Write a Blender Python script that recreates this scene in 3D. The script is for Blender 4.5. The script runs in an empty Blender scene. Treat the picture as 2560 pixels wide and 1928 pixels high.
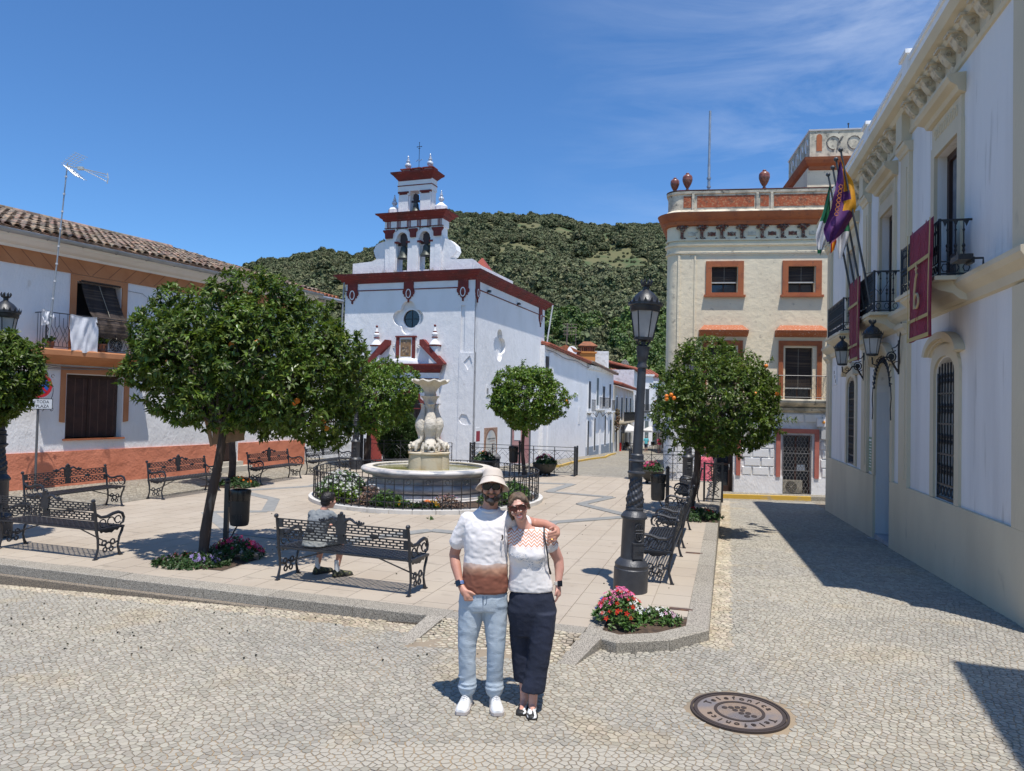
import bpy, bmesh, math, random
import numpy as np
from mathutils import Vector, Matrix, noise
from mathutils.geometry import tessellate_polygon
random.seed(7); rng = np.random.default_rng(7)
PI = math.pi; R = math.radians
sc = bpy.context.scene; C = sc.collection

# ------------------------------------------------------------ camera
CAM = Vector((0, 0, 2.15)); PITCH = R(1.44); ROLL = 0.022; FPX = 1830.0
cd = bpy.data.cameras.new('camera'); cam = bpy.data.objects.new('camera', cd); C.objects.link(cam)
cd.sensor_width = 36; cd.lens = FPX/2560*36; cd.clip_end = 6000; cd.clip_start = .1
fwd = Vector((0, math.cos(PITCH), math.sin(PITCH))); up0 = Vector((0, -math.sin(PITCH), math.cos(PITCH))); r0 = Vector((1, 0, 0))
cr = r0*math.cos(ROLL)+up0*math.sin(ROLL); cu = up0*math.cos(ROLL)-r0*math.sin(ROLL)
cam.matrix_world = Matrix(((cr.x, cu.x, -fwd.x, CAM.x), (cr.y, cu.y, -fwd.y, CAM.y), (cr.z, cu.z, -fwd.z, CAM.z), (0, 0, 0, 1)))
sc.camera = cam

def in_frame(x, y, z, m=40):
    p = Vector((x, y, z))-CAM; w = p.dot(fwd)
    if w <= .1: return False
    a = 1280+FPX*p.dot(cr)/w; b = 964-FPX*p.dot(cu)/w
    return -m < a < 2560+m and -m < b < 1928+m

# ------------------------------------------------------------ light
SUN_EL = R(72.8); SUN_H = Vector((.375, -.927, 0)).normalized()      # horizontal direction towards the sun
sd = bpy.data.lights.new('sun', 'SUN'); sun = bpy.data.objects.new('sun', sd); C.objects.link(sun)
sd.energy = 4.4; sd.angle = R(.53); sd.color = (1, .955, .90)
tosun = (SUN_H*math.cos(SUN_EL)+Vector((0, 0, math.sin(SUN_EL))))
sun.rotation_euler = tosun.to_track_quat('Z', 'Y').to_euler()
world = bpy.data.worlds.new('World'); sc.world = world; world.use_nodes = True
wn = world.node_tree.nodes; wl = world.node_tree.links
bgn = wn['Background']; sky = wn.new('ShaderNodeTexSky'); sky.sky_type = 'NISHITA'; sky.sun_disc = False
sky.sun_elevation = SUN_EL; sky.sun_rotation = math.atan2(SUN_H.x, SUN_H.y)
sky.altitude = 600; sky.air_density = 1.0; sky.dust_density = .25; sky.ozone_density = 4.5
bgn.inputs[1].default_value = .13
tc = wn.new('ShaderNodeTexCoord'); mp = wn.new('ShaderNodeMapping'); mp.inputs['Scale'].default_value = (1.1, 1.4, 5.2); mp.inputs['Rotation'].default_value = (0, .32, .5)
n1 = wn.new('ShaderNodeTexNoise'); n1.inputs['Scale'].default_value = 2.3; n1.inputs['Detail'].default_value = 9; n1.inputs['Roughness'].default_value = .62; n1.inputs['Distortion'].default_value = .5
n2 = wn.new('ShaderNodeTexNoise'); n2.inputs['Scale'].default_value = 1.15; n2.inputs['Detail'].default_value = 2
rp = wn.new('ShaderNodeValToRGB'); rp.color_ramp.elements[0].position = .44; rp.color_ramp.elements[1].position = .86
rp2 = wn.new('ShaderNodeValToRGB'); rp2.color_ramp.elements[0].position = .42; rp2.color_ramp.elements[1].position = .62
# the wisps thicken towards the east, to the right of the square; more added unseen overhead and behind for neutral ambient
sx = wn.new('ShaderNodeSeparateXYZ'); mr = wn.new('ShaderNodeMapRange'); mr.inputs[1].default_value = -.02; mr.inputs[2].default_value = .5
mm = wn.new('ShaderNodeMath'); mm.operation = 'MULTIPLY'; mm2 = wn.new('ShaderNodeMath'); mm2.operation = 'MULTIPLY'; mm3 = wn.new('ShaderNodeMath'); mm3.operation = 'MULTIPLY'; mm3.inputs[1].default_value = .50
mx = wn.new('ShaderNodeMix'); mx.data_type = 'RGBA'; mx.inputs[7].default_value = (7.2, 7.6, 8.2, 1)
tint = wn.new('ShaderNodeMix'); tint.data_type = 'RGBA'; tint.blend_type = 'MULTIPLY'; tint.inputs[0].default_value = 1; tint.inputs[7].default_value = (.55, .82, 1.05, 1)
wl.new(tc.outputs['Generated'], mp.inputs[0]); wl.new(mp.outputs[0], n1.inputs['Vector']); wl.new(tc.outputs['Generated'], n2.inputs['Vector'])
wl.new(n1.outputs[0], rp.inputs[0]); wl.new(n2.outputs[0], rp2.inputs[0]); wl.new(tc.outputs['Generated'], sx.inputs[0]); eb = wn.new('ShaderNodeMath'); eb.operation = 'MULTIPLY_ADD'; eb.inputs[1].default_value = -.45; wl.new(sx.outputs[1], eb.inputs[0]); wl.new(sx.outputs[0], eb.inputs[2]); ec = wn.new('ShaderNodeMath'); ec.operation = 'ADD'; ec.inputs[1].default_value = .40; wl.new(eb.outputs[0], ec.inputs[0]); wl.new(ec.outputs[0], mr.inputs[0])
wl.new(rp.outputs[0], mm.inputs[0]); wl.new(rp2.outputs[0], mm.inputs[1]); wl.new(mm.outputs[0], mm2.inputs[0]); wl.new(mr.outputs[0], mm2.inputs[1]); wl.new(mm2.outputs[0], mm3.inputs[0])
wl.new(sky.outputs[0], tint.inputs[6]); wl.new(tint.outputs[2], mx.inputs[6]); wl.new(mm3.outputs[0], mx.inputs[0]); wl.new(mx.outputs[2], bgn.inputs[0])
sc.view_settings.view_transform = 'Standard'; sc.view_settings.look = 'None'; sc.view_settings.gamma = 1; sc.view_settings.exposure = .27
sc.render.engine = 'CYCLES'; sc.cycles.max_bounces = 6; sc.cycles.diffuse_bounces = 3; sc.cycles.transparent_max_bounces = 6; sc.cycles.glossy_bounces = 2; sc.cycles.transmission_bounces = 3

# ------------------------------------------------------------ materials
def mat(name, col, rough=.8, col2=None, ns=3., lo=.4, hi=.65, bump=0., bs=20., island=0., metal=0., spec=.5, col3=None, ns3=20., lo3=.55, hi3=.7, bs2=None, rnd=0., stretch=None, det=5, trans=0.):
    if name in bpy.data.materials: return bpy.data.materials[name]
    m = bpy.data.materials.new(name); m.use_nodes = True; N = m.node_tree.nodes; L = m.node_tree.links
    b = N['Principled BSDF']; b.inputs['Roughness'].default_value = rough; b.inputs['Metallic'].default_value = metal
    b.inputs['Specular IOR Level'].default_value = spec
    t = N.new('ShaderNodeTexCoord'); vec = t.outputs['Object']
    if rnd:
        oi = N.new('ShaderNodeObjectInfo'); va = N.new('ShaderNodeVectorMath'); va.operation = 'ADD'; L.new(vec, va.inputs[0]); L.new(oi.outputs['Location'], va.inputs[1]); vec = va.outputs[0]
    if stretch:
        q = N.new('ShaderNodeMapping'); q.inputs['Scale'].default_value = stretch; L.new(vec, q.inputs[0]); vec = q.outputs[0]
    rgb = N.new('ShaderNodeRGB'); rgb.outputs[0].default_value = (*col, 1); cur = rgb.outputs[0]
    def blend(fac, c2):
        nonlocal cur
        k = N.new('ShaderNodeMix'); k.data_type = 'RGBA'; L.new(fac, k.inputs[0]); L.new(cur, k.inputs[6]); k.inputs[7].default_value = (*c2, 1); cur = k.outputs[2]
    def noisefac(s, lo_, hi_, d=det):
        n = N.new('ShaderNodeTexNoise'); n.inputs['Scale'].default_value = s; n.inputs['Detail'].default_value = d; L.new(vec, n.inputs['Vector'])
        q = N.new('ShaderNodeMapRange'); q.inputs[1].default_value = lo_; q.inputs[2].default_value = hi_; L.new(n.outputs[0], q.inputs[0]); return q.outputs[0]
    if col2: blend(noisefac(ns, lo, hi), col2)
    if col3: blend(noisefac(ns3, lo3, hi3), col3)
    if island or rnd:
        h = N.new('ShaderNodeHueSaturation'); L.new(cur, h.inputs['Color'])
        if island:
            g = N.new('ShaderNodeNewGeometry'); src = g.outputs['Random Per Island']; a = island
        else:
            g = N.new('ShaderNodeObjectInfo'); src = g.outputs['Random']; a = rnd
        q = N.new('ShaderNodeMapRange'); q.inputs[3].default_value = 1-a; q.inputs[4].default_value = 1+a; L.new(src, q.inputs[0]); L.new(q.outputs[0], h.inputs['Value'])
        w = N.new('ShaderNodeTexWhiteNoise'); w.noise_dimensions = '1D'; L.new(src, w.inputs['W'])
        q2 = N.new('ShaderNodeMapRange'); q2.inputs[3].default_value = .5-a*.05; q2.inputs[4].default_value = .5+a*.05; L.new(w.outputs[0], q2.inputs[0]); L.new(q2.outputs[0], h.inputs['Hue'])
        cur = h.outputs[0]
    L.new(cur, b.inputs['Base Color'])
    if bump:
        n = N.new('ShaderNodeTexNoise'); n.inputs['Scale'].default_value = bs; n.inputs['Detail'].default_value = 4; L.new(vec, n.inputs['Vector'])
        hgt = n.outputs[0]
        if bs2:
            n2_ = N.new('ShaderNodeTexNoise'); n2_.inputs['Scale'].default_value = bs2; n2_.inputs['Detail'].default_value = 3; L.new(vec, n2_.inputs['Vector'])
            ad = N.new('ShaderNodeMath'); ad.operation = 'MULTIPLY_ADD'; ad.inputs[1].default_value = 3; L.new(n2_.outputs[0], ad.inputs[0]); L.new(hgt, ad.inputs[2]); hgt = ad.outputs[0]
        bp = N.new('ShaderNodeBump'); bp.inputs['Strength'].default_value = 1; bp.inputs['Distance'].default_value = bump; L.new(hgt, bp.inputs['Height']); L.new(bp.outputs[0], b.inputs['Normal'])
    if trans:
        tr = N.new('ShaderNodeBsdfTranslucent'); L.new(cur, tr.inputs[0]); ms = N.new('ShaderNodeMixShader'); ms.inputs[0].default_value = trans
        L.new(b.outputs[0], ms.inputs[1]); L.new(tr.outputs[0], ms.inputs[2]); L.new(ms.outputs[0], N['Material Output'].inputs[0])
    return m

WHITE = mat('whitewash', (.81, .80, .79),   .9, (.73, .72, .70), .7, .45, .75, bump=.010, bs=22, bs2=3.6, col3=(.55, .50, .44), ns3=5, lo3=.66, hi3=.86, stretch=(1, 1, .55), det=8)
WHITE_S = mat('smooth_white_paint', (.81, .80, .785), .85, (.72, .71, .69), 2, .5, .8, bump=.002, bs=30)
WHITE_O = mat('weathered_whitewash', (.78, .77, .75), .9, (.55, .53, .48), 2.2, .5, .75, bump=.01, bs=25, bs2=4, col3=(.3, .28, .25), ns3=6, lo3=.62, hi3=.8)
OXBLOOD = mat('oxblood_paint', (.20, .030, .024), .85, (.13, .03, .025), 1.6, .4, .65, bump=.006, bs=18, col3=(.30, .10, .08), ns3=7, lo3=.6, hi3=.75, det=8)
CREAM = mat('cream_paint', (.68, .585, .415), .85, (.60, .51, .36), 1.1, .4, .7, bump=.004, bs=25, bs2=3, col3=(.42, .36, .26), ns3=4, lo3=.66, hi3=.85, stretch=(1, 1, .5))
BEIGE = mat('aged_cream_plaster', (.82, .70, .49), .9, (.72, .61, .43), .9, .42, .7, bump=.006, bs=30, bs2=5, col3=(.24, .20, .15), ns3=5.5, lo3=.62, hi3=.82, det=8)
BEIGE_S = mat('stained_plaster_trim', (.64, .57, .43), .9, (.30, .28, .22), 2.6, .42, .66, bump=.006, bs=25, col3=(.10, .095, .08), ns3=7, lo3=.56, hi3=.74, det=8)
TERRA = mat('terracotta_paint', (.40, .125, .045), .85, (.30, .09, .04), 2.5, .42, .7, bump=.004, bs=25, col3=(.14, .06, .04), ns3=8, lo3=.6, hi3=.8)
TERRA_P = mat('panel_terracotta', (.36, .09, .035), .9, (.42, .20, .10), 16, .5, .62, bump=.01, bs=30, col3=(.09, .05, .035), ns3=5, lo3=.5, hi3=.75, det=8)
ORANGE = mat('orange_ochre_paint', (.50, .215, .095), .85, (.43, .17, .07), 2, .45, .7, bump=.003, bs=25)
SALMON = mat('salmon_plinth_paint', (.66, .235, .135), .85, (.56, .19, .105), 1.3, .4, .7, bump=.01, bs=20, bs2=3.5)
PINKISH = mat('dusty_red_paint', (.46, .15, .11), .85, (.38, .11, .08), 3, .4, .7, bump=.003, bs=25)
IRON = mat('black_iron', (.018, .019, .022), .42, bump=.002, bs=60, spec=.55)
IRONG = mat('grey_cast_iron', (.040, .043, .050), .45, (.028, .03, .036), 9, .4, .7, bump=.003, bs=50, spec=.55)
IRONB = mat('bench_iron', (.020, .022, .028), .38, (.035, .036, .040), 12, .5, .75, bump=.002, bs=60, spec=.6)
GALV = mat('galvanised_metal', (.42, .44, .46), .45, (.30, .32, .34), 4, .4, .7, metal=.55)
GLASSD = mat('dark_window_glass', (.018, .021, .026), .06, spec=.8)
CURTAIN = mat('curtained_glass', (.26, .28, .31), .15, (.18, .20, .23), 5, .4, .6, spec=.7)
WOODD = mat('dark_brown_wood', (.045, .018, .012), .5, (.03, .014, .01), 6, .4, .6, bump=.002, bs=30, stretch=(1, 1, .15))
BLIND = mat('brown_slat_blind', (.085, .04, .03), .6, (.06, .03, .024), 5, .4, .6)
REED = mat('dark_reed_blind', (.035, .024, .02), .8, (.11, .075, .05), 2.5, .48, .68, bump=.004, bs=60, stretch=(.3, .3, 8))
DARK = mat('dark_interior', (.012, .012, .013), .9)
TILE = mat('clay_roof_tile', (.31, .185, .12), .9, (.24, .19, .14), 3, .35, .6, bump=.006, bs=40, island=.45, col3=(.10, .085, .07), ns3=9, lo3=.45, hi3=.62)
TILER = mat('red_roof_tile', (.36, .12, .06), .9, (.22, .09, .05), 3, .4, .65, bump=.006, bs=40, island=.3)
GRANITE = mat('speckled_granite', (.35, .315, .255), .8, (.12, .105, .085), 95, .46, .56, bump=.003, bs=90, col3=(.50, .46, .385), ns3=170, lo3=.54, hi3=.62, rnd=.08)
GRANITEW = mat('granite_lower_step', (.29, .235, .17), .85, (.12, .10, .08), 95, .46, .56, bump=.003, bs=90)
PAVE = mat('sandstone_paving', (.42, .36, .285), .85, (.375, .315, .245), .9, .40, .66, bump=.0018, bs=60, rnd=.025, col3=(.25, .21, .165), ns3=3.5, lo3=.62, hi3=.80)
PAVEJ = mat('paving_joint', (.31, .265, .205), .95)
PAVEG = mat('grey_paving', (.26, .26, .245), .85, (.22, .22, .21), 6, .4, .6, bump=.002, bs=60, rnd=.07)
MARBLE = mat('veined_marble', (.60, .57, .54), .35, (.27, .28, .30), 2.6, .46, .60, bump=.003, bs=12, col3=(.62, .50, .44), ns3=3, lo3=.56, hi3=.72, stretch=(1, 1, 2.5), det=9)
CARVED = mat('carved_pale_stone', (.64, .595, .51), .8, (.56, .50, .40), 2.6, .45, .7, bump=.012, bs=34, bs2=9)
BLOCKS = mat('stained_stone_block', (.56, .49, .37), .85, (.50, .36, .19), 3.2, .5, .75, bump=.006, bs=30)
SOIL = mat('garden_soil', (.10, .065, .04), .95, (.05, .033, .022), 14, .4, .6, bump=.02, bs=30)
YELLOW = mat('yellow_kerb_paint', (.58, .36, .05), .8, (.42, .33, .20), 3, .52, .66, bump=.004, bs=30)
BARK = mat('grey_brown_bark', (.060, .042, .033), .9, (.19, .17, .14), 9, .56, .68, bump=.02, bs=14, stretch=(1, 1, .35), col3=(.03, .022, .018), ns3=12, lo3=.5, hi3=.7)
LEAF = mat('citrus_leaf', (.115, .170, .024), .42, (.07, .115, .016), 2.5, .4, .6, island=.5, trans=.36, spec=.4)
LEAFY = mat('young_citrus_leaf', (.13, .20, .012), .4, island=.35, trans=.3)
LEAF2 = mat('bright_leaf', (.12, .20, .02), .42, island=.5, trans=.26)
CYP = mat('cypress_leaf', (.05, .10, .018), .6, island=.6, trans=.12)
ORANGEF = mat('orange_fruit', (.75, .20, .012), .45, bump=.002, bs=80)

# ------------------------------------------------------------ mesh builder
class MB:
    def __init__(s, f=None): s.v = []; s.F = []; s.m = []; s.f = f; s.k = 0
    def add(s, vs, fs, m=None):
        o = len(s.v); f = s.f
        s.v += [tuple(f(*p)) for p in vs] if f else [tuple(p) for p in vs]
        s.F += [tuple(i+o for i in q) for q in fs]; s.m += [s.k if m is None else m]*len(fs); return s
    def box(s, a0, a1, b0, b1, c0, c1, m=None):
        return s.add([(a0, b0, c0), (a1, b0, c0), (a1, b1, c0), (a0, b1, c0), (a0, b0, c1), (a1, b0, c1), (a1, b1, c1), (a0, b1, c1)],
                     [(0, 3, 2, 1), (4, 5, 6, 7), (0, 1, 5, 4), (1, 2, 6, 5), (2, 3, 7, 6), (3, 0, 4, 7)], m)
    def poly(s, pts, d0, d1, holes=(), m=None, cap0=True, cap1=True, axis='d'):
        # pts in (u,z); extruded along d from d0 (back) to d1 (front)
        loops = [pts]+list(holes); flat = [p for l in loops for p in l]; n = len(flat)
        P = (lambda u, z, d: (u, d, z)) if axis == 'd' else ((lambda u, z, d: (u, z, d)) if axis == 'z' else (lambda u, z, d: (d, u, z)))
        tri = tessellate_polygon([[Vector((p[0], p[1], 0)) for p in l] for l in loops])
        vs = [P(p[0], p[1], d1) for p in flat]+[P(p[0], p[1], d0) for p in flat]; fs = []
        if cap1: fs += [tuple(t) for t in tri]
        if cap0: fs += [tuple(i+n for i in reversed(t)) for t in tri]
        o = 0
        for l in loops:
            k = len(l)
            for i in range(k):
                j = (i+1) % k; fs.append((o+i, o+j, o+j+n, o+i+n))
            o += k
        return s.add(vs, fs, m)
    def tube(s, path, r, n=6, closed=False, m=None, cap=True):
        P = [Vector(p) for p in path]; k = len(P); rr = r if isinstance(r, (list, tuple)) else [r]*k; vs = []; fs = []
        prev = None
        for i in range(k):
            a = P[(i-1) % k] if (closed or i > 0) else P[i]; b = P[(i+1) % k] if (closed or i < k-1) else P[i]
            t = (b-a); t = t.normalized() if t.length > 1e-9 else Vector((0, 0, 1))
            if prev is None:
                x = Vector((0, 0, 1)).cross(t); x = x.normalized() if x.length > .05 else Vector((1, 0, 0)).cross(t).normalized()
            else:
                x = prev-t*prev.dot(t); x = x.normalized() if x.length > 1e-6 else Vector((1, 0, 0)).cross(t).normalized()
            prev = x; y = t.cross(x)
            for j in range(n):
                a_ = 2*PI*j/n; vs.append(tuple(P[i]+(x*math.cos(a_)+y*math.sin(a_))*rr[i]))
        for i in range(k if closed else k-1):
            i2 = (i+1) % k
            for j in range(n): fs.append((i*n+j, i*n+(j+1) % n, i2*n+(j+1) % n, i2*n+j))
        if cap and not closed: fs += [tuple(range(n-1, -1, -1)), tuple(range((k-1)*n, k*n))]
        return s.add(vs, fs, m)
    def lathe(s, prof, n=20, c=(0, 0, 0), m=None, mod=None, cap=True, a0=0, ex=1, ey=1):
        vs = []; fs = []; k = len(prof)
        for i, (r, z) in enumerate(prof):
            for j in range(n):
                a = a0+2*PI*j/n; q = r*(mod(a, z, i) if mod else 1); vs.append((c[0]+q*math.cos(a)*ex, c[1]+q*math.sin(a)*ey, c[2]+z))
        for i in range(k-1):
            for j in range(n): fs.append((i*n+j, i*n+(j+1) % n, (i+1)*n+(j+1) % n, (i+1)*n+j))
        if cap: fs += [tuple(range(n-1, -1, -1)), tuple(range((k-1)*n, k*n))]
        return s.add(vs, fs, m)
    def mould(s, u0, u1, prof, m0=0, m1=0, m=None, caps=True):
        # prof: (d,z) closed outline; ends shift outwards by m*d (mitre)
        n = len(prof); vs = [(u0-m0*d, d, z) for d, z in prof]+[(u1+m1*d, d, z) for d, z in prof]
        fs = [(i, (i+1) % n, (i+1) % n+n, i+n) for i in range(n)]
        if caps:
            tri = tessellate_polygon([[Vector((p[0], p[1], 0)) for p in prof]]); fs += [tuple(t) for t in tri]+[tuple(i+n for i in reversed(t)) for t in tri]
        return s.add(vs, fs, m)
    def ball(s, c, r, n=8, k=6, m=None, e=(1, 1, 1)):
        return s.lathe([(max(r*math.sin(PI*i/k), r*.02), -r*math.cos(PI*i/k)*e[2]) for i in range(k+1)], n, c, m, ex=e[0], ey=e[1])
    def build(s, name, mats, parent=None, smooth=None, loc=None, fix=True, stuff=False):
        me = bpy.data.meshes.new(name); me.from_pydata(s.v, [], s.F)
        mats = mats if isinstance(mats, (list, tuple)) else [mats]
        for q in mats: me.materials.append(q)
        if len(mats) > 1: me.polygons.foreach_set('material_index', s.m)
        if fix:
            b = bmesh.new(); b.from_mesh(me); bmesh.ops.recalc_face_normals(b, faces=b.faces); b.to_mesh(me); b.free()
        if smooth is not None:
            me.shade_smooth(); me.set_sharp_from_angle(angle=R(smooth))
        me.update()
        return link(name, me, parent, loc, stuff)
def link(name, me, parent=None, loc=None, stuff=False, rot=None):
    o = bpy.data.objects.new(name, me); C.objects.link(o)
    if parent: o.parent = parent
    if loc: o.location = loc
    if rot: o.rotation_euler = rot
    if stuff: o['kind'] = 'stuff'
    return o
def empty(name, label, cat, loc=(0, 0, 0), rz=0, group=None):
    o = bpy.data.objects.new(name, None); o.empty_display_size = .2; C.objects.link(o); o.location = loc; o.rotation_euler = (0, 0, rz)
    o['label'] = label; o['category'] = cat
    if group: o['group'] = group
    return o
def tag(o, label, cat, group=None):
    o['label'] = label; o['category'] = cat
    if group: o['group'] = group
    return o
def struct(o): o['kind'] = 'structure'; return o
def dup(root, loc, rz, label, group=None):
    r = root.copy(); C.objects.link(r); r.location = loc; r.rotation_euler = (0, 0, rz); r['label'] = label
    if group: r['group'] = group
    for ch in list(root.children):
        c = ch.copy(); C.objects.link(c); c.parent = r
        for g in list(ch.children):
            d = g.copy(); C.objects.link(d); d.parent = c
    return r
def fastmesh(name, V, F, mats, mi=None, smooth=False):
    me = bpy.data.meshes.new(name); V = np.asarray(V, np.float32); F = np.asarray(F, np.int32); n = F.shape[1]
    me.vertices.add(len(V)); me.vertices.foreach_set('co', V.ravel()); me.loops.add(F.size); me.loops.foreach_set('vertex_index', F.ravel())
    me.polygons.add(len(F)); me.polygons.foreach_set('loop_start', np.arange(0, F.size, n, dtype=np.int32)); me.polygons.foreach_set('loop_total', np.full(len(F), n, np.int32))
    for q in (mats if isinstance(mats, (list, tuple)) else [mats]): me.materials.append(q)
    if mi is not None: me.polygons.foreach_set('material_index', np.asarray(mi, np.int32))
    me.update(calc_edges=True)
    if smooth or name in ('foliage', 'young_foliage', 'leaf', 'leaves'): me.shade_smooth()
    else: me.shade_flat()
    return me
def arc(cx, cz, rx, rz, a0, a1, n):
    return [(cx+rx*math.cos(R(a0+(a1-a0)*i/n)), cz+rz*math.sin(R(a0+(a1-a0)*i/n))) for i in range(n+1)]
def circ(cx, cz, r, n=24, rz=None): return arc(cx, cz, r, rz or r, 0, 360, n)[:-1]
def rect(u0, u1, z0, z1): return [(u0, z0), (u1, z0), (u1, z1), (u0, z1)]
def archpoly(u0, u1, z0, zs, rise=None, n=10):
    c = (u0+u1)/2; h = (u1-u0)/2; return [(u0, z0), (u1, z0)]+arc(c, zs, h, rise or h, 0, 180, n)
_fc = {}
def text_mesh(body, size, ext, m, align='CENTER', shear=0, spacing=1):
    cu_ = bpy.data.curves.new('lettering', 'FONT'); cu_.body = body; cu_.size = size; cu_.extrude = ext; cu_.align_x = align; cu_.align_y = 'CENTER'; cu_.resolution_u = 2; cu_.space_character = spacing
    o = bpy.data.objects.new('lettering', cu_); C.objects.link(o); bpy.context.view_layer.update()
    me = bpy.data.meshes.new_from_object(o); bpy.data.objects.remove(o); bpy.data.curves.remove(cu_)
    me.materials.clear(); me.materials.append(m); return me
# ------------------------------------------------------------ plan of the square
PA = R(16.6); AU = Vector((math.cos(PA), -math.sin(PA), 0)); AV = Vector((math.sin(PA), math.cos(PA), 0)); PO = Vector((1.90, 7.15, 0))
def P(a, b, z=0): return PO+AU*a+AV*b+Vector((0, 0, z))
def ab(x, y): d = Vector((x, y, 0))-PO; return d.dot(AU), d.dot(AV)
FC = Vector((-1.85, 16.6, 0)); FR = 2.50                             # fountain centre, railing radius
YK = [-10, 8, 24, 52, 64, 80, 110, 400]; ZK = [-.1, -.1, -.8, -1.95, -2.4, -2.65, -3.0, -3.6]
def inpoly(x, y, poly):
    x = np.asarray(x, float); y = np.asarray(y, float); r = np.zeros(x.shape, bool); n = len(poly)
    for i in range(n):
        x0, y0 = poly[i][:2]; x1, y1 = poly[(i+1) % n][:2]
        if y0 == y1: continue
        r ^= ((y0 > y) != (y1 > y)) & (x < (x1-x0)*(y-y0)/(y1-y0)+x0)
    return r
RAMP = [(-.62, 7.40), (.72, 6.97), (.44, 6.44), (-.88, 6.86)]
def road(x, y):
    x = np.asarray(x, float); y = np.asarray(y, float)
    z = np.interp(y, YK, ZK)-.016*np.clip(-x-.8, 0, 8)*(y < 12)
    t = (x*.303+y*.953-(-.88*.303+6.86*.953))/.52
    return np.where(inpoly(x, y, RAMP), -.1+.096*np.clip(t, 0, 1), z)
def rz(x, y): return float(road(x, y))

SAND = mat('sandy_mortar', (.28, .225, .16), .95, (.205, .165, .12), 2.2, .45, .65, bump=.004, bs=90, col3=(.36, .26, .15), ns3=.8, lo3=.5, hi3=.68)
COB = mat('grey_cobble', (.32, .298, .25), .85, (.37, .338, .27), .45, .42, .62, bump=.003, bs=60, island=.17, spec=.3, col3=(.37, .32, .235), ns3=1.1, lo3=.56, hi3=.68)
COBP = mat('pale_cobble', (.44, .385, .29), .8, (.38, .315, .22), 1.5, .45, .65, bump=.003, bs=60, island=.25)
def cobble_far():
    m = mat('distant_cobbles', (.31, .285, .23), .85, (.36, .325, .25), .5, .42, .62, bump=.0)
    N = m.node_tree.nodes; L = m.node_tree.links; b = N['Principled BSDF']
    t = N.new('ShaderNodeTexCoord'); v = N.new('ShaderNodeTexVoronoi'); v.inputs['Scale'].default_value = 13; v.feature = 'DISTANCE_TO_EDGE'; L.new(t.outputs['Object'], v.inputs['Vector'])
    v2 = N.new('ShaderNodeTexVoronoi'); v2.inputs['Scale'].default_value = 13; L.new(t.outputs['Object'], v2.inputs['Vector'])
    mr_ = N.new('ShaderNodeMapRange'); mr_.inputs[1].default_value = .02; mr_.inputs[2].default_value = .10; mr_.inputs[3].default_value = 0; mr_.inputs[4].default_value = 1; L.new(v.outputs['Distance'], mr_.inputs[0])
    sp = N.new('ShaderNodeSeparateColor'); L.new(v2.outputs['Color'], sp.inputs[0]); m2 = N.new('ShaderNodeMapRange'); m2.inputs[3].default_value = .65; m2.inputs[4].default_value = 1.25; L.new(sp.outputs[0], m2.inputs[0])
    h = N.new('ShaderNodeHueSaturation'); old = b.inputs['Base Color'].links[0].from_socket; L.new(old, h.inputs['Color']); L.new(m2.outputs[0], h.inputs['Value'])
    k = N.new('ShaderNodeMix'); k.data_type = 'RGBA'; k.inputs[6].default_value = (.21, .17, .12, 1); L.new(mr_.outputs[0], k.inputs[0]); L.new(h.outputs[0], k.inputs[7]); L.new(k.outputs[2], b.inputs['Base Color'])
    bp = N.new('ShaderNodeBump'); bp.inputs['Distance'].default_value = .012; L.new(mr_.outputs[0], bp.inputs['Height']); L.new(bp.outputs[0], b.inputs['Normal'])
    return m
COBF = cobble_far()

# ground sheet to the horizon, then the street surface above it
GR = mat('dry_ground', (.13, .11, .07), .95, (.07, .08, .04), .02, .4, .6)
g = MB(); g.add([(-3000, -60, -4.2), (3000, -60, -4.2), (3000, 3000, -4.2), (-3000, 3000, -4.2)], [(0, 1, 2, 3)]); struct(g.build('ground', GR))
# paved area of the square (outline) used to keep the road away from it
SQ = [P(.02, -.0), P(.02, 15.0), P(-11.6, 15.0), P(-11.6, 5), Vector((-16, 21, 0)), Vector((-16, 12.3, 0)), Vector((-.62, 7.39, 0)), Vector((.72, 6.97, 0)), Vector((1.0, 6.72, 0)), Vector((1.51, 6.83, 0))]
STRIP = [P(-11.45, 16.5), P(-11.45, -2.9), Vector((-22, 14.8, 0)), Vector((-22, 26, 0)), Vector((-8.2, 27.5, 0))]
g = MB(); xs = np.arange(-24, 40.1, .5); ys = np.concatenate([np.arange(-4, 30, .25), np.arange(30, 131, 2.)])
X, Y = np.meshgrid(xs, ys); Z = road(X, Y); SQn = [(p.x, p.y) for p in SQ]
Z = np.where(inpoly(X, Y, [(p[0]+(0.25 if p[0] < -1 else 0)*0, p[1]) for p in SQn]) & (X < 5), np.minimum(Z, -.2), Z)-.005
V = np.stack([X, Y, Z], -1).reshape(-1, 3); nx = len(xs); ny = len(ys)
I = (np.arange(ny-1)[:, None]*nx+np.arange(nx-1)[None]).ravel(); F = np.stack([I, I+1, I+1+nx, I+nx], 1)
cy = V[F].mean(1)[:, 1]; road_o = link('road', fastmesh('road', V, F, [SAND, COBF], (cy > 23).astype(int), True)); struct(road_o)

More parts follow.
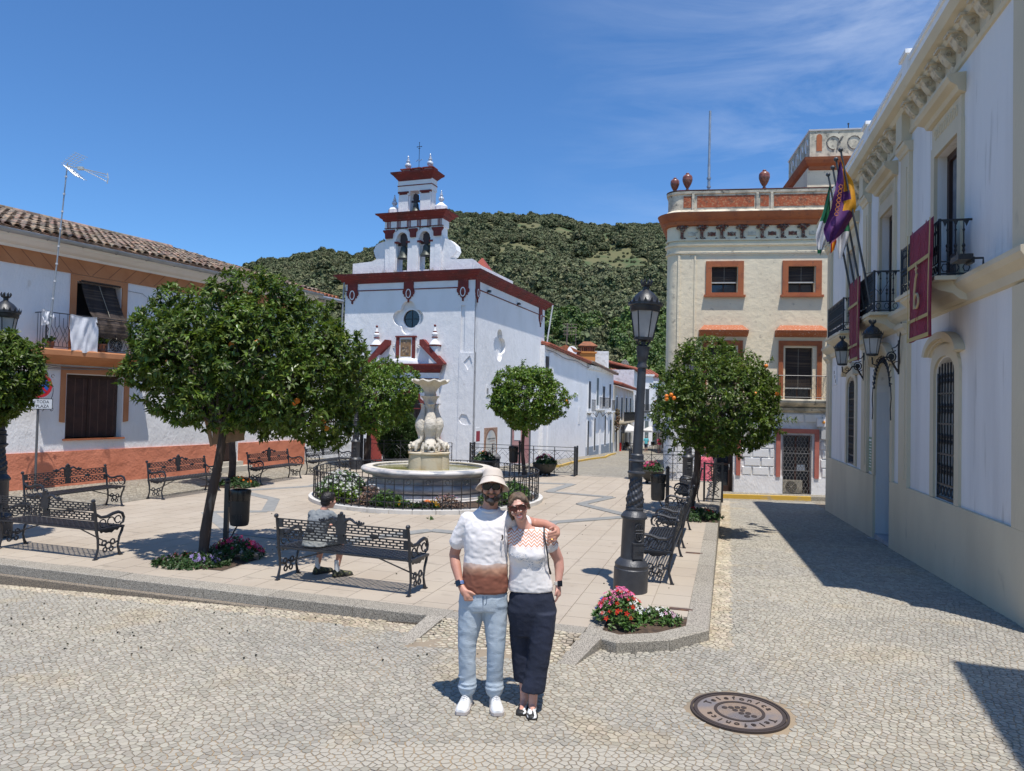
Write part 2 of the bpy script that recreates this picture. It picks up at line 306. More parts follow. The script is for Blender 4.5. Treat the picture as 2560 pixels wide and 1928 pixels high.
# one square metre patch of irregular stones (cells round scattered seeds), repeated over the street
def cellpatch(S=2.2, sp=.043, an=1.35, seed=3):
    q = np.random.default_rng(seed); nx_ = int(S/(sp*an)); ny_ = int(S/sp); dx, dy = S/nx_, S/ny_
    X_, Y_ = np.meshgrid(np.arange(nx_), np.arange(ny_)); px = (X_+.5*(Y_ % 2)+.5+q.uniform(-.36, .36, X_.shape))*dx; py = (Y_+.5+q.uniform(-.36, .36, X_.shape))*dy; out = np.zeros((ny_*nx_, 8, 2)); k = 0
    for j in range(ny_):
        for i in range(nx_):
            x, y = px[j, i], py[j, i]; cell = [(-dx*1.5, -dy*1.5), (dx*1.5, -dy*1.5), (dx*1.5, dy*1.5), (-dx*1.5, dy*1.5)]
            for b_ in (-2, -1, 0, 1, 2):
                for a_ in (-2, -1, 0, 1, 2):
                    if a_ == 0 and b_ == 0: continue
                    jj, ii = (j+b_) % ny_, (i+a_) % nx_; u = px[jj, ii]-x; v = py[jj, ii]-y; u -= S*round(u/S); v -= S*round(v/S); c_ = (u*u+v*v)/2; n = []; m = len(cell); d = [c_-(p[0]*u+p[1]*v) for p in cell]
                    if min(d) >= 0: continue
                    for t in range(m):
                        p, r_ = cell[t], cell[(t+1) % m]; d0, d1 = d[t], d[(t+1) % m]
                        if d0 >= 0: n.append(p)
                        if d0*d1 < 0: f_ = d0/(d0-d1); n.append((p[0]+(r_[0]-p[0])*f_, p[1]+(r_[1]-p[1])*f_))
                    cell = n
            while len(cell) > 8:
                L_ = [math.hypot(cell[t][0]-cell[(t+1) % len(cell)][0], cell[t][1]-cell[(t+1) % len(cell)][1]) for t in range(len(cell))]; cell.pop(L_.index(min(L_)))
            while len(cell) < 8:
                L_ = [math.hypot(cell[t][0]-cell[(t+1) % len(cell)][0], cell[t][1]-cell[(t+1) % len(cell)][1]) for t in range(len(cell))]; t = L_.index(max(L_)); p, r_ = cell[t], cell[(t+1) % len(cell)]; cell.insert(t+1, ((p[0]+r_[0])/2, (p[1]+r_[1])/2))
            out[k] = np.array(cell)+(x, y); k += 1
    return out, S
PATCH, PS = cellpatch()
def stones(ox, oy, ang, w, h, sc_=1.0):
    nx_, ny_ = int(w/(PS*sc_))+1, int(h/(PS*sc_))+1; T = [PATCH+np.array([i*PS, j*PS]) for i in range(nx_) for j in range(ny_)]; Q = np.concatenate(T)*sc_; c, s = math.cos(ang), math.sin(ang)
    return np.stack([ox+Q[..., 0]*c-Q[..., 1]*s, oy+Q[..., 0]*s+Q[..., 1]*c], -1)
def stone_geo(Q, zf, hgt=.0030, inset=.83):
    n = len(Q); K = 8; c = Q.mean(1, keepdims=True); ins = rng.uniform(inset-.07, inset+.06, (n, 1, 1)); T = c+(Q-c)*ins; T1 = c+(Q-c)*ins*.72; B = c+(Q-c)*(ins+.10)
    z0 = zf(c[:, 0, 0], c[:, 0, 1])[:, None]; lift = rng.uniform(.2, 1.2, (n, 1))*hgt; tilt = rng.normal(0, .020, (n, 2))
    tz = z0+lift+((T-c)*tilt[:, None]).sum(-1); t1z = z0+lift+hgt*.45+((T1-c)*tilt[:, None]).sum(-1); bz = np.repeat(z0-.015, K, 1); cz = z0+lift+hgt*.5
    V = np.concatenate([np.dstack([T, tz]), np.dstack([B, bz]), np.dstack([T1, t1z]), np.dstack([c, cz[:, :, None]])], 1); t = []
    for i in range(K): j = (i+1) % K; t += [(3*K, 2*K+i, 2*K+j), (2*K+i, i, j), (2*K+i, j, 2*K+j), (i, i+K, j+K), (i, j+K, j)]
    return V, (np.arange(n)[:, None, None]*(3*K+1)+np.array(t)[None]).reshape(-1, 3)
WALLR = [(5.54-.42*.259, 7.9-.42*.966), (5.54+14*.259, 7.9+14*.966)]
def keep(Q, mode):
    c = Q.mean(1); x, y = c[:, 0], c[:, 1]; ok = (np.abs(x) < .76*y+.5) & (y > 2.9) & (y < 23.4)
    ok &= ~inpoly(x, y, SQn) & ((x-1.75)**2+(y-5.5)**2 > .395**2)
    ok &= ~((x-5.54)*.966-(y-7.9)*.259 > -.04)                       # right of the town-hall wall
    for px, py in ((-.20, 5.55), ): pass
    if mode == 'left': ok &= (y < 10.2)
    band = gutter(x, y)
    return ok, band
def gutter(x, y):
    a = (x-PO.x)*AU.x+(y-PO.y)*AU.y; b = (x-PO.x)*AV.x+(y-PO.y)*AV.y
    g1 = (a > .0) & (a < .27) & (b > -.2)
    d = (x*.322+y*.947)-(-6.4*.322+9.28*.947); g2 = (x < -.6) & (d > -.22)
    return g1 | g2 | inpoly(x, y, RAMP)
parts = []
parts.append(stones(-9, 2.6, R(4), 24, 9.0, 1.0))
parts.append(stones(-1.5, 8.2, R(-16.6), 16, 19, 1.32))
Q1 = parts[0]; ok1, b1 = keep(Q1, 'left'); c1 = Q1.mean(1); ok1 &= c1[:, 1] < 8.8
Q2 = parts[1]; ok2, b2 = keep(Q2, 'r'); c2 = Q2.mean(1); ok2 &= c2[:, 1] >= 8.8
Q3 = stones(-9, 8.4, R(4), 11, 3, 1.0); ok3, b3 = keep(Q3, 'left'); c3 = Q3.mean(1); ok3 &= (c3[:, 0] < 0) & (c3[:, 1] >= 8.8)
Q = np.concatenate([Q1[ok1], Q2[ok2], Q3[ok3]]); band = np.concatenate([b1[ok1], b2[ok2], b3[ok3]])
c = Q.mean(1); d = np.hypot(c[:, 0], c[:, 1]); vis = np.array([in_frame(x, y, -.1, -10) for x, y in c])
order = np.argsort(np.where(vis, d, 1e9))[:300]; near = np.zeros(len(Q), bool); near[order] = True
zf = lambda x, y: road(x, y)-.002
V, F = stone_geo(Q[~near], zf); mi = np.repeat(band[~near].astype(int), 40)
o = link('cobble_paving', fastmesh('cobble_paving', V.reshape(-1, 3), F, [COB, COBP], mi), road_o, stuff=True)
Vn, Fn = stone_geo(Q[near], zf); tmpl = Fn[:40]
for i in range(len(Vn)):
    ctr = Vn[i, 24].copy(); me = fastmesh('cobble', Vn[i]-ctr, tmpl, COB); link('cobble', me, road_o, tuple(ctr.tolist()))

# ------------------------------------------------------------ the square
plaza = struct(empty('plaza', 'x', 'x')); del plaza['label']; del plaza['category']
g = MB(); base = [P(-.2, .35), P(-.2, 14.8), P(-11.5, 14.8), Vector((-9.6, 10.40, 0)), Vector((-.62, 7.52, 0)), Vector((.72, 7.08, 0)), P(-.9, .55)]
g.poly([(p.x, p.y) for p in base], -.9, -.007, axis='z'); g.build('paving_bed', PAVEJ, plaza)
BED = [(1.79, 7.27), (1.45, 7.02), (1.01, 6.93), (.80, 7.03), (1.00, 7.82), (1.86, 7.55)]
TW, TL = .40, .50; tm = {}
def tilemesh(k):
    g = MB(); w, l = TW/2-.002, TL/2-.002; z = .0
    g.add([(-w, -l, -.03), (w, -l, -.03), (w, l, -.03), (-w, l, -.03), (-w+.002, -l+.002, z), (w-.002, -l+.002, z), (w-.002, l-.002, z), (-w+.002, l-.002, z)], [(4, 5, 6, 7), (0, 1, 5, 4), (1, 2, 6, 5), (2, 3, 7, 6), (3, 0, 4, 7)])
    return g
TG = tilemesh(0); TV = np.array(TG.v); TM = bpy.data.meshes.new('paving_slab'); TM.from_pydata(TG.v, [], TG.F); TM.materials.append(PAVE); TM.update()
def clip(poly, nx_, ny_, c_):
    out = []
    for i in range(len(poly)):
        p, q = poly[i], poly[(i+1) % len(poly)]; dp = p[0]*nx_+p[1]*ny_-c_; dq = q[0]*nx_+q[1]*ny_-c_
        if dp >= 0: out.append(p)
        if dp*dq < 0: t = dp/(dp-dq); out.append((p[0]+(q[0]-p[0])*t, p[1]+(q[1]-p[1])*t))
    return out
def parea(p): return abs(sum(p[i][0]*p[(i+1) % len(p)][1]-p[(i+1) % len(p)][0]*p[i][1] for i in range(len(p))))/2 if len(p) > 2 else 0
cells = []; cut = []
for i in range(30):
    a = -.165-TW*(i+.5); off = (i*0.37) % TL
    for j in range(-11, 31):
        b = j*TL+off; p = P(a, b); x, y = p.x, p.y
        if b > 14.95 or a < -11.5: continue
        if (Vector((x, y, 0))-FC).length < FR+.02: continue
        q0 = [P(a-TW/2+.003, b-TL/2+.003), P(a+TW/2-.003, b-TL/2+.003), P(a+TW/2-.003, b+TL/2-.003), P(a-TW/2+.003, b+TL/2-.003)]; q = [(v.x, v.y) for v in q0]; A0 = parea(q)
        q = clip(q, .3055, .952, -.62*.3055+7.40*.952+.252) if x < -.3 else clip(q, .305, .952, -.62*.305+7.40*.952+.204)
        if a > -1.1 and b < 1.2: q = clip(q, AV.x, AV.y, P(0, .40).x*AV.x+P(0, .40).y*AV.y)
        if parea(q) < .004: continue
        if parea(q) > A0*.999: cells.append((x, y, math.hypot(x, y), in_frame(x, y, 0, 0)))
        else: cut.append(q)
for q in cut:
    g = MB(); cx_ = sum(v[0] for v in q)/len(q); cy_ = sum(v[1] for v in q)/len(q); g.poly([(v[0]-cx_, v[1]-cy_) for v in q], -.03, -.0005, axis='z'); g.build('paving_slab', PAVE, plaza, loc=(cx_, cy_, 0))
cells.sort(key=lambda c_: (not c_[3], c_[2])); rest = cells[300-len(cut):]
for x, y, _, _ in cells[:300-len(cut)]:
    o = link('paving_slab', TM, plaza, (x, y, rng.uniform(-.0004, .0003)), rot=(0, 0, -PA))
VV = []; FF = []
for k, (x, y, _, _) in enumerate(rest):
    z = rng.uniform(-.0004, .0003); q = TV.copy(); q[:, 0], q[:, 1] = x+TV[:, 0]*AU.x+TV[:, 1]*AV.x, y+TV[:, 0]*AU.y+TV[:, 1]*AV.y; q[:, 2] += z; VV.append(q); FF.append(np.array(TG.F)+8*k)
PAVEI = mat('sandstone_paving_joined', (.42, .36, .285), .85, (.375, .315, .245), .9, .40, .66, bump=.002, bs=40, island=.025, col3=(.25, .21, .165), ns3=3.5, lo3=.62, hi3=.80)
link('far_paving', fastmesh('far_paving', np.concatenate(VV), np.concatenate(FF), PAVEI), plaza, stuff=True)
def quad(g, pts, z0, z1): g.poly([(p[0], p[1]) for p in pts], z0, z1, axis='z')
# grey zig-zag bands laid round the fountain
bands = [[(-4.31, 11.6), (-5.64, 13.75), (-4.6, 14.0)], [(-4.6, 14.0), (-5.03, 15.7), (-6.3, 17.0), (-4.9, 18.2)], [(-4.9, 18.2), (-4.8, 20.3), (-2.6, 20.2), (-1.6, 21.6), (.0, 20.1), (1.7, 20.0), (.95, 18.1)],
         [(.95, 18.02), (2.4, 17.3), (1.55, 15.98), (2.4, 14.35), (.78, 13.4), (.3, 11.7), (-1.3, 12.3), (-2.7, 11.0), (-4.31, 11.7)]]
pts = []
for b_ in bands: pts += b_ if not pts else b_[1:]
for p, q in zip(pts, pts[1:]):
    p = Vector(p); q = Vector(q); t = (q-p).normalized(); n_ = Vector((-t.y, t.x))*.12
    g = MB(); quad(g, [p-n_-t*.0, q-n_+t*.0, q+n_, p+n_], -.02, .004+.0007*len([c_ for c_ in plaza.children if c_.name.startswith('grey_band')])); g.build('grey_band_slab', PAVEG, plaza)
# kerb stones
def kerb(p, q, w, z0, z1, left=True, n=None, name='kerb_stone', m=GRANITE, cham=.012):
    p = Vector((p[0], p[1])); q = Vector((q[0], q[1])); L_ = (q-p).length; n = n or max(1, round(L_/.95)); t = (q-p).normalized(); nn = Vector((-t.y, t.x)) if left else Vector((t.y, -t.x))
    for i in range(n):
        a = p+(q-p)*(i/n)+t*.0025; b = p+(q-p)*((i+1)/n)-t*.0025; g = MB()
        A = [a, b, b+nn*w, a+nn*w]; dz = rng.uniform(-.002, .002); c0 = sum((v for v in A), Vector((0, 0)))/4
        zz0 = [z0(v) if callable(z0) else z0 for v in A]
        lo_ = [(v.x-c0.x, v.y-c0.y, z) for v, z in zip(A, zz0)]; B_ = [a+nn*cham, b+nn*cham, b+nn*w, a+nn*w]
        mid = [(v.x-c0.x, v.y-c0.y, z1-cham+dz) for v in A[:2]]; hi_ = [(v.x-c0.x, v.y-c0.y, z1+dz) for v in B_]
        g.add(lo_+mid+hi_, [(0, 1, 5, 4), (4, 5, 7, 6), (6, 7, 8, 9), (1, 2, 8, 7, 5), (0, 4, 6, 9, 3), (2, 3, 9, 8)])
        g.build(name, m, plaza, loc=(c0.x, c0.y, 0), fix=True)
kerb((-7.6, 9.64), (-.62, 7.40), .25, -.12, .004, n=7)
kerb((-7.6, 9.60), (-.66, 7.372), .28, lambda v: rz(v.x, v.y-.1)-.05, -.118, n=7, name='lower_kerb_step', m=GRANITEW)
kerb((-.62, 7.40), (.72, 6.97), .20, -.06, .003, n=2)
kerb((.72, 6.97), (1.0, 6.72), .20, -.16, .006, n=1); kerb((1.0, 6.72), (1.51, 6.83), .20, -.16, .006, n=1); kerb((1.51, 6.83), (1.96, 7.15), .20, -.16, .006, n=1)
p0 = Vector((1.96, 7.15)); p1 = P(.03, 15.0)
kerb(p0, (p1.x, p1.y), .22, lambda v: rz(v.x, v.y)-.08, .006, n=15); q1_ = P(-11.5, 15.0)
kerb((p1.x, p1.y), (q1_.x, q1_.y), .25, lambda v: rz(v.x, v.y)-.1, .004, n=11)
kerb((.74, 7.03), (.97, 7.88), .16, -.05, .004, left=False, n=1)
for (a, b, c_, d_) in (((-.62, 7.40), (-.88, 6.86), (-1.02, 6.92), (-.80, 7.46)), ((.72, 6.97), (.44, 6.44), (.60, 6.40), (.88, 6.84))):
    g = MB(); g.add([(*a, .006), (*b, -.098), (*c_, -.098), (*d_, .0), (*a, -.15), (*b, -.15), (*c_, -.15), (*d_, -.15)], [(0, 1, 2, 3), (4, 5, 6, 7), (0, 1, 5, 4), (1, 2, 6, 5), (2, 3, 7, 6), (3, 0, 4, 7)]); g.build('ramp_side_stone', GRANITE, plaza)
# corner bed soil
g = MB(); cx_, cy_ = 1.35, 7.3; vs = [(x, y, -.012) for x, y in BED]+[(cx_, cy_, .03)]; g.add(vs, [(i, (i+1) % 6, 6) for i in range(6)]); g.build('flower_bed_soil', SOIL, plaza)
# two small rusty cover plates
RUST = mat('rusty_plate', (.09, .055, .045), .7, (.20, .10, .05), 8, .5, .65, bump=.002, bs=40)
for k, (x, y) in enumerate(((1.86, 7.86), (2.76, 10.9))):
    g = MB(); g.box(-.13, .13, -.045, .045, -.01, .0045); g.box(-.115, .115, -.03, .03, .0045, .0065); o = g.build('drain_plate', RUST, loc=(x, y, 0)); o.rotation_euler.z = -PA
    tag(o, ('small rusty metal plate set in the paving beside the corner flower bed', 'small rusty metal plate in the paving beside the row of benches')[k], 'drain cover', 'rusty plates in the paving')
# cobbled strip along the orange and white house, level with the square
g = MB(); g.poly([(p.x, p.y) for p in STRIP], -.9, -.004, axis='z'); struct(g.build('pavement', COBF))
# debris: dry leaves and droppings
g = MB()
for k in range(260):
    if k < 150: p = Vector((rng.uniform(-6, 0), rng.uniform(6.4, 8.6))); z = rz(p.x, p.y)+.006
    else: q = P(rng.uniform(-8, -.3), rng.uniform(.7, 9)); p = Vector((q.x, q.y)); z = .003
    if k < 150 and bool(inpoly(p.x, p.y, SQn)): continue
    r_ = rng.uniform(.004, .013); g.ball((p.x, p.y, z+r_*.4), r_, 5, 3, e=(1, rng.uniform(.6, 1.4), .6))
tag(g.build('fallen_debris', mat('dry_debris', (.05, .045, .03), .9, island=.6), stuff=True), 'tiny dark seeds and dry bits scattered on the paving', 'debris')

# ------------------------------------------------------------ hillside
SKY = [(-38, .02), (-33, .035), (-29, .095), (-25, .138), (-22.5, .170), (-20, .190), (-17, .201), (-14, .209), (-11, .219), (-8.5, .250), (-6.5, .276), (-4, .280), (-1, .276), (2, .270), (5, .262), (9, .262), (14, .25), (22, .2), (32, .12), (45, .05)]
def hill_h(az, dist):
    e = np.interp(np.degrees(az), [s_[0] for s_ in SKY], [s_[1] for s_ in SKY])*.985
    top = 2.15+(e-.018)*RD; t = np.clip((dist-105)/(RD-105), 0, 1.6)
    s_ = np.where(t < 1, t**.92*(1+.10*np.sin(t*PI)), 1-(t-1)*.9)
    return -3.4+(top+3.4)*s_
RD = 340.
az = np.radians(np.arange(-50, 50.1, .8)); ds = np.concatenate([np.arange(95, 345, 6), np.arange(350, 520, 20)])
A_, D_ = np.meshgrid(az, ds); Hh = hill_h(A_, D_)
nz = np.array([[noise.fractal(Vector((a*9, d*.025, 3)), 1, 2, 4)*4*min(1, max(0, (d-110)/80))*(0.35 if d > 320 else 1) for a in az] for d in ds]); Hh = Hh+nz
V = np.stack([np.sin(A_)*D_, np.cos(A_)*D_, Hh], -1).reshape(-1, 3); nx = len(az); ny = len(ds)
I = (np.arange(ny-1)[:, None]*nx+np.arange(nx-1)[None]).ravel(); F = np.stack([I, I+1, I+1+nx, I+nx], 1)
HILLM = mat('hill_scrub', (.115, .115, .045), .95, (.19, .145, .075), .12, .42, .6, bump=.5, bs=.25, col3=(.06, .09, .03), ns3=.12, lo3=.45, hi3=.6, det=8)
struct(link('hillside', fastmesh('hillside', V, F, HILLM, smooth=True)))
HT = mat('hill_tree_leaf', (.092, .112, .046), .8, (.155, .155, .072), .5, .4, .6, island=.5, trans=.08)
HT2 = mat('valley_tree_leaf', (.075, .125, .026), .6, (.12, .18, .034), .5, .4, .6, island=.5, trans=.15)
def bush(name, n, m, r=(1, 1, .85), ls=.16, seed=0):
    q = np.random.default_rng(seed); d = q.normal(size=(n, 3)); d /= np.linalg.norm(d, axis=1)[:, None]; d[:, 2] = np.where(d[:, 2] < -.35, -d[:, 2], d[:, 2])
    lump = np.array([noise.noise(Vector(tuple(v*1.9+seed*7))) for v in d]); rad = (.80+.42*lump)*q.uniform(.72, 1.04, n)
    c = d*rad[:, None]*np.array(r)
    nn = d+q.normal(size=(n, 3))*.55; nn /= np.linalg.norm(nn, axis=1)[:, None]
    t = np.cross(nn, q.normal(size=(n, 3))); t /= np.linalg.norm(t, axis=1)[:, None]; b = np.cross(nn, t); s_ = (ls*q.uniform(.6, 1.3, n))[:, None]
    V = np.stack([c-t*s_-b*s_*.7, c+t*s_-b*s_*.5, c+t*s_*.8+b*s_*.8, c-t*s_*.7+b*s_], 1).reshape(-1, 3); F = np.arange(4*n).reshape(n, 4)
    return bpy.data.objects.new(name, fastmesh(name, V, F, m))
bcol = bpy.data.collections.new('bush_shapes'); bcol2 = bpy.data.collections.new('tree_shapes')
for k in range(4): bcol.objects.link(bush('bush_shape', 1100, HT, ls=.095, seed=k+1))
for k in range(3): bcol2.objects.link(bush('valley_tree_shape', 3600, HT2, (1, 1, 1.05), ls=.055, seed=k+11))
def scatter(name, pts, sc_, coll, label, cat):
    me = bpy.data.meshes.new(name); me.from_pydata(pts, [], []); a = me.attributes.new('size', 'FLOAT', 'POINT'); a.data.foreach_set('value', sc_)
    o = link(name, me, stuff=True); tag(o, label, cat); ng = bpy.data.node_groups.new(name, 'GeometryNodeTree')
    ng.interface.new_socket('Geometry', in_out='INPUT', socket_type='NodeSocketGeometry'); ng.interface.new_socket('Geometry', in_out='OUTPUT', socket_type='NodeSocketGeometry')
    N = ng.nodes; L = ng.links; i_ = N.new('NodeGroupInput'); o_ = N.new('NodeGroupOutput'); ci = N.new('GeometryNodeCollectionInfo'); ci.inputs[0].default_value = coll; ci.inputs[1].default_value = True; ci.inputs[2].default_value = True
    ip = N.new('GeometryNodeInstanceOnPoints'); ip.inputs['Pick Instance'].default_value = True; na = N.new('GeometryNodeInputNamedAttribute'); na.inputs[0].default_value = 'size'
    rv = N.new('FunctionNodeRandomValue'); rv.data_type = 'FLOAT_VECTOR'; rv.inputs[0].default_value = (-.15, -.15, 0); rv.inputs[1].default_value = (.15, .15, 6.28)
    L.new(i_.outputs[0], ip.inputs['Points']); L.new(ci.outputs[0], ip.inputs['Instance']); L.new(na.outputs[0], ip.inputs['Scale']); L.new(rv.outputs[0], ip.inputs['Rotation']); L.new(ip.outputs[0], o_.inputs[0])
    md = o.modifiers.new('scatter', 'NODES'); md.node_group = ng
pts = []; szs = []
for k in range(60000):
    a = rng.uniform(R(-36), R(30)); d_ = math.sqrt(rng.uniform(112**2, 362**2)); dens = noise.fractal(Vector((a*12, d_*.03, 9)), 1, 2, 3)
    low = 1-min(1, max(0, (d_-150)/190.)); pr = -.06+2.3*dens+.80*low+.35*noise.noise(Vector((a*45, d_*.11, 2)))
    if rng.random() > pr: continue
    s_ = rng.uniform(.8, 1.9)*(1+.7*low)*(1.5 if rng.random() < .05 else 1); ia = (a-az[0])/(az[1]-az[0]); id_ = np.interp(d_, ds, np.arange(len(ds)))
    i0 = int(ia); j0 = int(min(id_, len(ds)-2)); fa = ia-i0; fd = id_-j0
    h = (Hh[j0, i0]*(1-fa)+Hh[j0, i0+1]*fa)*(1-fd)+(Hh[j0+1, i0]*(1-fa)+Hh[j0+1, i0+1]*fa)*fd
    pts.append((math.sin(a)*d_, math.cos(a)*d_, h+s_*.35)); szs.append(s_)
    if len(pts) > 19000: break
for k in range(9000):
    a = rng.uniform(R(-36), R(30)); d_ = math.sqrt(rng.uniform(150**2, 350**2)); s_ = rng.uniform(.35, .8); ia = (a-az[0])/(az[1]-az[0]); id_ = np.interp(d_, ds, np.arange(len(ds))); i0 = int(ia); j0 = int(min(id_, len(ds)-2)); fa = ia-i0; fd = id_-j0
    h = (Hh[j0, i0]*(1-fa)+Hh[j0, i0+1]*fa)*(1-fd)+(Hh[j0+1, i0]*(1-fa)+Hh[j0+1, i0+1]*fa)*fd; pts.append((math.sin(a)*d_, math.cos(a)*d_, h+s_*.2)); szs.append(s_)
scatter('hill_woodland', pts, szs, bcol, 'dark green evergreen trees and scrub covering the hill behind the village', 'woodland')
pts = []; szs = []
for k in range(330):
    a = rng.uniform(R(-30), R(24)); d_ = rng.uniform(100, 150); s_ = rng.uniform(2.2, 4.2); h = float(hill_h(np.array(a), np.array(d_)))
    pts.append((math.sin(a)*d_, math.cos(a)*d_, h+s_*.62+rng.uniform(0, 1.0))); szs.append(s_)
scatter('valley_trees', pts, szs, bcol2, 'brighter green broadleaved trees at the foot of the hill behind the rooftops', 'woodland')
# ------------------------------------------------------------ church
def facade(root_xy, ang, z=0):      # rotation about z so that local x runs along the facade (ang clockwise from +Y)
    return (root_xy[0], root_xy[1], z), PI/2-R(ang)
def onframe(loc, rz_): return None
loc, rzz = facade((-2.14, 40), -70.6)
church = empty('church', 'white chapel with oxblood cornice and three bell gable behind the fountain', 'church', loc, rzz)
FR_ = lambda u, d, z: (u, d, z)                     # front: u to the left, d towards the camera
SD_ = lambda u, d, z: (-d, -u, z)                   # side wall: u away from the camera
ZB = -1.9
def lobes(cx, cz, k, n=10):         # quatrefoil outline
    pts = []
    for a0, dx, dz in ((-45, 1, 0), (45, 0, 1), (135, -1, 0), (225, 0, -1)):
        r_ = k*.50; pts += [(cx+dx*k*.62+r_*math.cos(R(a0+t*90/n-0))*1.0, cz+dz*k*.62*1.0+r_*math.sin(R(a0+t*90/n))) for t in range(-3, n+4)]
    return pts
def quatre(cx, cz, w, h, n=9):
    pts = []
    for q in range(4):
        a = 90*q; ox, oz = math.cos(R(a)), math.sin(R(a)); ra = .46
        for t in range(n+1):
            b = a-92+184*t/n; pts.append((cx+w*(ox*(1-ra)+ra*math.cos(R(b))), cz+h*(oz*(1-ra)+ra*math.sin(R(b)))))
    return pts
g = MB(FR_); U1 = 8.2
rose = quatre(4.06, 6.90, .97, .97); door = archpoly(2.95, 4.85, ZB, 1.7, 1.0)
g.poly(rect(0, U1, ZB, 9.0), -.4, 0, [rose, [(a, b) for a, b in door], rect(.56, .80, 4.98, 7.52)]); 
g.poly(rect(.5, .9, 4.9, 7.6), -.46, -.07); g.build('front_wall', WHITE, church)
g = MB(FR_); g.poly(quatre(4.06, 6.90, 1.0, 1.0), -.5, -.28, [circ(3.95, 6.86, .55)]); g.build('rosette_back', WHITE, church)
g = MB(FR_); g.poly(circ(3.95, 6.86, .60), -.28, -.20, [circ(3.95, 6.86, .51)]); g.build('rosette_rim', WHITE_S, church)
g = MB(FR_); g.poly(circ(3.95, 6.86, .52), -.36, -.33); w = g.build('round_window', GLASSD, church)
g = MB(FR_); g.box(3.93, 3.97, -.33, -.30, 6.36, 7.36); g.box(3.45, 4.45, -.33, -.30, 6.84, 6.88); g.build('muntin', IRON, w)
g = MB(SD_); qs = quatre(4.05, 5.64, 1.03, .97); g.poly(rect(.03, 13.2, ZB-.6, 9.0), -.4, 0, [qs, rect(.18, .34, 4.95, 7.45)]); g.poly(rect(.1, .5, 4.8, 7.6), -.46, -.07)
g.poly(quatre(4.05, 5.64, 1.06, 1.0), -.5, -.24); g.build('side_wall', WHITE, church)
# back and left walls, roof
g = MB(FR_); g.box(.4, U1-.4, -13.2, -12.9, ZB-.6, 8.9); g.box(U1-.4, U1-.001, -13.2, -.4, ZB-.6, 8.99); g.build('rear_walls', WHITE, church)
# niches cut as star and blob shadows: shallow buttress face plates
g = MB(FR_); g.poly([(.84, 4.9), (.84, ZB), (-.04, ZB), (-.04, 4.9), (.0, 4.9), (.2, 4.78), (.6, 4.4), (.26, 3.96), (.02, 4.36), (.02, 4.85)][0:4], 0.0, .05, [[(.30, 3.94), (.58, 4.38), (.20, 4.76), (.03, 4.35)], [(1.1-.30, 1.25), (.62, 1.55), (.30, 1.5), (.04, 1.0), (.35, .93), (.62, 1.0)]]); g.build('corner_buttress', WHITE, church)
# main cornice: front and side
CP = [(0, 8.92), (.08, 8.94), (.10, 9.02), (.18, 9.05), (.20, 9.12), (.33, 9.18), (.37, 9.27), (.49, 9.32), (.52, 9.43), (0, 9.46)]
g = MB(FR_); g.mould(0, U1, CP, 1, 1); g.build('front_cornice', OXBLOOD, church); g = MB(SD_); g.mould(0, 13.2, CP, 1, 1); g.build('side_cornice', OXBLOOD, church)
g = MB(FR_); g.box(1.0, U1, 0, .03, 8.49, 8.545); g.build('string_line', OXBLOOD, church); g = MB(SD_); g.box(.45, 13.2, 0, .03, 8.42, 8.475); g.build('string_line', OXBLOOD, church)
def drop(g, c, w, z0, zt, d=.07):
    h = w/2; L_ = zt-z0; pts = [(-h*.82, zt), (-h*.82, zt-.38*L_), (-h, zt-.44*L_), (-h*.98, zt-.56*L_), (-h*.8, zt-.62*L_), (-h*.72, zt-.60*L_), (-h*.74, zt-.72*L_), (-h*.5, zt-.70*L_), (-h*.34, zt-.82*L_), (-h*.12, zt-.86*L_), (-.04, z0), (.04, z0)]
    pts = pts+[(-x, z) for x, z in reversed(pts[:-2])]; g.poly([(c+x, z) for x, z in pts], 0, d)
def drop_part(c, w, z0, zt, f):
    g = MB(f); drop(g, c, w, z0, zt); o = g.build('cornice_drop', OXBLOOD, church); g = MB(f); zc = zt-.57*(zt-z0); g.poly(circ(c, zc, w*.22, 14, w*.36), .07, .085, [circ(c, zc, w*.16, 14, w*.29)]); g.build('white_oval', WHITE_S, o)
for c, w in ((7.70, .78), (4.05, .74), (.70, .74)): drop_part(c, w, 7.76, 8.94, FR_)
drop_part(.30, .62, 7.70, 8.94, SD_); drop_part(12.1, .8, 7.60, 8.94, SD_)
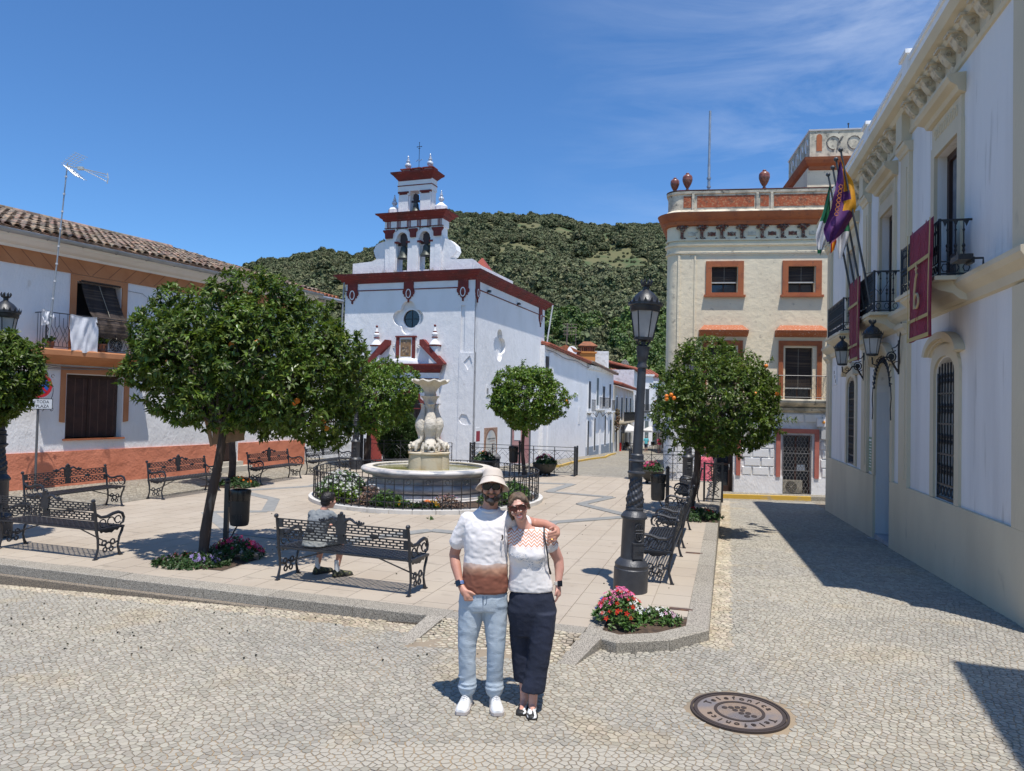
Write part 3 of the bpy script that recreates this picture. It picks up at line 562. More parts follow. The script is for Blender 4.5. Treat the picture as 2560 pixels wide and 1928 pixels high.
# portal with broken pediment
g = MB(FR_); PP = [(0, 3.78), (.16, 3.80), (.18, 3.92), (.28, 3.98), (.32, 4.12), (.40, 4.20), (.40, 4.27), (0, 4.30)]; g.mould(2.05, 6.1, PP, 1, 1); g.build('pediment_base', OXBLOOD, church)
for s_ in (1, -1):
    c_ = 4.10; g = MB(FR_); x0, x1 = (c_+s_*2.50, 4.25), (c_+s_*.98, 5.62); pts = [x0, (x0[0]-s_*.36, 4.25), (x1[0], x1[1]-.30), x1, (x1[0]+s_*.22, x1[1]+.02), (x0[0], 4.33)]
    g.poly(pts, 0, .38); g.build('raking_cornice', OXBLOOD, church)
    g = MB(FR_); g.poly([(c_+s_*2.15, 4.27), (c_+s_*.55, 4.27), (c_+s_*.95, 5.36)], 0, .08); g.build('tympanum', WHITE, church)
    cx_ = c_+s_*1.83; g = MB(FR_); g.box(cx_-.26, cx_+.26, .0, .34, 4.3, 5.26, 0); g.box(cx_-.32, cx_+.32, .0, .38, 5.26, 5.34, 1)
    pr = [(.30, 5.34), (.26, 5.44), (.17, 5.56), (.13, 5.68), (.15, 5.72), (.15, 5.78), (.10, 5.80), (.15, 5.86), (.17, 5.93), (.14, 6.0), (.08, 6.04), (.10, 6.09), (.06, 6.2), (.05, 6.34)]
    g.lathe(pr, 12, (cx_, .2, 0), 0); g.lathe([(.16, 5.715), (.17, 5.75), (.16, 5.785)], 12, (cx_, .2, 0), 1); g.lathe([(.11, 6.04), (.115, 6.07), (.10, 6.1)], 12, (cx_, .2, 0), 1); g.ball((cx_, .2, 6.40), .075, m=1); g.build('pinnacle', [WHITE_S, OXBLOOD], church, smooth=40)
    cx_ = c_+s_*.78; g = MB(FR_); sp = [(cx_+s_*(.02+.16*(1-t/14)*math.cos(t*.75)), .05, 5.28+.16*(1-t/14)*math.sin(t*.75)) for t in range(14)]; g.tube(sp, .025, 5); g.tube([(cx_+s_*.18, .05, 5.28), (cx_+s_*.14, .05, 4.9), (cx_+s_*.02, .05, 4.6)], .03, 5); g.build('scroll', WHITE_S, church)
g = MB(FR_); g.box(3.50, 4.70, 0, .10, 4.62, 5.86, 0); g.box(3.50, 3.69, .10, .16, 4.62, 5.82, 1); g.box(4.51, 4.70, .10, .16, 4.62, 5.82, 1); g.box(3.46, 4.74, .0, .2, 5.78, 5.86, 1)
nf = g.build('niche_frame', [WHITE_S, OXBLOOD], church)
IMG = mat('painted_tile_picture', (.30, .17, .08), .4, (.14, .09, .06), 5, .42, .58, col3=(.48, .34, .2), ns3=9, lo3=.55, hi3=.66); g = MB(FR_); g.box(3.78, 4.42, .10, .13, 4.70, 5.66, 0); g.box(3.84, 4.36, .13, .135, 4.76, 5.60, 1)
g.build('tile_picture', [mat('ochre_border', (.35, .2, .07), .5), IMG], nf)
g = MB(FR_); g.lathe([(.95, 0), (.93, .12), (.8, .26), (.5, .34), (.1, .37)], 18, (4.1, .02, 4.28), ey=.32, mod=lambda a, z, i: 1+.05*math.sin(a*9)); g.build('shell_base', WHITE, church, smooth=60)
g = MB(FR_); g.box(1.98, 6.2, 0, .12, 3.44, 3.78); g.box(1.98, 6.2, .12, .15, 3.42, 3.50); g.build('portal_frieze', WHITE, church)
g = MB(FR_); g.box(2.0, 6.18, .15, .17, 3.425, 3.475); g.build('portal_line', OXBLOOD, church)
for u in (2.0, 5.7):
    g = MB(FR_); g.box(u, u+.48, 0, .12, ZB, 3.42, 0); g.build('portal_pilaster', WHITE, church); g = MB(FR_); g.box(u+.12 if u < 3 else u+.1, u+.36, .12, .15, ZB, 2.6, 0)
    g.lathe([(.5, ZB), (.5, -.2), (.42, .25), (.3, .5), (.2, .62), (.17, 1.6)], 12, (u+.24, .12, 0), ey=.3); g.build('portal_red_column', mat('red_column_paint', (.30, .045, .03), .7), church, smooth=40)
g = MB(FR_); g.poly(archpoly(3.0, 4.8, ZB, 1.7, .95), -.32, -.28); dr = g.build('church_door', WOODD, church)
g = MB(FR_)
for i in range(4):
    for j in range(5): g.box(3.1+i*.42, 3.44+i*.42, -.28, -.26, ZB+.2+j*.7, ZB+.75+j*.7)
g.build('door_panel', WOODD, dr)
g = MB(FR_); o1 = [(2.85, 1.75), (2.95, 2.2), (3.15, 2.35), (3.2, 2.6), (3.45, 2.75), (3.7, 2.7), (3.88, 2.95), (4.1, 2.7), (4.35, 2.75), (4.6, 2.6), (4.65, 2.35), (4.85, 2.2), (4.95, 1.75)]
g.poly(o1+[(a, b) for a, b in reversed(archpoly(2.95, 4.85, 1.7, 1.7, .98)[2:][::-1])][::1] if False else o1+list(arc(3.9, 1.7, .95, .98, 0, 180, 10))[::1][::-1][::-1][::1] if False else o1, .0, .05, [ [(3.1, 1.8)]+arc(3.9, 1.8, .8, .85, 180, 0, 8)[1:] ]); g.build('door_arch_trim', OXBLOOD, church)
# roof of tiles behind parapets
g = MB(FR_); g.poly([(-.45, 9.46), (U1+.45, 9.46), (U1/2, 11.0)], -13.6, -6.9, m=0); g.build('nave_roof', TILE, church)
g = MB(FR_); g.box(.25, 3.2, -7.5, -.3, 9.2, 9.44); g.build('flat_roof', WHITE_O, church)
# parapet: front run with volutes, side run
g = MB(FR_); pts = [(7.80, 9.46), (7.80, 10.14), (6.55, 10.22), (6.25, 10.34)]
pts += [(6.35, 10.55), (6.44, 10.85), (6.30, 11.15), (5.98, 11.30), (5.62, 11.36), (5.60, 11.5), (5.60, 12.45), (2.08, 12.45), (2.08, 11.55), (1.98, 11.36), (1.62, 11.22), (1.28, 10.92), (1.20, 10.62), (1.36, 10.36), (1.62, 10.20), (1.45, 10.12), (.26, 10.10), (.26, 9.46)]
h1 = archpoly(4.22, 4.90, 9.62, 11.42, .36); h2 = archpoly(2.80, 3.46, 9.62, 11.42, .36)
g.poly(pts, -.75, -.08, [h1, h2]); g.build('bell_gable_wall', WHITE, church)
g = MB(SD_); g.box(-.0+.3, 6.9, -.55, -.25, 9.40, 9.98); g.poly([(1.5, 9.98), (.3, 9.98), (.3, 10.1)], -.55, -.25); g.build('side_parapet', WHITE, church)
for (a, b) in ((4.94, 5.62), (3.50, 4.18), (2.06, 2.76)):
    g = MB(FR_); g.box(a, b, -.08, .04, 9.46, 12.2); g.box(a+.08, b-.30 if b > 5 else b-.28, .04, .07, 9.5, 11.3); g.build('belfry_pier', WHITE, church)
for (a, b) in ((5.0, 5.72), (3.56, 4.10), (1.96, 2.66)):
    g = MB(FR_); h = (a+b)/2; w = (b-a)/2; g.poly([(h-w*.62, 11.46), (h+w*.62, 11.46), (h+w*.66, 11.72), (h+w, 11.86), (h+w, 11.94), (h-w, 11.94), (h-w, 11.86), (h-w*.66, 11.72)], .03, .16); g.build('pier_capital', OXBLOOD, church)
for a in (4.90, 4.16, 3.46, 2.72):
    g = MB(FR_); g.box(a-.11, a+.11, -.5, .08, 11.16, 11.26); g.build('impost', OXBLOOD, church)
for (c_, r_) in ((4.56, .34), (3.13, .33)):
    g = MB(FR_); g.poly(arc(c_, 11.42, r_+.2, .56, 0, 180, 12)+arc(c_, 11.42, r_, .37, 180, 0, 12), -.08, .03); g.build('arch_band', WHITE, church)
g = MB(FR_); g.box(2.02, 5.66, -.8, .07, 12.02, 12.45); g.build('frieze', WHITE, church)
g = MB(FR_); g.box(2.0, 5.68, -.05, .09, 12.02, 12.06)
for k in range(6):
    u = 2.20+k*.64
    for q in (-.09, 0, .09): g.box(u+q-.02, u+q+.02, .07, .10, 12.06, 12.42)
g.build('triglyph_lines', OXBLOOD, church)
def ring_cornice(u0, u1, d0, d1, prof, name):
    g = MB(FR_); n = len(prof); vs = []
    for o, z in prof: vs += [(u0-o, d0-o, z), (u1+o, d0-o, z), (u1+o, d1+o, z), (u0-o, d1+o, z)]
    fs = [(0, 1, 2, 3), tuple(range(4*n-1, 4*n-5, -1))]
    for i in range(n-1):
        for j in range(4): k = (j+1) % 4; fs.append((4*i+j, 4*i+k, 4*i+4+k, 4*i+4+j))
    g.add(vs, fs); return g.build(name, OXBLOOD, church)
ring_cornice(2.02, 5.66, -.8, .08, [(0, 12.42), (.08, 12.46), (.10, 12.54), (.22, 12.62), (.26, 12.70), (.40, 12.76), (.42, 12.84), (.0, 12.88)], 'middle_cornice')
g = MB(FR_); h3 = archpoly(3.54, 4.16, 12.9, 13.92, .33); g.poly(rect(2.80, 4.86, 12.84, 14.80), -.62, -.08, [h3]); g.build('upper_bell_wall', WHITE, church)
for (a, b) in ((4.24, 4.84), (2.84, 3.46)):
    g = MB(FR_); g.box(a, b, -.08, .03, 12.86, 14.1); g.build('belfry_pier', WHITE, church); g = MB(FR_); g.box(a-.03, b+.03, -.1, .1, 14.02, 14.10); g.box(a+.06, b-.06, -.1, .06, 13.94, 14.02); g.build('pier_capital', OXBLOOD, church)
g = MB(FR_); g.poly(arc(3.85, 13.92, .5, .5, 0, 180, 12)+arc(3.85, 13.92, .31, .34, 180, 0, 12), -.08, .02); g.build('arch_band', WHITE, church)
g = MB(FR_); g.box(2.76, 4.90, -.66, .04, 14.12, 14.80, 0); g.box(2.74, 4.92, -.68, .06, 14.42, 14.47, 1); g.build('frieze', [WHITE, OXBLOOD], church)
ring_cornice(2.80, 4.86, -.62, .05, [(0, 14.72), (.06, 14.80), (.10, 14.84), (.20, 14.96), (.24, 15.0), (.34, 15.08), (.36, 15.17), (.0, 15.2)], 'top_cornice')
BRICKG = mat('weathered_grey_cap', (.36, .34, .30), .9, (.16, .14, .13), 6, .45, .6, bump=.01, bs=25)
URN = mat('glazed_blue_white_urn', (.62, .64, .68), .3, (.18, .22, .32), 16, .50, .58, spec=.7)
for u in (4.45, 3.05, 3.76):
    w = .34 if u != 3.76 else .30; g = MB(FR_); g.box(u-w/1.4, u+w/1.4, -.5, -.04, 15.18, 15.38, 0); g.box(u-w, u+w, -.6, .04, 15.38, 15.44, 1); g.build('cap_block', [BRICKG, OXBLOOD], church)
for u, z, s_ in ((4.45, 15.44, 1), (3.05, 15.44, 1), (5.26, 13.36, .86), (2.30, 13.40, .86)):
    g = MB(FR_); pr = [(.10, 0), (.07, .05), (.09, .10), (.17, .18), (.19, .27), (.15, .36), (.08, .41), (.11, .45), (.11, .52), (.06, .56), (.07, .62), (.03, .72), (.05, .76), (.01, .84)]
    g.lathe([(r_*s_, q*s_) for r_, q in pr], 12, (u, -.28, z)); g.build('urn_finial', URN, church, smooth=50)
for u in (5.26, 2.30):
    g = MB(FR_); g.lathe([(.36, 12.86), (.36, 13.18), (.30, 13.26), (.18, 13.34), (.1, 13.42)], 8, (u, -.28, 0), a0=PI/8); g.build('finial_pedestal', WHITE, church)
g = MB(FR_); g.ball((3.76, -.28, 15.46), .12); g.tube([(3.76, -.28, 15.5), (3.76, -.28, 16.98)], .016, 5); g.box(3.62, 3.90, -.29, -.27, 16.72, 16.75); g.box(3.70, 3.82, -.29, -.27, 16.62, 16.65)
for a in range(3): g.ball(((3.62, 3.90, 3.76)[a], -.28, (16.735, 16.735, 16.97)[a]), .03, 6, 4)
g.tube([(3.55+.42*t/8, -.28, 15.95+.05*math.sin(t*1.6)) for t in range(9)], .012, 4); g.build('iron_cross', IRON, church)
BELLM = mat('old_bronze_bell', (.055, .06, .05), .5, (.10, .11, .09), 5, .45, .6, metal=.35)
for c_, zb_, s_ in ((4.54, 10.32, 1.0), (3.12, 10.42, .92), (3.85, 12.98, .72)):
    g = MB(FR_); pr = [(.40, 0), (.36, .07), (.28, .2), (.235, .4), (.22, .58), (.17, .68), (.06, .73)]; g.lathe([(r_*s_*.95, z*s_) for r_, z in pr], 18, (c_, -.22, zb_)); g.tube([(c_, -.22, zb_-.12), (c_, -.22, zb_+.3)], .025, 5); bl = g.build('bell', BELLM, church, smooth=40)
    g = MB(FR_); zt = zb_+.72*s_; g.box(c_-.36*s_, c_+.36*s_, -.28, -.16, zt+.02, zt+.12); g.poly([(c_-.10*s_, zt), (c_+.10*s_, zt), (c_+.22*s_, zt+.3*s_), (c_+.2*s_, zt+.62*s_), (c_, zt+.74*s_), (c_-.2*s_, zt+.62*s_), (c_-.22*s_, zt+.3*s_)], -.29, -.15); g.build('bell_yoke', WOODD, bl)
# orange tile pyramid behind the right volute
g = MB(FR_); g.lathe([(1.3, 9.8), (.05, 11.2)], 4, (1.7, -5.2, 0), a0=PI/4); g.build('lantern_roof', mat('red_glazed_tile', (.33, .07, .04), .5), church)
# downpipe at the far end, floodlights, weeds on the cornice
g = MB(SD_); g.tube([(13.3, .55, 9.3), (13.35, .35, 8.0), (13.3, .1, 6.0), (13.25, .08, ZB)], .05, 6); g.build('downpipe', mat('white_pipe', (.7, .7, .7), .4), church, smooth=40)
g = MB(FR_); g.tube([(8.22, .1, 9.3), (8.3, .1, 7), (8.26, .06, -1)], .05, 6); g.build('downpipe', mat('grey_pipe', (.25, .25, .26), .4), church, smooth=40)
for u in (1.75, 7.0):
    g = MB(SD_); g.box(u, u+.22, .05, .2, 8.50, 8.62); g.box(u+.08, u+.14, 0, .06, 8.5, 8.54); g.build('floodlight', IRON, church)
g = MB(FR_); 
for k in range(40):
    u = rng.choice([6.4, 5.7, 4.9, 4.7, 2.6, 2.5, 1.9])+rng.normal(0, .12); h = rng.uniform(.08, .3); x = u+rng.normal(0, .05); g.add([(u-.012, .05, 9.46), (u+.012, .05, 9.46), (x, .08, 9.46+h)], [(0, 1, 2)])
g.build('cornice_weeds', mat('dry_weed', (.22, .14, .05), .9), church, fix=False)
# ceramic plates and posters on the side wall
def onside(o): o.location = loc; o.rotation_euler.z = rzz; return o
g = MB(SD_); g.box(1.95, 2.35, .0, .03, 2.55, 3.2, 0)
for k in range(4): g.box(2.02+k*.075, 2.06+k*.075, .03, .034, 2.68+.02*(k % 2), 3.02, 1)
tag(onside(g.build('street_plaque', [WHITE_S, IRON])), 'small white ceramic plaque with dark lettering high on the church side wall', 'plaque')
g = MB(SD_); g.box(.55, 1.15, .0, .03, -.55, .78, 0); g.box(.57, 1.13, .03, .033, .02, .60, 1)
for k in range(3): g.box(.64+k*.17, .68+k*.17, .03, .034, -.42, -.08, 2)
tag(onside(g.build('narrow_sign', [WHITE_S, mat('crimson_print', (.30, .02, .03), .6), IRON])), 'narrow crimson and white sign near the corner of the church side wall', 'sign')
g = MB(SD_); g.box(1.85, 3.9, .0, .04, -1.35, .74, 0); g.poly(archpoly(2.05, 3.7, -1.2, -.2, .8, 12), .04, .045, m=1); g.poly(arc(2.875, -.2, .98, .9, 0, 180, 14)+arc(2.875, -.2, .86, .80, 180, 0, 14), .045, .05, m=2)
for k in range(5): g.box(2.9-(.25 if k == 0 else -.1), 3.45, .046, .05, -.05-k*.16, -.02-k*.16, 2)
pb = onside(g.build('tile_panel', [mat('terracotta_tile_border', (.32, .17, .10), .5, (.45, .3, .2), 8), mat('cream_tile', (.60, .56, .48), .5, (.42, .45, .46), 1.3, .5, .7), mat('tile_print', (.25, .12, .07), .5)])); tag(pb, 'large painted tile panel with an arch and lettering on the church side wall', 'tile panel')
for txt, sz, z in (('CONJUNTO HISTORICO', .12, .10),):
    me = text_mesh(txt, sz, .002, IRON); o = link('lettering', me, pb); q = Matrix.Identity(4)
    o.matrix_local = Matrix(((0, 0, -1, -.055), (-1, 0, 0, -2.88), (0, 1, 0, z), (0, 0, 0, 1))) if False else Matrix(((0, 0, -1, -.055), (-1, 0, 0, -2.88), (0, 1, 0, z), (0, 0, 0, 1)))

# ------------------------------------------------------------ house with the salmon plinth on the left
loc, rzz = facade((-11.0, 16.08), 26.5)
lh = empty('white_house', 'white two storey house with ochre bands, salmon plinth and old tiled roof', 'house', loc, rzz)
L_ = lambda u, d, z: (u, -d, z)
g = MB(L_); W1 = rect(1.37, 2.53, 3.16, 4.84); W2 = rect(1.23, 2.66, 1.10, 2.62); D1 = rect(5.66, 6.42, .28, 2.5); W3 = rect(5.75, 6.8, 3.6, 4.7); W4 = rect(-2.6, -1.6, 1.1, 2.5)
g.poly(rect(-9, 9.25, -.9, 5.03), -.35, 0, [W1, W2, D1, W3, W4]); g.build('front_wall', WHITE, lh)
g = MB(L_); g.box(-9, 9.25, -7, -6.7, -.9, 5.3); g.box(9.0, 9.25, -6.7, -.35, -.9, 5.3); g.box(-9, -8.75, -6.7, -.35, -.9, 5.3); g.build('rear_walls', WHITE_O, lh)
g = MB(L_); g.poly([(-9, -.9), (9.27, -.9), (9.27, .81), (6.45, .81), (6.45, .25), (5.62, .25), (5.62, .81), (-9, .82)], 0, .035); g.build('plinth', SALMON, lh)
g = MB(L_); g.poly([(-9, 5.01), (1.22, 5.0), (2.7, 5.0), (9.27, 4.98), (9.27, 5.36), (-9, 5.38)], 0, .03); bd = g.build('ochre_band', ORANGE, lh)
DKO = mat('dark_ochre_line', (.20, .08, .04), .8)
for k in range(34):
    u = -8.6+k*.42; g = MB(L_); s_ = .34 if u < 1.9 else -.34
    g.add([(u+s_/2, .032, 5.02), (u+s_/2+.02, .032, 5.02), (u-s_/2+.02, .032, 5.36), (u-s_/2, .032, 5.36)], [(0, 1, 2, 3)]); g.build('band_joint', DKO, bd, fix=False)
g = MB(L_); prof = [(.0, 5.35), (.05, 5.35), (.09, 5.40), (.22, 5.44), (.34, 5.50), (.40, 5.52), (.44, 5.58), (0, 5.60)]; g.mould(-9, 9.3, prof); g.build('eaves_cove', WHITE_S, lh)
# gutter
g = MB(L_); n = 10; sec = [(.52+.085*math.cos(R(180+180*i/n)), 5.64+.085*math.sin(R(180+180*i/n))) for i in range(n+1)]+[(.52+.077*math.cos(R(360-180*i/n)), 5.645+.077*math.sin(R(360-180*i/n))) for i in range(n+1)]
g.mould(-9, 9.35, sec); gu = g.build('gutter', GALV, lh, smooth=40)
for k in range(19):
    u = -6.2+k*.82; g = MB(L_); g.tube([(u, .52+.092*math.cos(R(180+22.5*i)), 5.64+.092*math.sin(R(180+22.5*i))) for i in range(9)], .006, 4); g.build('gutter_strap', GALV, gu)
# roof slope and barrel tiles
RU0, RU1, RD0, RZ0, SL = -9.0, 9.3, .50, 5.70, .30
g = MB(L_); g.add([(RU0, RD0, RZ0-.04), (RU1, RD0, RZ0-.04), (RU1-2, -4.2, RZ0+SL*4.7-.04), (RU0, -4.2, RZ0+SL*4.7-.04), (RU1, -7, 5.3), (RU0, -7, 5.3)], [(0, 1, 2, 3), (1, 4, 2), (3, 2, 4, 5)]); rf = g.build('roof', TILE, lh)
def tile_v(n=5, r0_=.095, r1_=.07, L__=.42, th=.014):
    vs = []; 
    for (y, r_, z) in ((0, r0_, .012), (-L__, r1_, 0)):
        for q in (1, (r_-th)/r_):
            for i in range(n+1): a = R(180*i/n); vs.append((r_*q*math.cos(a), y, z+r_*q*.85*math.sin(a)))
    m_ = n+1; fs = []
    for i in range(n): fs += [(i, i+1, 2*m_+i+1, 2*m_+i), (i, m_+i, m_+i+1, i+1), (m_+i, 3*m_+i, 3*m_+i+1, m_+i+1)]
    return np.array(vs), fs
TV_, TF_ = tile_v(); tang = math.atan(SL); tmesh = bpy.data.meshes.new('roof_tile'); 
def tpos(u, k):  # row k up the slope
    dd = k*.36; return (u, RD0+.04-dd*math.cos(tang), RZ0+dd*math.sin(tang))
cellsT = []
nu = int((RU1-RU0)/.205)
for k in range(13):
    for i in range(nu):
        u = RU0+.1+i*.205
        if u > RU1-.1-max(0, k*.36*.42): continue
        cellsT.append((u, k, (u+3.5)**2*0+abs(u-2.2)+k*.5))
inst = sorted([c_ for c_ in cellsT if -0.8 < c_[0] < 6.2], key=lambda c_: (c_[1], abs(c_[0]-2)))
single = inst[:300]; sset = set((c_[0], c_[1]) for c_ in single)
ca, sa = math.cos(-tang), math.sin(-tang)
def place(V, u, k, tw=0, dz=0):
    x, y, z = V[:, 0], V[:, 1], V[:, 2]; x2 = x*math.cos(tw)-y*math.sin(tw); y2 = x*math.sin(tw)+y*math.cos(tw)
    # local tile y goes up the slope with -y; slope rises towards +y local of house (inwards)
    up_ = -y2; p = tpos(u, k); return np.stack([p[0]+x2, -(p[1]-up_*math.cos(tang)+z*math.sin(tang)*-1*0), p[2]+up_*math.sin(tang)+z*math.cos(tang)+dz], 1)
def joinT(keys, mesh_name, m):
    V = []; F = []
    for (u, k) in keys:
        V.append(place(TV_, u, k, rng.normal(0, .03), rng.uniform(-.008, .012))); F += [tuple(i+len(TV_)*(len(V)-1) for i in f) for f in TF_]
    return fastmesh(mesh_name, np.concatenate(V), np.array(F), m)
for (u, k, _) in single:
    v = place(TV_, 0, 0, rng.normal(0, .04), rng.uniform(-.01, .014)) if False else None
tms = []
for q in range(8):
    v = place(TV_, 0, 0, rng.normal(0, .04), 0); p0_ = tpos(0, 0); v = v-np.array([p0_[0], -p0_[1], p0_[2]]); me = bpy.data.meshes.new('roof_tile'); me.from_pydata(v.tolist(), [], TF_)
    me.materials.append(mat('clay_roof_tile_single', (.32, .19, .12), .9, (.24, .19, .14), 3, .35, .6, bump=.006, bs=40, rnd=.42, col3=(.10, .085, .07), ns3=9, lo3=.45, hi3=.62)); tms.append(me)
for n_, (u, k, _) in enumerate(single):
    p = tpos(u, k); link('roof_tile', tms[n_ % 8], rf, (p[0], -p[1], p[2]+rng.uniform(-.008, .014)))
link('far_roof_tiles', joinT([(c_[0], c_[1]) for c_ in cellsT if (c_[0], c_[1]) not in sset], 'far_roof_tiles', TILE), rf, stuff=True)
g = MB(L_)
for k in range(46): u = RU0+k*.36; zz = RZ0+SL*4.7; g.tube([(u, -4.2, zz+.0), (u+.4, -4.2, zz+.02)], [.12, .10], 8) if u < RU1-2.4 else None
g.build('ridge_tile', TILE, rf, smooth=50, stuff=True)
# upper window with surround and rolled-out reed blind
def frame_part(f, parent, u0, u1, z0, z1, w, d, m, name='window_surround', bottom=False, d0=0):
    g = MB(f); pts = rect(u0, u1, z0, z1)
    if bottom: g.poly(pts, d0, d, [rect(u0+w, u1-w, z0+w, z1-w)])
    else: g.poly([(u0, z0), (u0+w, z0), (u0+w, z1-w), (u1-w, z1-w), (u1-w, z0), (u1, z0), (u1, z1), (u0, z1)], d0, d)
    return g.build(name, m, parent)
frame_part(L_, lh, 1.23, 2.68, 3.17, 4.99, .14, .04, ORANGE)
g = MB(L_); g.box(1.37, 2.53, -.35, -.30, 3.16, 4.84); dr = g.build('balcony_door', DARK, lh)
# reed blind hanging out over the railing
g = MB(L_); blind = [(-.02, 4.80), (.02, 4.6), (.12, 4.35), (.25, 4.1), (.40, 3.93), (.47, 3.82), (.48, 3.62), (.475, 3.52)]
vs = []; fs = []
for i, (d, z) in enumerate(blind):
    for j in range(9): u = 1.50+.88*j/8+.02*i; vs.append((u, d+.012*math.sin(j*2.1+i), z))
for i in range(len(blind)-1):
    for j in range(8): a = i*9+j; fs.append((a, a+1, a+10, a+9))
g.add(vs, fs); o = g.build('reed_blind', REED, lh, fix=False, smooth=60)
md = o.modifiers.new('thick', 'SOLIDIFY'); md.thickness = .012
g = MB(L_)
for i in range(46):
    t = i/45*(len(blind)-1); a = int(min(t, len(blind)-2)); f_ = t-a; d = blind[a][0]*(1-f_)+blind[a+1][0]*f_; z = blind[a][1]*(1-f_)+blind[a+1][1]*f_; g.tube([(1.50+.02*t, d+.012, z), (2.38+.02*t, d+.012, z)], .006, 4)
g.build('reed', REED, o, stuff=True); g = MB(L_); g.tube([(1.92, .03, 4.8), (2.02, .3, 4.1), (2.1, .5, 3.5)], .006, 4); g.build('blind_cord', mat('pale_cord', (.4, .36, .28), .8), o)
g = MB(L_); g.tube([(1.46, 0, 4.84), (1.46, .02, 4.86), (2.48, .02, 4.86)], .03, 6); g.build('blind_roller', REED, lh)
# balcony slab and railing
g = MB(L_); g.mould(.33, 3.02, [(0, 3.17), (.46, 3.17), (.48, 3.14), (.48, 3.03), (.44, 3.01), (.42, 2.98), (.25, 2.90), (.05, 2.84), (0, 2.84)], .0, .0); g.build('balcony_slab', ORANGE, lh)
g = MB(L_); g.box(-9, 9.27, 0, .05, 2.98, 3.15); g.build('ochre_string_course', ORANGE, lh)
def diamond_rail(g, u0, u1, d, z0, z1, n, r_=.007):
    g.tube([(u0, d, z1), (u1, d, z1)], .012, 6); g.tube([(u0, d, z0+.04), (u1, d, z0+.04)], .01, 6)
    w = (u1-u0)/n
    for i in range(n):
        a = u0+w*i; c_ = a+w/2; b = a+w
        g.tube([(a, d, z1-.1), (a, d, z0+.62*(z1-z0)), (c_, d, z0+.40*(z1-z0)), (a, d, z0+.18*(z1-z0)), (a, d, z0+.04)], r_, 4)
        g.tube([(c_, d, z1), (c_, d, z0+.66*(z1-z0)), (a+w*.02, d, z0+.40*(z1-z0)), (c_, d, z0+.14*(z1-z0)), (c_, d, z0+.04)], r_, 4)
        g.tube([(c_, d, z0+.66*(z1-z0)), (b, d, z0+.40*(z1-z0)), (c_, d, z0+.14*(z1-z0))], r_, 4)
g = MB(L_); diamond_rail(g, .46, 2.55, .42, 3.18, 3.98, 11); 
g.tube([(.46, .0, 3.98), (.46, .42, 3.98)], .012, 6); g.tube([(2.55, .0, 3.98), (2.55, .42, 3.98)], .012, 6)
for d in (.1, .2, .3): g.tube([(.46, d, 3.98), (.46, d, 3.2)], .007, 4); g.tube([(2.55, d, 3.98), (2.55, d, 3.2)], .007, 4)
g.tube([(.46, .42, 3.17), (.46, .42, 4.0)], .018, 6); g.tube([(2.55, .42, 3.17), (2.55, .42, 4.0)], .018, 6); g.build('balcony_railing', IRON, lh)
# lower window with surround tails, blind, sill
g = MB(L_); g.poly([(1.08, 1.50), (1.20, 1.48), (1.20, 2.64), (2.69, 2.64), (2.69, 1.48), (2.82, 1.50), (2.82, 2.80), (1.08, 2.80)], 0, .035); g.build('window_surround', ORANGE, lh)
g = MB(L_); g.box(1.17, 2.72, -.30, .06, 1.06, 1.10); g.build('window_sill', TERRA, lh)
g = MB(L_)
for i in range(58): z = 1.12+i*.0258; g.box(1.24, 2.65, -.20, -.185, z, z+.019)
bl = g.build('window_blind', BLIND, lh, stuff=False); g = MB(L_)
for u in (1.36, 1.55, 1.76, 1.95, 2.15, 2.38, 2.55): g.box(u, u+.006, -.186, -.183, 1.12, 2.58)
g.build('blind_tape', mat('blind_tape', (.2, .12, .09), .8), bl); g = MB(L_); g.box(1.24, 2.65, -.22, -.16, 2.54, 2.62); g.box(1.86, 1.90, -.186, -.17, 1.11, 2.55); g.build('blind_box', WOODD, bl)
g = MB(L_); g.box(1.23, 2.66, -.34, -.30, 1.1, 2.62); g.build('window_glass', GLASSD, lh)
g = MB(L_); g.box(5.66, 6.42, -.2, -.14, .28, 2.5); d_ = g.build('house_door', WOODD, lh); g = MB(L_); g.box(6.02, 6.05, -.14, -.12, .3, 2.5); g.build('door_seam', DARK, d_)
g = MB(L_); g.box(5.4, 6.75, -.14, .30, .0, .15); g.box(5.55, 6.5, -.14, .18, .15, .28); g.build('door_step', mat('pale_stone_step', (.5, .46, .38), .8), lh)
g = MB(L_); g.box(5.75, 6.8, -.3, -.2, 3.6, 4.7); g.build('window_glass', GLASSD, lh)
g = MB(L_); g.box(-2.6, -1.6, -.3, -.2, 1.1, 2.5); g.build('window_glass', GLASSD, lh)
# cables on the wall
CAB = mat('grey_cable', (.25, .24, .23), .6)
for k in range(3):
    g = MB(L_); pts = [(-9+.6*i, .05+.01*k, 2.79-.02*k+.03*math.sin(i*1.3+k)-(.0 if i > 14 else .0)) for i in range(31)]; g.tube(pts, .009, 4); g.build('wall_cable', CAB, lh)
g = MB(L_); g.tube([(2.6, .03, 4.80), (3.1, .03, 4.78), (3.25, .03, 4.7), (3.25, .03, 4.3), (3.25, .03, 3.6)], .006, 4); g.build('wall_cable', CAB, lh)
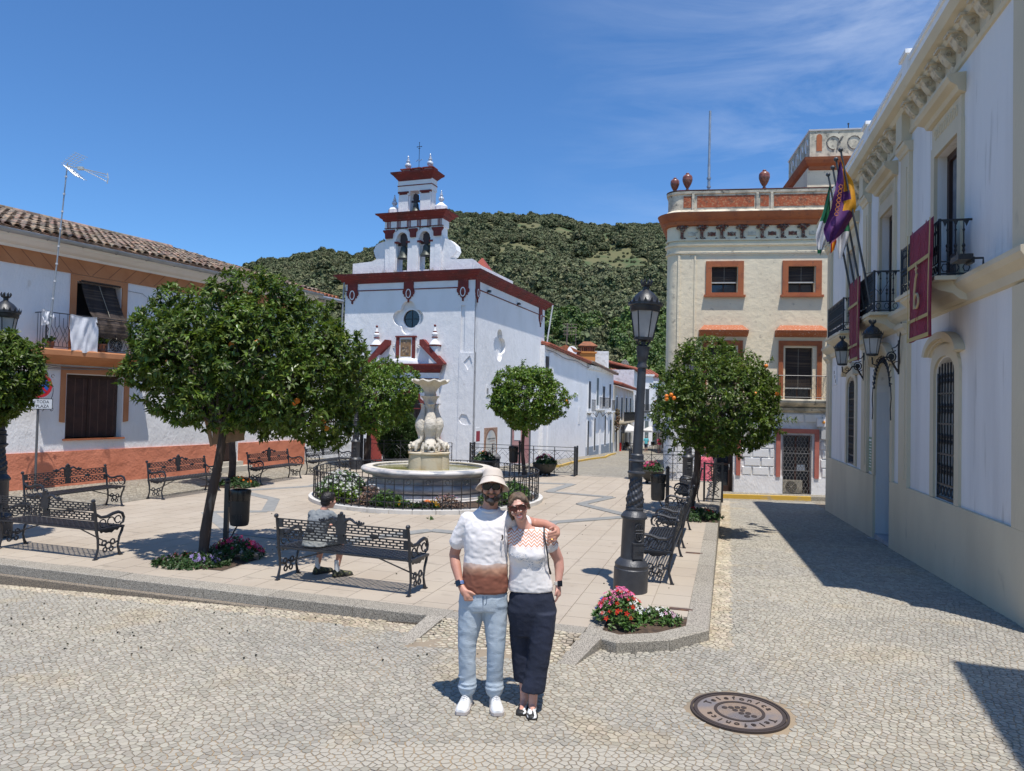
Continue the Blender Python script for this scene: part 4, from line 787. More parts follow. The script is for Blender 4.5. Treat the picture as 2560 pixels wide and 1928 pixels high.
# house to the right of it, only its roof corner seen above the big orange tree
loc2, rz2 = facade((-8.3, 27.5), 26.5); hh = empty('white_house', 'low house with red roof corner above the big orange tree, beside the church', 'house', loc2, rz2)
g = MB(L_); g.box(0, 1.8, -6, 0, -1.6, 6.1); g.build('wall', WHITE, hh)
g = MB(L_); g.add([(-.2, .5, 6.16), (2.0, .5, 6.16), (1.6, -3, 7.0), (-.2, -3, 7.0), (-.2, .5, 6.08), (2.0, .5, 6.08), (1.6, -3, 6.9), (-.2, -3, 6.9)], [(0, 1, 2, 3), (4, 5, 6, 7), (0, 1, 5, 4), (1, 2, 6, 5), (2, 3, 7, 6), (3, 0, 4, 7)])
for i in range(10): u = -.1+i*.215; g.tube([(u, .56, 6.18), (u, -2.9, 7.02)], .09, 6)
g.build('roof', TILER, hh, smooth=40)
g = MB(L_); g.tube([(-.2, .62, 6.08), (2.1, .62, 6.08)], .07, 8); g.build('gutter', GALV, hh, smooth=50)
g = MB(L_); g.box(0, 1.9, -.3, 0, -1.9, 2.2); o = g.build('garden_wall', WHITE_O); o.location = Vector(loc2)+Vector((.446, .895, 0))*1.9; o.rotation_euler.z = rz2; tag(o, 'low whitewashed garden wall between the houses and the church', 'wall')
# things on and beside the house
def lh_thing(o): o.location = loc_l; o.rotation_euler.z = rz_l; return o
loc_l, rz_l = loc, rzz
CLOTH = mat('white_cotton', (.80, .81, .84), .9, bump=.004, bs=8, bs2=3, trans=.15)
def sheet(u0, u1, z1, z0, d, name, label, side=0):
    nu_, nz_ = 16, 18; vs = []; fs = []
    for i in range(nz_+1):
        t = i/nz_
        for j in range(nu_+1):
            s_ = j/nu_; u = u0+(u1-u0)*s_+.03*t*math.sin(s_*7); z = z1+(z0-z1)*t-.05*math.sin(s_*PI)*(1-t*.5)*.6+.02*math.sin(s_*9)*t; dd = d+.018+.028*math.sin(s_*11+t*3+2*math.sin(t*4))*(.35+t)+.012*math.sin(s_*23+t*9)
            vs.append((u, dd, z))
    for i in range(nz_):
        for j in range(nu_): a = i*(nu_+1)+j; fs.append((a, a+1, a+nu_+2, a+nu_+1))
    o_ = len(vs); vs += [(u0+(u1-u0)*j/nu_, d-.02, z1-.02-.04*math.sin(j/nu_*PI)) for j in range(nu_+1)]+[(u0+(u1-u0)*j/nu_, d-.03, z1-.35) for j in range(nu_+1)]
    for j in range(nu_): fs += [(j, j+1, o_+j+1, o_+j), (o_+j, o_+j+1, o_+nu_+2+j, o_+nu_+1+j)]
    g = MB(L_); g.add(vs, fs); o = g.build(name, CLOTH, smooth=80, fix=False); lh_thing(o); tag(o, label, 'laundry'); return o
sheet(.98, 1.62, 3.99, 3.15, .45, 'hanging_sheet', 'white bed sheet hung over the balcony rail left of the reed blind')
sheet(2.42, 2.78, 3.86, 3.42, .43, 'hanging_sheet', 'white cloth hung at the right end of the balcony beside the orange tree')
sheet(.34, .56, 4.02, 3.72, .46, 'hanging_cloth', 'small crumpled white cloth at the left corner of the balcony rail')
def planter(u, d, z, r_, h, label):
    t = empty('flower_pot', label, 'flower pot', (0, 0, 0)); t.location = Matrix.Translation(loc_l) @ Matrix.Rotation(rz_l, 4, 'Z') @ Vector((u, -d, z)); g = MB(); g.lathe([(r_*.7, 0), (r_*.95, h*.85), (r_*1.1, h*.85), (r_*1.1, h), (r_*.9, h), (r_*.85, h*.9)], 14); g.build('pot', mat('terracotta_pot', (.36, .13, .06), .8), t, smooth=40)
    q = bush('plant', 90, LEAF2, (1, 1, .8), ls=.28, seed=int(u*10)); q.data = q.data; C.objects.link(q); q.parent = t; q.scale = (r_*1.1,)*3; q.location = (0, 0, h+r_*.4); q['kind'] = 'stuff'
planter(1.84, .3, 3.17, .13, .20, 'terracotta flower pot on the balcony, below the reed blind'); planter(.62, .3, 3.17, .1, .16, 'terracotta flower pot at the left end of the balcony')
ac = empty('air_conditioner', 'white air conditioning unit standing on the balcony below the reed blind', 'air conditioner', tuple(Matrix.Translation(loc_l) @ Matrix.Rotation(rz_l, 4, 'Z') @ Vector((2.26, -.2, 3.17))), rz_l)
def acunit(t, w, h, dd, m):
    g = MB(L_); g.box(-w/2, w/2, -dd/2, dd/2, .02, h); g.build('casing', m, t); g = MB(L_); g.lathe([(0.01, 0), (h*.4, 0), (h*.42, .012)], 20, (0, 0, 0)); 
    vs = [(x-w*.08, dd/2+.004+z*.5, h/2+y) for x, y, z in g.v]; g2 = MB(L_); g2.f = L_; g.f = None; g2.add([(x-w*.08, dd/2+.004, h/2-y) for x, y, z in g.v], g.F); fan = g2.build('fan_recess', DARK, t)
    g = MB(L_)
    for k in range(1, 5): rr = h*.09*k; g.tube([(-w*.08+rr*math.cos(a), dd/2+.012, h/2+rr*math.sin(a)) for a in [2*PI*i/20 for i in range(20)]], .004, 4, closed=True)
    for k in range(8): a = PI*k/4; g.tube([(-w*.08, dd/2+.012, h/2), (-w*.08+h*.41*math.cos(a), dd/2+.012, h/2+h*.41*math.sin(a))], .004, 4)
    g.build('fan_grille', m, t)
acunit(ac, .52, .42, .22, mat('ac_white', (.62, .62, .6), .5))
# television aerial on a mast fixed to the balcony
an = empty('tv_aerial', 'television aerial on a tall thin mast fixed at the balcony', 'aerial')
def lp(u, d, z): return Matrix.Translation(loc_l) @ Matrix.Rotation(rz_l, 4, 'Z') @ Vector((u, -d, z))
b0 = lp(.50, .46, 3.4); b1 = lp(.56, .80, 7.30); an.location = b0
g = MB(); tops = b1-b0; g.tube([(0, 0, 0), tuple(tops)], [.020, .013], 6); g.build('mast', GALV, an, smooth=60); g = MB()
for k in range(9): q = tops*(.12+.1*k); g.tube([tuple(q), tuple(q+Vector((0, 0, .035)))], .026, 6)
g.build('mast_clip', mat('pale_metal', (.6, .6, .6), .4), an)
X_ = Vector((.99, .12, -.10)); q0 = tops-Vector((0, 0, .06)); g = MB(); ALU = mat('aluminium_rod', (.62, .60, .52), .35, metal=.4)
tip = q0+X_*.85+Vector((0, 0, -.12)); 
for oz, oy in ((.0, 0), (.07, .03), (-.10, -.03)):
    s0 = q0+X_*.28; e0 = tip+Vector((0, oy, oz)); g.tube([tuple(s0), tuple(e0)], .0045, 4)
    for k in range(14): m_ = s0.lerp(e0, k/14); g.tube([tuple(m_-Vector((.012, .05, .0))), tuple(m_+Vector((.012, .05, .0)))], .005, 4)
g.tube([tuple(tip+Vector((0, 0, .1))), tuple(tip+Vector((.02, 0, -.02))), tuple(tip+Vector((0, 0, -.14)))], .012, 4); g.box(q0.x+.22, q0.x+.34, q0.y-.03+.03, q0.y+.06, q0.z-.07, q0.z+.0); g.tube([tuple(q0), tuple(q0+X_*.3)], .01, 5); g.build('director_arm', ALU, an)
g = MB()
for sgn in (1, -1):
    for k in range(7): a = q0+Vector((.02+.045*k, 0, sgn*(.02+.04*k))); g.tube([tuple(a-Vector((.05, .18, 0))), tuple(a+Vector((.05, .18, 0)))], .004, 4)
    for y in (-.15, -.05, .05, .15): g.tube([tuple(q0+Vector((0, y, sgn*.02))), tuple(q0+Vector((.29, y, sgn*.26)))], .004, 4)
g.build('reflector', ALU, an)
# no-parking sign near the wall
sp = empty('no_parking_sign', 'round no-parking sign with a blue plate on a thin post by the salmon plinth', 'road sign', (-10.44, 16.155, 0), rz_l)
g = MB(L_); g.tube([(0, 0, 0), (0, 0, 2.02)], .026, 8); g.build('post', GALV if False else mat('grey_post', (.10, .105, .11), .5), sp, smooth=60)
RED = mat('sign_red', (.52, .018, .03), .4); BLUE = mat('sign_blue', (.02, .10, .42), .4); SW = mat('sign_white', (.75, .78, .80), .4)
g = MB(L_); g.poly(circ(0, 2.33, .27, 32), .03, .045); dk = g.build('sign_disc', RED, sp); g = MB(L_); g.poly(circ(0, 2.33, .195, 32), .045, .048); g.build('blue_field', BLUE, dk)
g = MB(L_); a = R(45); c_, s_ = math.cos(a), math.sin(a); g.poly([(x*c_+z*s_, 2.33-x*s_+z*c_) for x, z in ((-.2, -.022), (.2, -.022), (.2, .022), (-.2, .022))], .048, .051); g.build('red_bar', RED, dk)
g = MB(L_); g.poly(rect(-.29, .29, 1.80, 2.04), .02, .045, m=0); g.poly(rect(-.275, .275, 1.815, 2.025), .045, .047, m=1); pl = g.build('text_plate', [IRON, SW], sp)
for txt, z in (('EN TODA', 1.965), ('LA PLAZA', 1.868)):
    me = text_mesh(txt, .095, .001, IRON); o = link('lettering', me, pl); o.matrix_local = Matrix(((1, 0, 0, 0), (0, 0, -1, -.048), (0, 1, 0, z), (0, 0, 0, 1)))
g = MB(L_)
for s_ in (1, -1):
    g.tube([(s_*(.10+.22*math.sin(PI*t/16)), .0, 2.66-.9*t/16) for t in range(17)], .007, 4); g.tube([(s_*(.06+.04*math.cos(t*.8)), 0, 2.63+.04*math.sin(t*.8)) for t in range(8)], .006, 4)
    g.tube([(s_*(.30+.035*math.cos(t*.8)), 0, 1.80+.035*math.sin(t*.8)) for t in range(8)], .006, 4)
    g.tube([(s_*(.30+.035*math.cos(t*.8)), 0, 2.55+.035*math.sin(t*.8)) for t in range(8)], .006, 4)
g.tube([(0, 0, 2.0), (0, 0, 2.72)], .02, 6); g.ball((0, 0, 2.77), .045); g.build('scroll_frame', IRON, sp)
# ------------------------------------------------------------ cream corner building
locb, rzb = facade((7.63, 25.03), 98.8)
bh = empty('corner_building', 'cream plastered three storey corner building with terracotta window surrounds and urns', 'building', locb, rzb)
B_ = lambda u, d, z: (u, -d, z)
def plan(u0, u1, back, rad, off=0, n=8):      # outline with a rounded near left corner; d measured outwards
    return [(u1, off), ]+[(u0+rad-off*0+(rad+off)*math.cos(R(90+90*i/n)), -rad+(rad+off)*math.sin(R(90+90*i/n))) for i in range(n+1)]+[(u0-off+.14*back, -back), (u1, -back)]
def slab(off, z0, z1, name, m, u0=-2.32, u1=5.5, back=9.5, rad=.42, parent=None):
    g = MB(B_); g.poly(plan(u0, u1, back, rad, off), z0, z1, axis='z'); g.F = g.F; return g.build(name, m, parent or bh)
def rim(prof, name, m, u0=-2.32, u1=5.5, back=9.5, rad=.42):
    g = MB(B_); loops = [plan(u0, u1, back, rad, o) for o, z in prof]; n = len(loops[0]); vs = []
    for (o, z), l in zip(prof, loops): vs += [(a, b, z) for a, b in l]
    fs = []
    for i in range(len(prof)-1):
        for j in range(n): k = (j+1) % n; fs.append((i*n+j, i*n+k, (i+1)*n+k, (i+1)*n+j))
    fs += [tuple(range(n)), tuple(range(len(prof)*n-1, (len(prof)-1)*n-1, -1))]
    g.add(vs, fs); return g.build(name, m, bh, smooth=35)
OPW = [rect(-.83, .03, 6.14, 7.04), rect(1.70, 2.56, 6.14, 7.04), rect(-.90, .02, 2.52, 4.28), rect(1.63, 2.51, 2.52, 4.26)]
g = MB(B_); g.poly(rect(-1.90, 5.5, 2.12, 7.96), -.35, 0, OPW); g.build('front_wall', BEIGE, bh)
g = MB(B_); n = 9; q = [(-2.32+.42+.42*math.cos(R(90+90*i/n)), -.42+.42*math.sin(R(90+90*i/n))) for i in range(n+1)]+[(-1.0, -9.5), (-.7, -9.5), (-2.0, -.42), (-1.9, -.35)]; g.poly(q, 2.12, 7.96, axis='z'); g.build('corner_wall', BEIGE, bh, smooth=40)
g = MB(B_); g.box(-.7, 5.5, -9.5, -9.2, -1.5, 8.4); g.box(5.2, 5.5, -9.2, -.35, -1.5, 8.4); g.build('rear_walls', BEIGE, bh)
g = MB(B_); g.box(-1.98, -1.90, 0, .03, 2.6, 7.45); g.box(-1.42, -1.37, 0, .03, 2.6, 7.45); g.box(-1.37, 5.5, 0, .018, 7.42, 7.47); g.build('pilaster_edge', BEIGE, bh)
rim([(0, 7.46), (.05, 7.48), (.06, 7.54), (.02, 7.56), (.02, 7.72), (.08, 7.76), (.09, 7.82), (0, 7.84)], 'wall_moulding', BEIGE)
rim([(0, 7.92), (.06, 7.94), (.06, 7.99), (.02, 8.0), (.02, 8.43), (.02, 8.45)], 'frieze', BEIGE)
rim([(.02, 8.44), (.12, 8.46), (.16, 8.52), (.16, 8.60), (.26, 8.66), (.30, 8.74), (.34, 8.80), (.36, 8.86), (.0, 8.88)], 'main_cornice', TERRA)
rim([(.02, 8.86), (.14, 8.88), (.14, 8.93), (.05, 9.0), (.0, 9.02), (.0, 9.56), (.05, 9.58), (.06, 9.66), (.0, 9.68), (-.3, 9.68), (-.3, 8.9)], 'parapet', BEIGE_S)
rim([(-.02, 9.682), (.065, 9.684), (.065, 9.71), (-.32, 9.712)], 'parapet_cap', mat('dark_red_cap', (.16, .05, .04), .85, (.08, .05, .04), 4, .4, .6))
for u0, u1 in ((-1.82, -1.56), (-1.36, .55), (.75, 1.03), (1.20, 3.2), (3.4, 3.66), (3.85, 5.4)):
    g = MB(B_); g.poly(rect(u0, u1, 9.10, 9.50), 0, .012); g.build('parapet_panel', TERRA_P, bh)
for u in (-1.5, .65, 1.12): g = MB(B_); g.box(u-.04, u+.04, 0, .05, 9.0, 9.58); g.build('parapet_pier', BEIGE_S, bh)
CORB = mat('peeling_corbel', (.17, .05, .03), .9, (.30, .24, .17), 12, .5, .6, bump=.02, bs=20, col3=(.06, .045, .035), ns3=16, lo3=.5, hi3=.6)
for k in range(9):
    c_ = -1.86+.668*k; g = MB(B_)
    for dx, dz, r_ in ((-.15, .37, .055), (-.07, .40, .07), (.02, .40, .075), (.11, .38, .06), (-.03, .31, .06), (.05, .30, .055), (.18, .41, .04)): g.ball((c_+dx, .09, 8.0+dz), r_, 7, 5)
    g.poly([(c_-.05, 8.33), (c_-.045, 8.08), (c_-.06, 8.05), (c_-.02, 7.99), (c_+.02, 7.99), (c_+.06, 8.05), (c_+.045, 8.08), (c_+.05, 8.33)], .02, .1)
    g.build('corbel', CORB, bh, smooth=50)
    c_ += .334; g = MB(B_); z = 8.16; g.poly([(c_-.13, z-.07), (c_-.09, z-.05), (c_, z-.07), (c_+.09, z-.05), (c_+.13, z-.07), (c_+.13, z+.07), (c_+.08, z+.05), (c_, z+.075), (c_-.08, z+.05), (c_-.13, z+.07)], .02, .05); g.build('frieze_rosette', CORB if k % 3 else BEIGE_S, bh)
    g = MB(B_); g.poly([(c_-.3, 7.99), (c_-.24, 8.06), (c_-.18, 7.99)], .02, .045); g.poly([(c_+.10, 7.99), (c_+.16, 8.05), (c_+.22, 7.99)], .02, .045); g.build('frieze_tooth', CORB, bh)
UR = mat('brown_glazed_urn', (.17, .055, .035), .35, (.28, .10, .06), 10, .5, .6, spec=.6)
for u, d, s_ in ((-2.10, -.42, .95), (-1.69, -.12, 1.05), (.89, -.12, 1.12)):
    g = MB(B_); pr = [(.10, 0), (.10, .04), (.06, .06), (.05, .10), (.09, .14), (.16, .24), (.205, .34), (.215, .40), (.205, .42), (.21, .45), (.19, .50), (.14, .54), (.07, .57), (.08, .59), (.06, .61)]
    g.lathe([(r_*s_*.78, z*s_) for r_, z in pr], 16, (u, d, 9.71)); g.build('urn', UR, bh, smooth=50)
# windows of the top floor
def reed_window(u0, u1, z0, z1, half):
    g = MB(B_); g.box(u0, u1, -.33, -.28, z0, z1); w = g.build('window', GLASSD, bh); g = MB(B_); g.box(u0, u0+.04, -.28, -.24, z0, z1); g.box(u1-.04, u1, -.28, -.24, z0, z1); g.box((u0+u1)/2-.02, (u0+u1)/2+.02, -.28, -.24, z0, z1); g.box(u0, u1, -.28, -.235, z0, z0+.04); g.build('window_frame', WOODD, w)
    if half is not None:
        g = MB(B_); n = int((z1-half)/.03)
        for i in range(n): z = half+i*.03; g.box(u0+.02, u1-.02, -.12+.008*(i % 2), -.10+.008*(i % 2), z, z+.027)
        b_ = g.build('roll_blind', REED, w); g = MB(B_); g.box(u0+.01, u1-.01, -.13, -.07, half-.03, half+.01); g.build('blind_bar', mat('pale_bar', (.45, .45, .42), .6), b_); g = MB(B_); g.box((u0+u1)/2-.004, (u0+u1)/2+.004, -.10, -.09, half, z1); g.build('blind_cord', mat('pale_cord', (.4, .36, .28), .8), b_)
for (u0, u1) in ((-1.03, .23), (1.50, 2.77)):
    frame_part(B_, bh, u0, u1, 6.02, 7.22, .19, .05, TERRA, bottom=False); g = MB(B_); g.box(u0-.06, u1+.06, -.1, .12, 5.98, 6.05); g.box(u0+.02, u1-.02, 0, .08, 6.05, 6.13); g.build('window_sill', TERRA, bh)
    reed_window(u0+.2, u1-.21, 6.14, 7.04, 6.50)
# first floor french windows with hoods
for k, (u0, u1, o0, o1) in enumerate(((-1.11, .23, -.90, .02), (1.41, 2.80, 1.63, 2.51))):
    g = MB(B_); pts = [(u0, 2.52), (u0+.15, 2.52), (u0+.15, 4.33), (u1-.15, 4.33), (u1-.15, 2.52), (u1, 2.52), (u1, 4.49), (u0, 4.49)]; g.poly(pts, 0, .06); sr = g.build('window_surround', TERRA, bh)
    g = MB(B_)
    for a in (u0+.05, u0+.09, u1-.10, u1-.06): g.box(a-.008, a+.008, .06, .068, 2.55, 4.42)
    g.build('surround_flute', TERRA, sr)
    g = MB(B_); c0, c1 = u0-.13, u1+.15; g.mould(c0, c1, [(0, 4.62), (.16, 4.66), (.30, 4.74), (.34, 4.82), (0, 4.84)]); g.add([(c0, .34, 4.82), (c1, .34, 4.82), (c1-.17, 0, 5.02), (c0+.17, 0, 5.02)], [(0, 1, 2, 3)]); g.add([(c0, .34, 4.82), (c0, 0, 4.82), (c0+.17, 0, 5.02), (c1, .34, 4.82), (c1, 0, 4.82), (c1-.17, 0, 5.02)], [(0, 1, 2), (3, 4, 5)]); g.build('window_hood', mat('hood_terracotta', (.40, .13, .055), .8, (.62, .5, .42), 22, .6, .68, bump=.01, bs=50), bh)
    reed_window(o0, o1, 2.52, 4.27, 2.9 if k else 3.2)
    g = MB(B_); g.mould(u0-.18, u1+.14, [(0, 2.52), (.38, 2.52), (.40, 2.47), (.38, 2.40), (.30, 2.34), (.10, 2.26), (0, 2.20)]); g.build('balcony_slab', BEIGE_S, bh)
    g = MB(B_); a, b = u0-.06, u1+.12; d = .34; zt, zb_ = 3.30, 2.53; g.tube([(a, 0, zt), (a, d, zt), (b, d, zt), (b, 0, zt)], .013, 5); g.tube([(a, 0, zb_+.05), (a, d, zb_+.05), (b, d, zb_+.05), (b, 0, zb_+.05)], .01, 5)
    n = 22; w = (b-a)/n
    for i in range(n+1):
        x = a+i*w
        g.tube([(x+.02*math.sin(t*2.4+i*PI), d, zb_+(zt-zb_)*t/10) for t in range(11)], .005, 3)
    for i in range(9): x = a+.2+i*(b-a-.4)/8; g.tube([(x+.05*math.cos(t*.9), d+.005, zb_+.42+.09*math.sin(t*.9)) for t in range(7)], .004, 3)
    for x in (a, b): g.tube([(x, d, zb_-.0), (x, d, zt+.03)], .018, 5)
    g.build('balcony_railing', IRON, bh)
g = MB(B_); g.tube([(-1.9+.3*i, .05, 2.32+.04*math.sin(i*1.7)) for i in range(20)], .01, 4); g.tube([(1.0+.2*i, .2, 2.36-.02*i*(1 if i < 5 else -.4)) for i in range(10)], .008, 4); g.build('wall_cable', CAB, bh)
rim([(0, 2.06), (.05, 2.08), (.12, 2.14), (.14, 2.22), (.0, 2.25)], 'string_course', BEIGE_S)
# ground floor: rusticated blocks
GH = [rect(1.59, 2.52, -.70, 1.31), rect(-.80, -.02, -.72, 1.28), rect(-1.9, -1.05, -.2, 1.0)][:2]
g = MB(B_); g.poly(rect(-1.90, 5.5, -1.6, 2.12), -.35, -.045, GH); g.build('ground_wall', WHITE_O, bh)
g = MB(B_); q = [(-2.32+.42+.38*math.cos(R(90+90*i/n)), -.42+.38*math.sin(R(90+90*i/n))) for i in range(n+1)]+[(-.96, -9.5), (-.7, -9.5), (-2.0, -.42), (-1.9, -.35)]; g.poly(q, -1.6, 2.12, axis='z'); g.build('corner_wall', WHITE_O, bh, smooth=40)
RUST_W = mat('white_block_paint', (.78, .775, .76), .9, (.70, .68, .63), 2.5, .5, .7, bump=.008, bs=30, rnd=.03)
row = 0; zz = -.09
def blocked(u0, u1, z0, z1):
    for (a, b, c_, d_) in ((1.33, 2.79, -.8, 1.56), (-1.04, .24, -.8, 1.52)):
        if u1 > a+.005 and u0 < b-.005 and z1 > c_ and z0 < d_: return (a, b)
    return None
while zz < 2.0:
    h = .305; off = .28 if row % 2 else 0; u = -2.2+off
    while u < 4.6:
        a, b = max(u+.012, -1.9), u+.56-.012; bl_ = blocked(a, b, zz, zz+h)
        segs = [(a, b)]
        if bl_: segs = [(a, min(b, bl_[0]-.02)), (max(a, bl_[1]+.02), b)]
        for x0, x1 in segs:
            if x1-x0 > .05:
                g = MB(B_); z0, z1 = zz+.012, min(zz+h-.012, 2.04); c_ = .02; g.add([(x0, -.045, z0), (x1, -.045, z0), (x1, -.045, z1), (x0, -.045, z1), (x0+c_, .0, z0+c_), (x1-c_, .0, z0+c_), (x1-c_, .0, z1-c_), (x0+c_, .0, z1-c_)], [(4, 5, 6, 7), (0, 1, 5, 4), (1, 2, 6, 5), (2, 3, 7, 6), (3, 0, 4, 7)]); g.build('rusticated_block', RUST_W, bh)
        u += .56
    zz += h; row += 1
zz = -.09; row = 0
while zz < 2.0:
    for a0, a1 in ((92, 178),):
        g = MB(B_); z0, z1 = zz+.015, min(zz+.29, 2.04); m_ = 6; pts = [(-1.90+.42*math.cos(R(a0+(a1-a0)*i/m_)), -.42+.42*math.sin(R(a0+(a1-a0)*i/m_))) for i in range(m_+1)]; pts += [(-1.90+.37*math.cos(R(a1-(a1-a0)*i/m_)), -.42+.37*math.sin(R(a1-(a1-a0)*i/m_))) for i in range(m_+1)]
        g.poly(pts, z0, z1, axis='z'); g.build('rusticated_block', RUST_W, bh)
    zz += .305
g = MB(B_); g.poly([(-1.9, -1.6), (-.82, -1.6), (-.82, -.10), (-1.9, -.10)], -.045, .0); g.poly([(.0, -1.6), (1.59, -1.6), (1.59, -.10), (.0, -.10)], -.045, .0); g.poly([(2.52, -1.6), (5.5, -1.6), (5.5, -.12), (2.52, -.12)], -.045, .0); g.poly([(1.59, -1.6), (2.52, -1.6), (2.52, -.70), (1.59, -.70)], -.2, .02); g.build('plinth', WHITE, bh)
g = MB(B_); g.poly([(1.37, -.11), (1.51, -.11), (1.51, 1.37), (2.61, 1.37), (2.61, -.13), (2.75, -.13), (2.75, 1.52), (1.37, 1.52)], -.03, .035); g.build('window_surround', PINKISH, bh)
g = MB(B_); g.poly([(-1.02, -.11), (-.88, -.11), (-.88, 1.36), (.07, 1.36), (.07, -.11), (.21, -.11), (.21, 1.5), (-1.02, 1.5)], -.03, .035); g.build('door_surround', PINKISH, bh)
g = MB(B_); g.box(1.59, 2.52, -.34, -.30, -.7, 1.31); gw = g.build('window_glass', GLASSD, bh); g = MB(B_)
for x in (1.59, 2.03, 2.47): g.box(x, x+.05, -.30, -.25, -.7, 1.31)
g.box(1.59, 2.52, -.30, -.25, 1.26, 1.31); g.build('window_frame', mat('brown_frame', (.10, .035, .025), .5), gw)
g = MB(B_); g.box(2.1, 2.36, -.25, -.245, .1, .3); g.build('paper_notice', SW, gw)
def lattice(u0, u1, z0, z1, d, nc, nr, parent):
    g = MB(B_); w = (u1-u0)/nc; h = (z1-z0)/nr
    for i in range(nc):
        for s_ in (0, 1):
            pts = []
            for r_ in range(nr):
                zb_ = z0+r_*h; x = u0+w*(i+.5); k = w*.46*(1 if s_ else -1); pts += [(x, d, zb_), (x+k, d, zb_+h*.28), (x+k, d, zb_+h*.60), (x, d, zb_+h*.9)]
            pts.append((x, d, z1)); g.tube(pts, .006, 3)
    for z in (z0, z0+(z1-z0)*.4, z0+(z1-z0)*.7, z1): g.box(u0, u1, d-.008, d+.008, z-.01, z+.01)
    for x in (u0, u1): g.box(x-.012, x+.012, d-.01, d+.01, z0, z1)
    return g.build('window_grille', mat('grey_grille', (.20, .19, .18), .6), parent)
lattice(1.60, 2.51, -.68, 1.29, -.02, 8, 9, bh)
g = MB(B_); g.box(-.80, -.02, -.3, -.27, -.72, 1.28); dd = g.build('glazed_door', GLASSD, bh); g = MB(B_)
for x in (-.80, -.16): g.box(x, x+.14, -.27, -.22, -.72, 1.28)
g.box(-.8, -.02, -.27, -.22, 1.1, 1.28); g.box(-.8, -.02, -.27, -.22, .2, .28); g.box(-.8, -.02, -.27, -.22, -.72, -.5); g.build('door_frame', WOODD, dd); g = MB(B_); g.tube([(-.14, -.18, .05), (-.14, -.14, .15), (-.14, -.18, .25)], .012, 5); g.build('door_handle', GALV, dd)
g = MB(B_); g.box(-.95, .2, -.045, .25, -.86, -.72); g.build('door_step', mat('pale_stone_step', (.5, .46, .38), .8), bh)
# things on this facade
def onb(o): o.location = locb; o.rotation_euler.z = rzb; return o
g = MB(B_); g.box(.28, 1.17, .0, .03, 1.18, 1.56, 0); g.box(.305, 1.145, .03, .034, 1.205, 1.535, 1); sg = onb(g.build('bank_sign', [IRON, mat('sign_cream', (.55, .53, .46), .6)])); tag(sg, 'small framed sign with dark lettering right of the glazed bank door', 'sign')
for txt, z in (('CAJA RURAL', 1.44), ('DE HUELVA', 1.29)):
    me = text_mesh(txt, .125, .002, IRON, align='RIGHT'); o = link('lettering', me, sg); o.matrix_local = Matrix(((1, 0, 0, 1.13), (0, 0, -1, -.036), (0, 1, 0, z), (0, 0, 0, 1)))
g = MB(B_); g.box(2.66, 3.02, .0, .12, 1.62, 1.88, 0); g.ball((2.86, .13, 1.76), .05, m=1); o = onb(g.build('alarm_box', [WHITE_S, mat('amber_lamp', (.75, .3, .03), .3)])); tag(o, 'small white alarm box with an amber lamp above the grilled window', 'alarm box')
g = MB(B_); g.box(2.80, 3.05, .0, .1, 1.2, 1.52, 0); g.tube([(2.9, .05, 1.2), (2.9, .05, 1.0), (2.98, .08, .95)], .02, 5, m=0); g.tube([(2.93, .06, 1.6), (2.93, .06, 2.3)], .015, 4, m=0); o = onb(g.build('meter_box', mat('grey_box', (.5, .5, .48), .6))); tag(o, 'grey meter box fixed to the blocks at the right of the grilled window', 'meter box')
g = MB(B_); g.box(3.02, 3.4, .0, .03, .6, 1.45, 0); g.box(3.06, 3.36, .03, .035, .66, 1.39, 1); o = onb(g.build('framed_panel', [mat('ochre_border', (.35, .2, .07), .5), mat('tan_panel', (.45, .33, .2), .6)])); tag(o, 'narrow ochre framed panel beside the corner of the shaded town hall', 'panel')
a2 = empty('air_conditioner', 'old beige air conditioning unit behind the grille of the ground floor window', 'air conditioner', tuple(Matrix.Translation(locb) @ Matrix.Rotation(rzb, 4, 'Z') @ Vector((1.93, .12, -.66))), rzb)
acunit(a2, .62, .44, .16, mat('dirty_beige_metal', (.42, .38, .30), .6, (.2, .17, .12), 5, .5, .7))
# parapet mast
g = MB(B_); g.tube([(-.85, -1.2, 9.3), (-.85, -1.2, 11.0)], .05, 8); g.tube([(-.85, -1.2, 11.0), (-.84, -1.2, 12.95)], .042, 8); g.tube([(-.85, -1.2, 10.45), (-.85, -1.2, 10.52)], .075, 8); g.tube([(-.85, -1.2, 10.15), (-.85, -1.2, 10.2)], .075, 8); o = onb(g.build('roof_mast', GALV, smooth=50)); tag(o, 'pale bare mast standing on the roof of the cream corner building', 'mast')
# roof terrace tower
g = MB(B_); g.poly(rect(2.99, 6.2, 8.9, 11.36), -6.6, -3.12); g.build('tower_wall', BEIGE, bh)
def tring(prof, name, m):
    g = MB(B_); vs = []
    for o, z in prof: vs += [(3.08-o, -3.1+o, z), (6.4, -3.1+o, z), (6.4, -6.7-o, z), (3.08-o, -6.7-o, z)]
    fs = [(0, 1, 2, 3), tuple(range(len(vs)-1, len(vs)-5, -1))]
    for i in range(len(prof)-1):
        for j in range(4): k = (j+1) % 4; fs.append((4*i+j, 4*i+k, 4*i+4+k, 4*i+4+j))
    g.add(vs, fs); return g.build(name, m, bh)
tring([(0, 11.28), (.05, 11.30), (.05, 11.42), (.16, 11.5), (.22, 11.62), (.24, 11.72), (0, 11.74)], 'tower_cornice', TERRA)
tring([(.02, 11.73), (.02, 12.78), (.0, 12.79)], 'tower_parapet', BEIGE_S); tring([(.05, 12.78), (.06, 12.83), (0, 12.84)], 'tower_cap', WHITE_S)
g = MB(B_); g.poly(archpoly(3.3, 3.5, 12.0, 12.55, .1, 6), -3.08, -3.065); g.build('tower_panel', TERRA, bh)
DK = mat('faded_grey_paint', (.17, .16, .14), .9, (.4, .37, .3), 9, .5, .6)
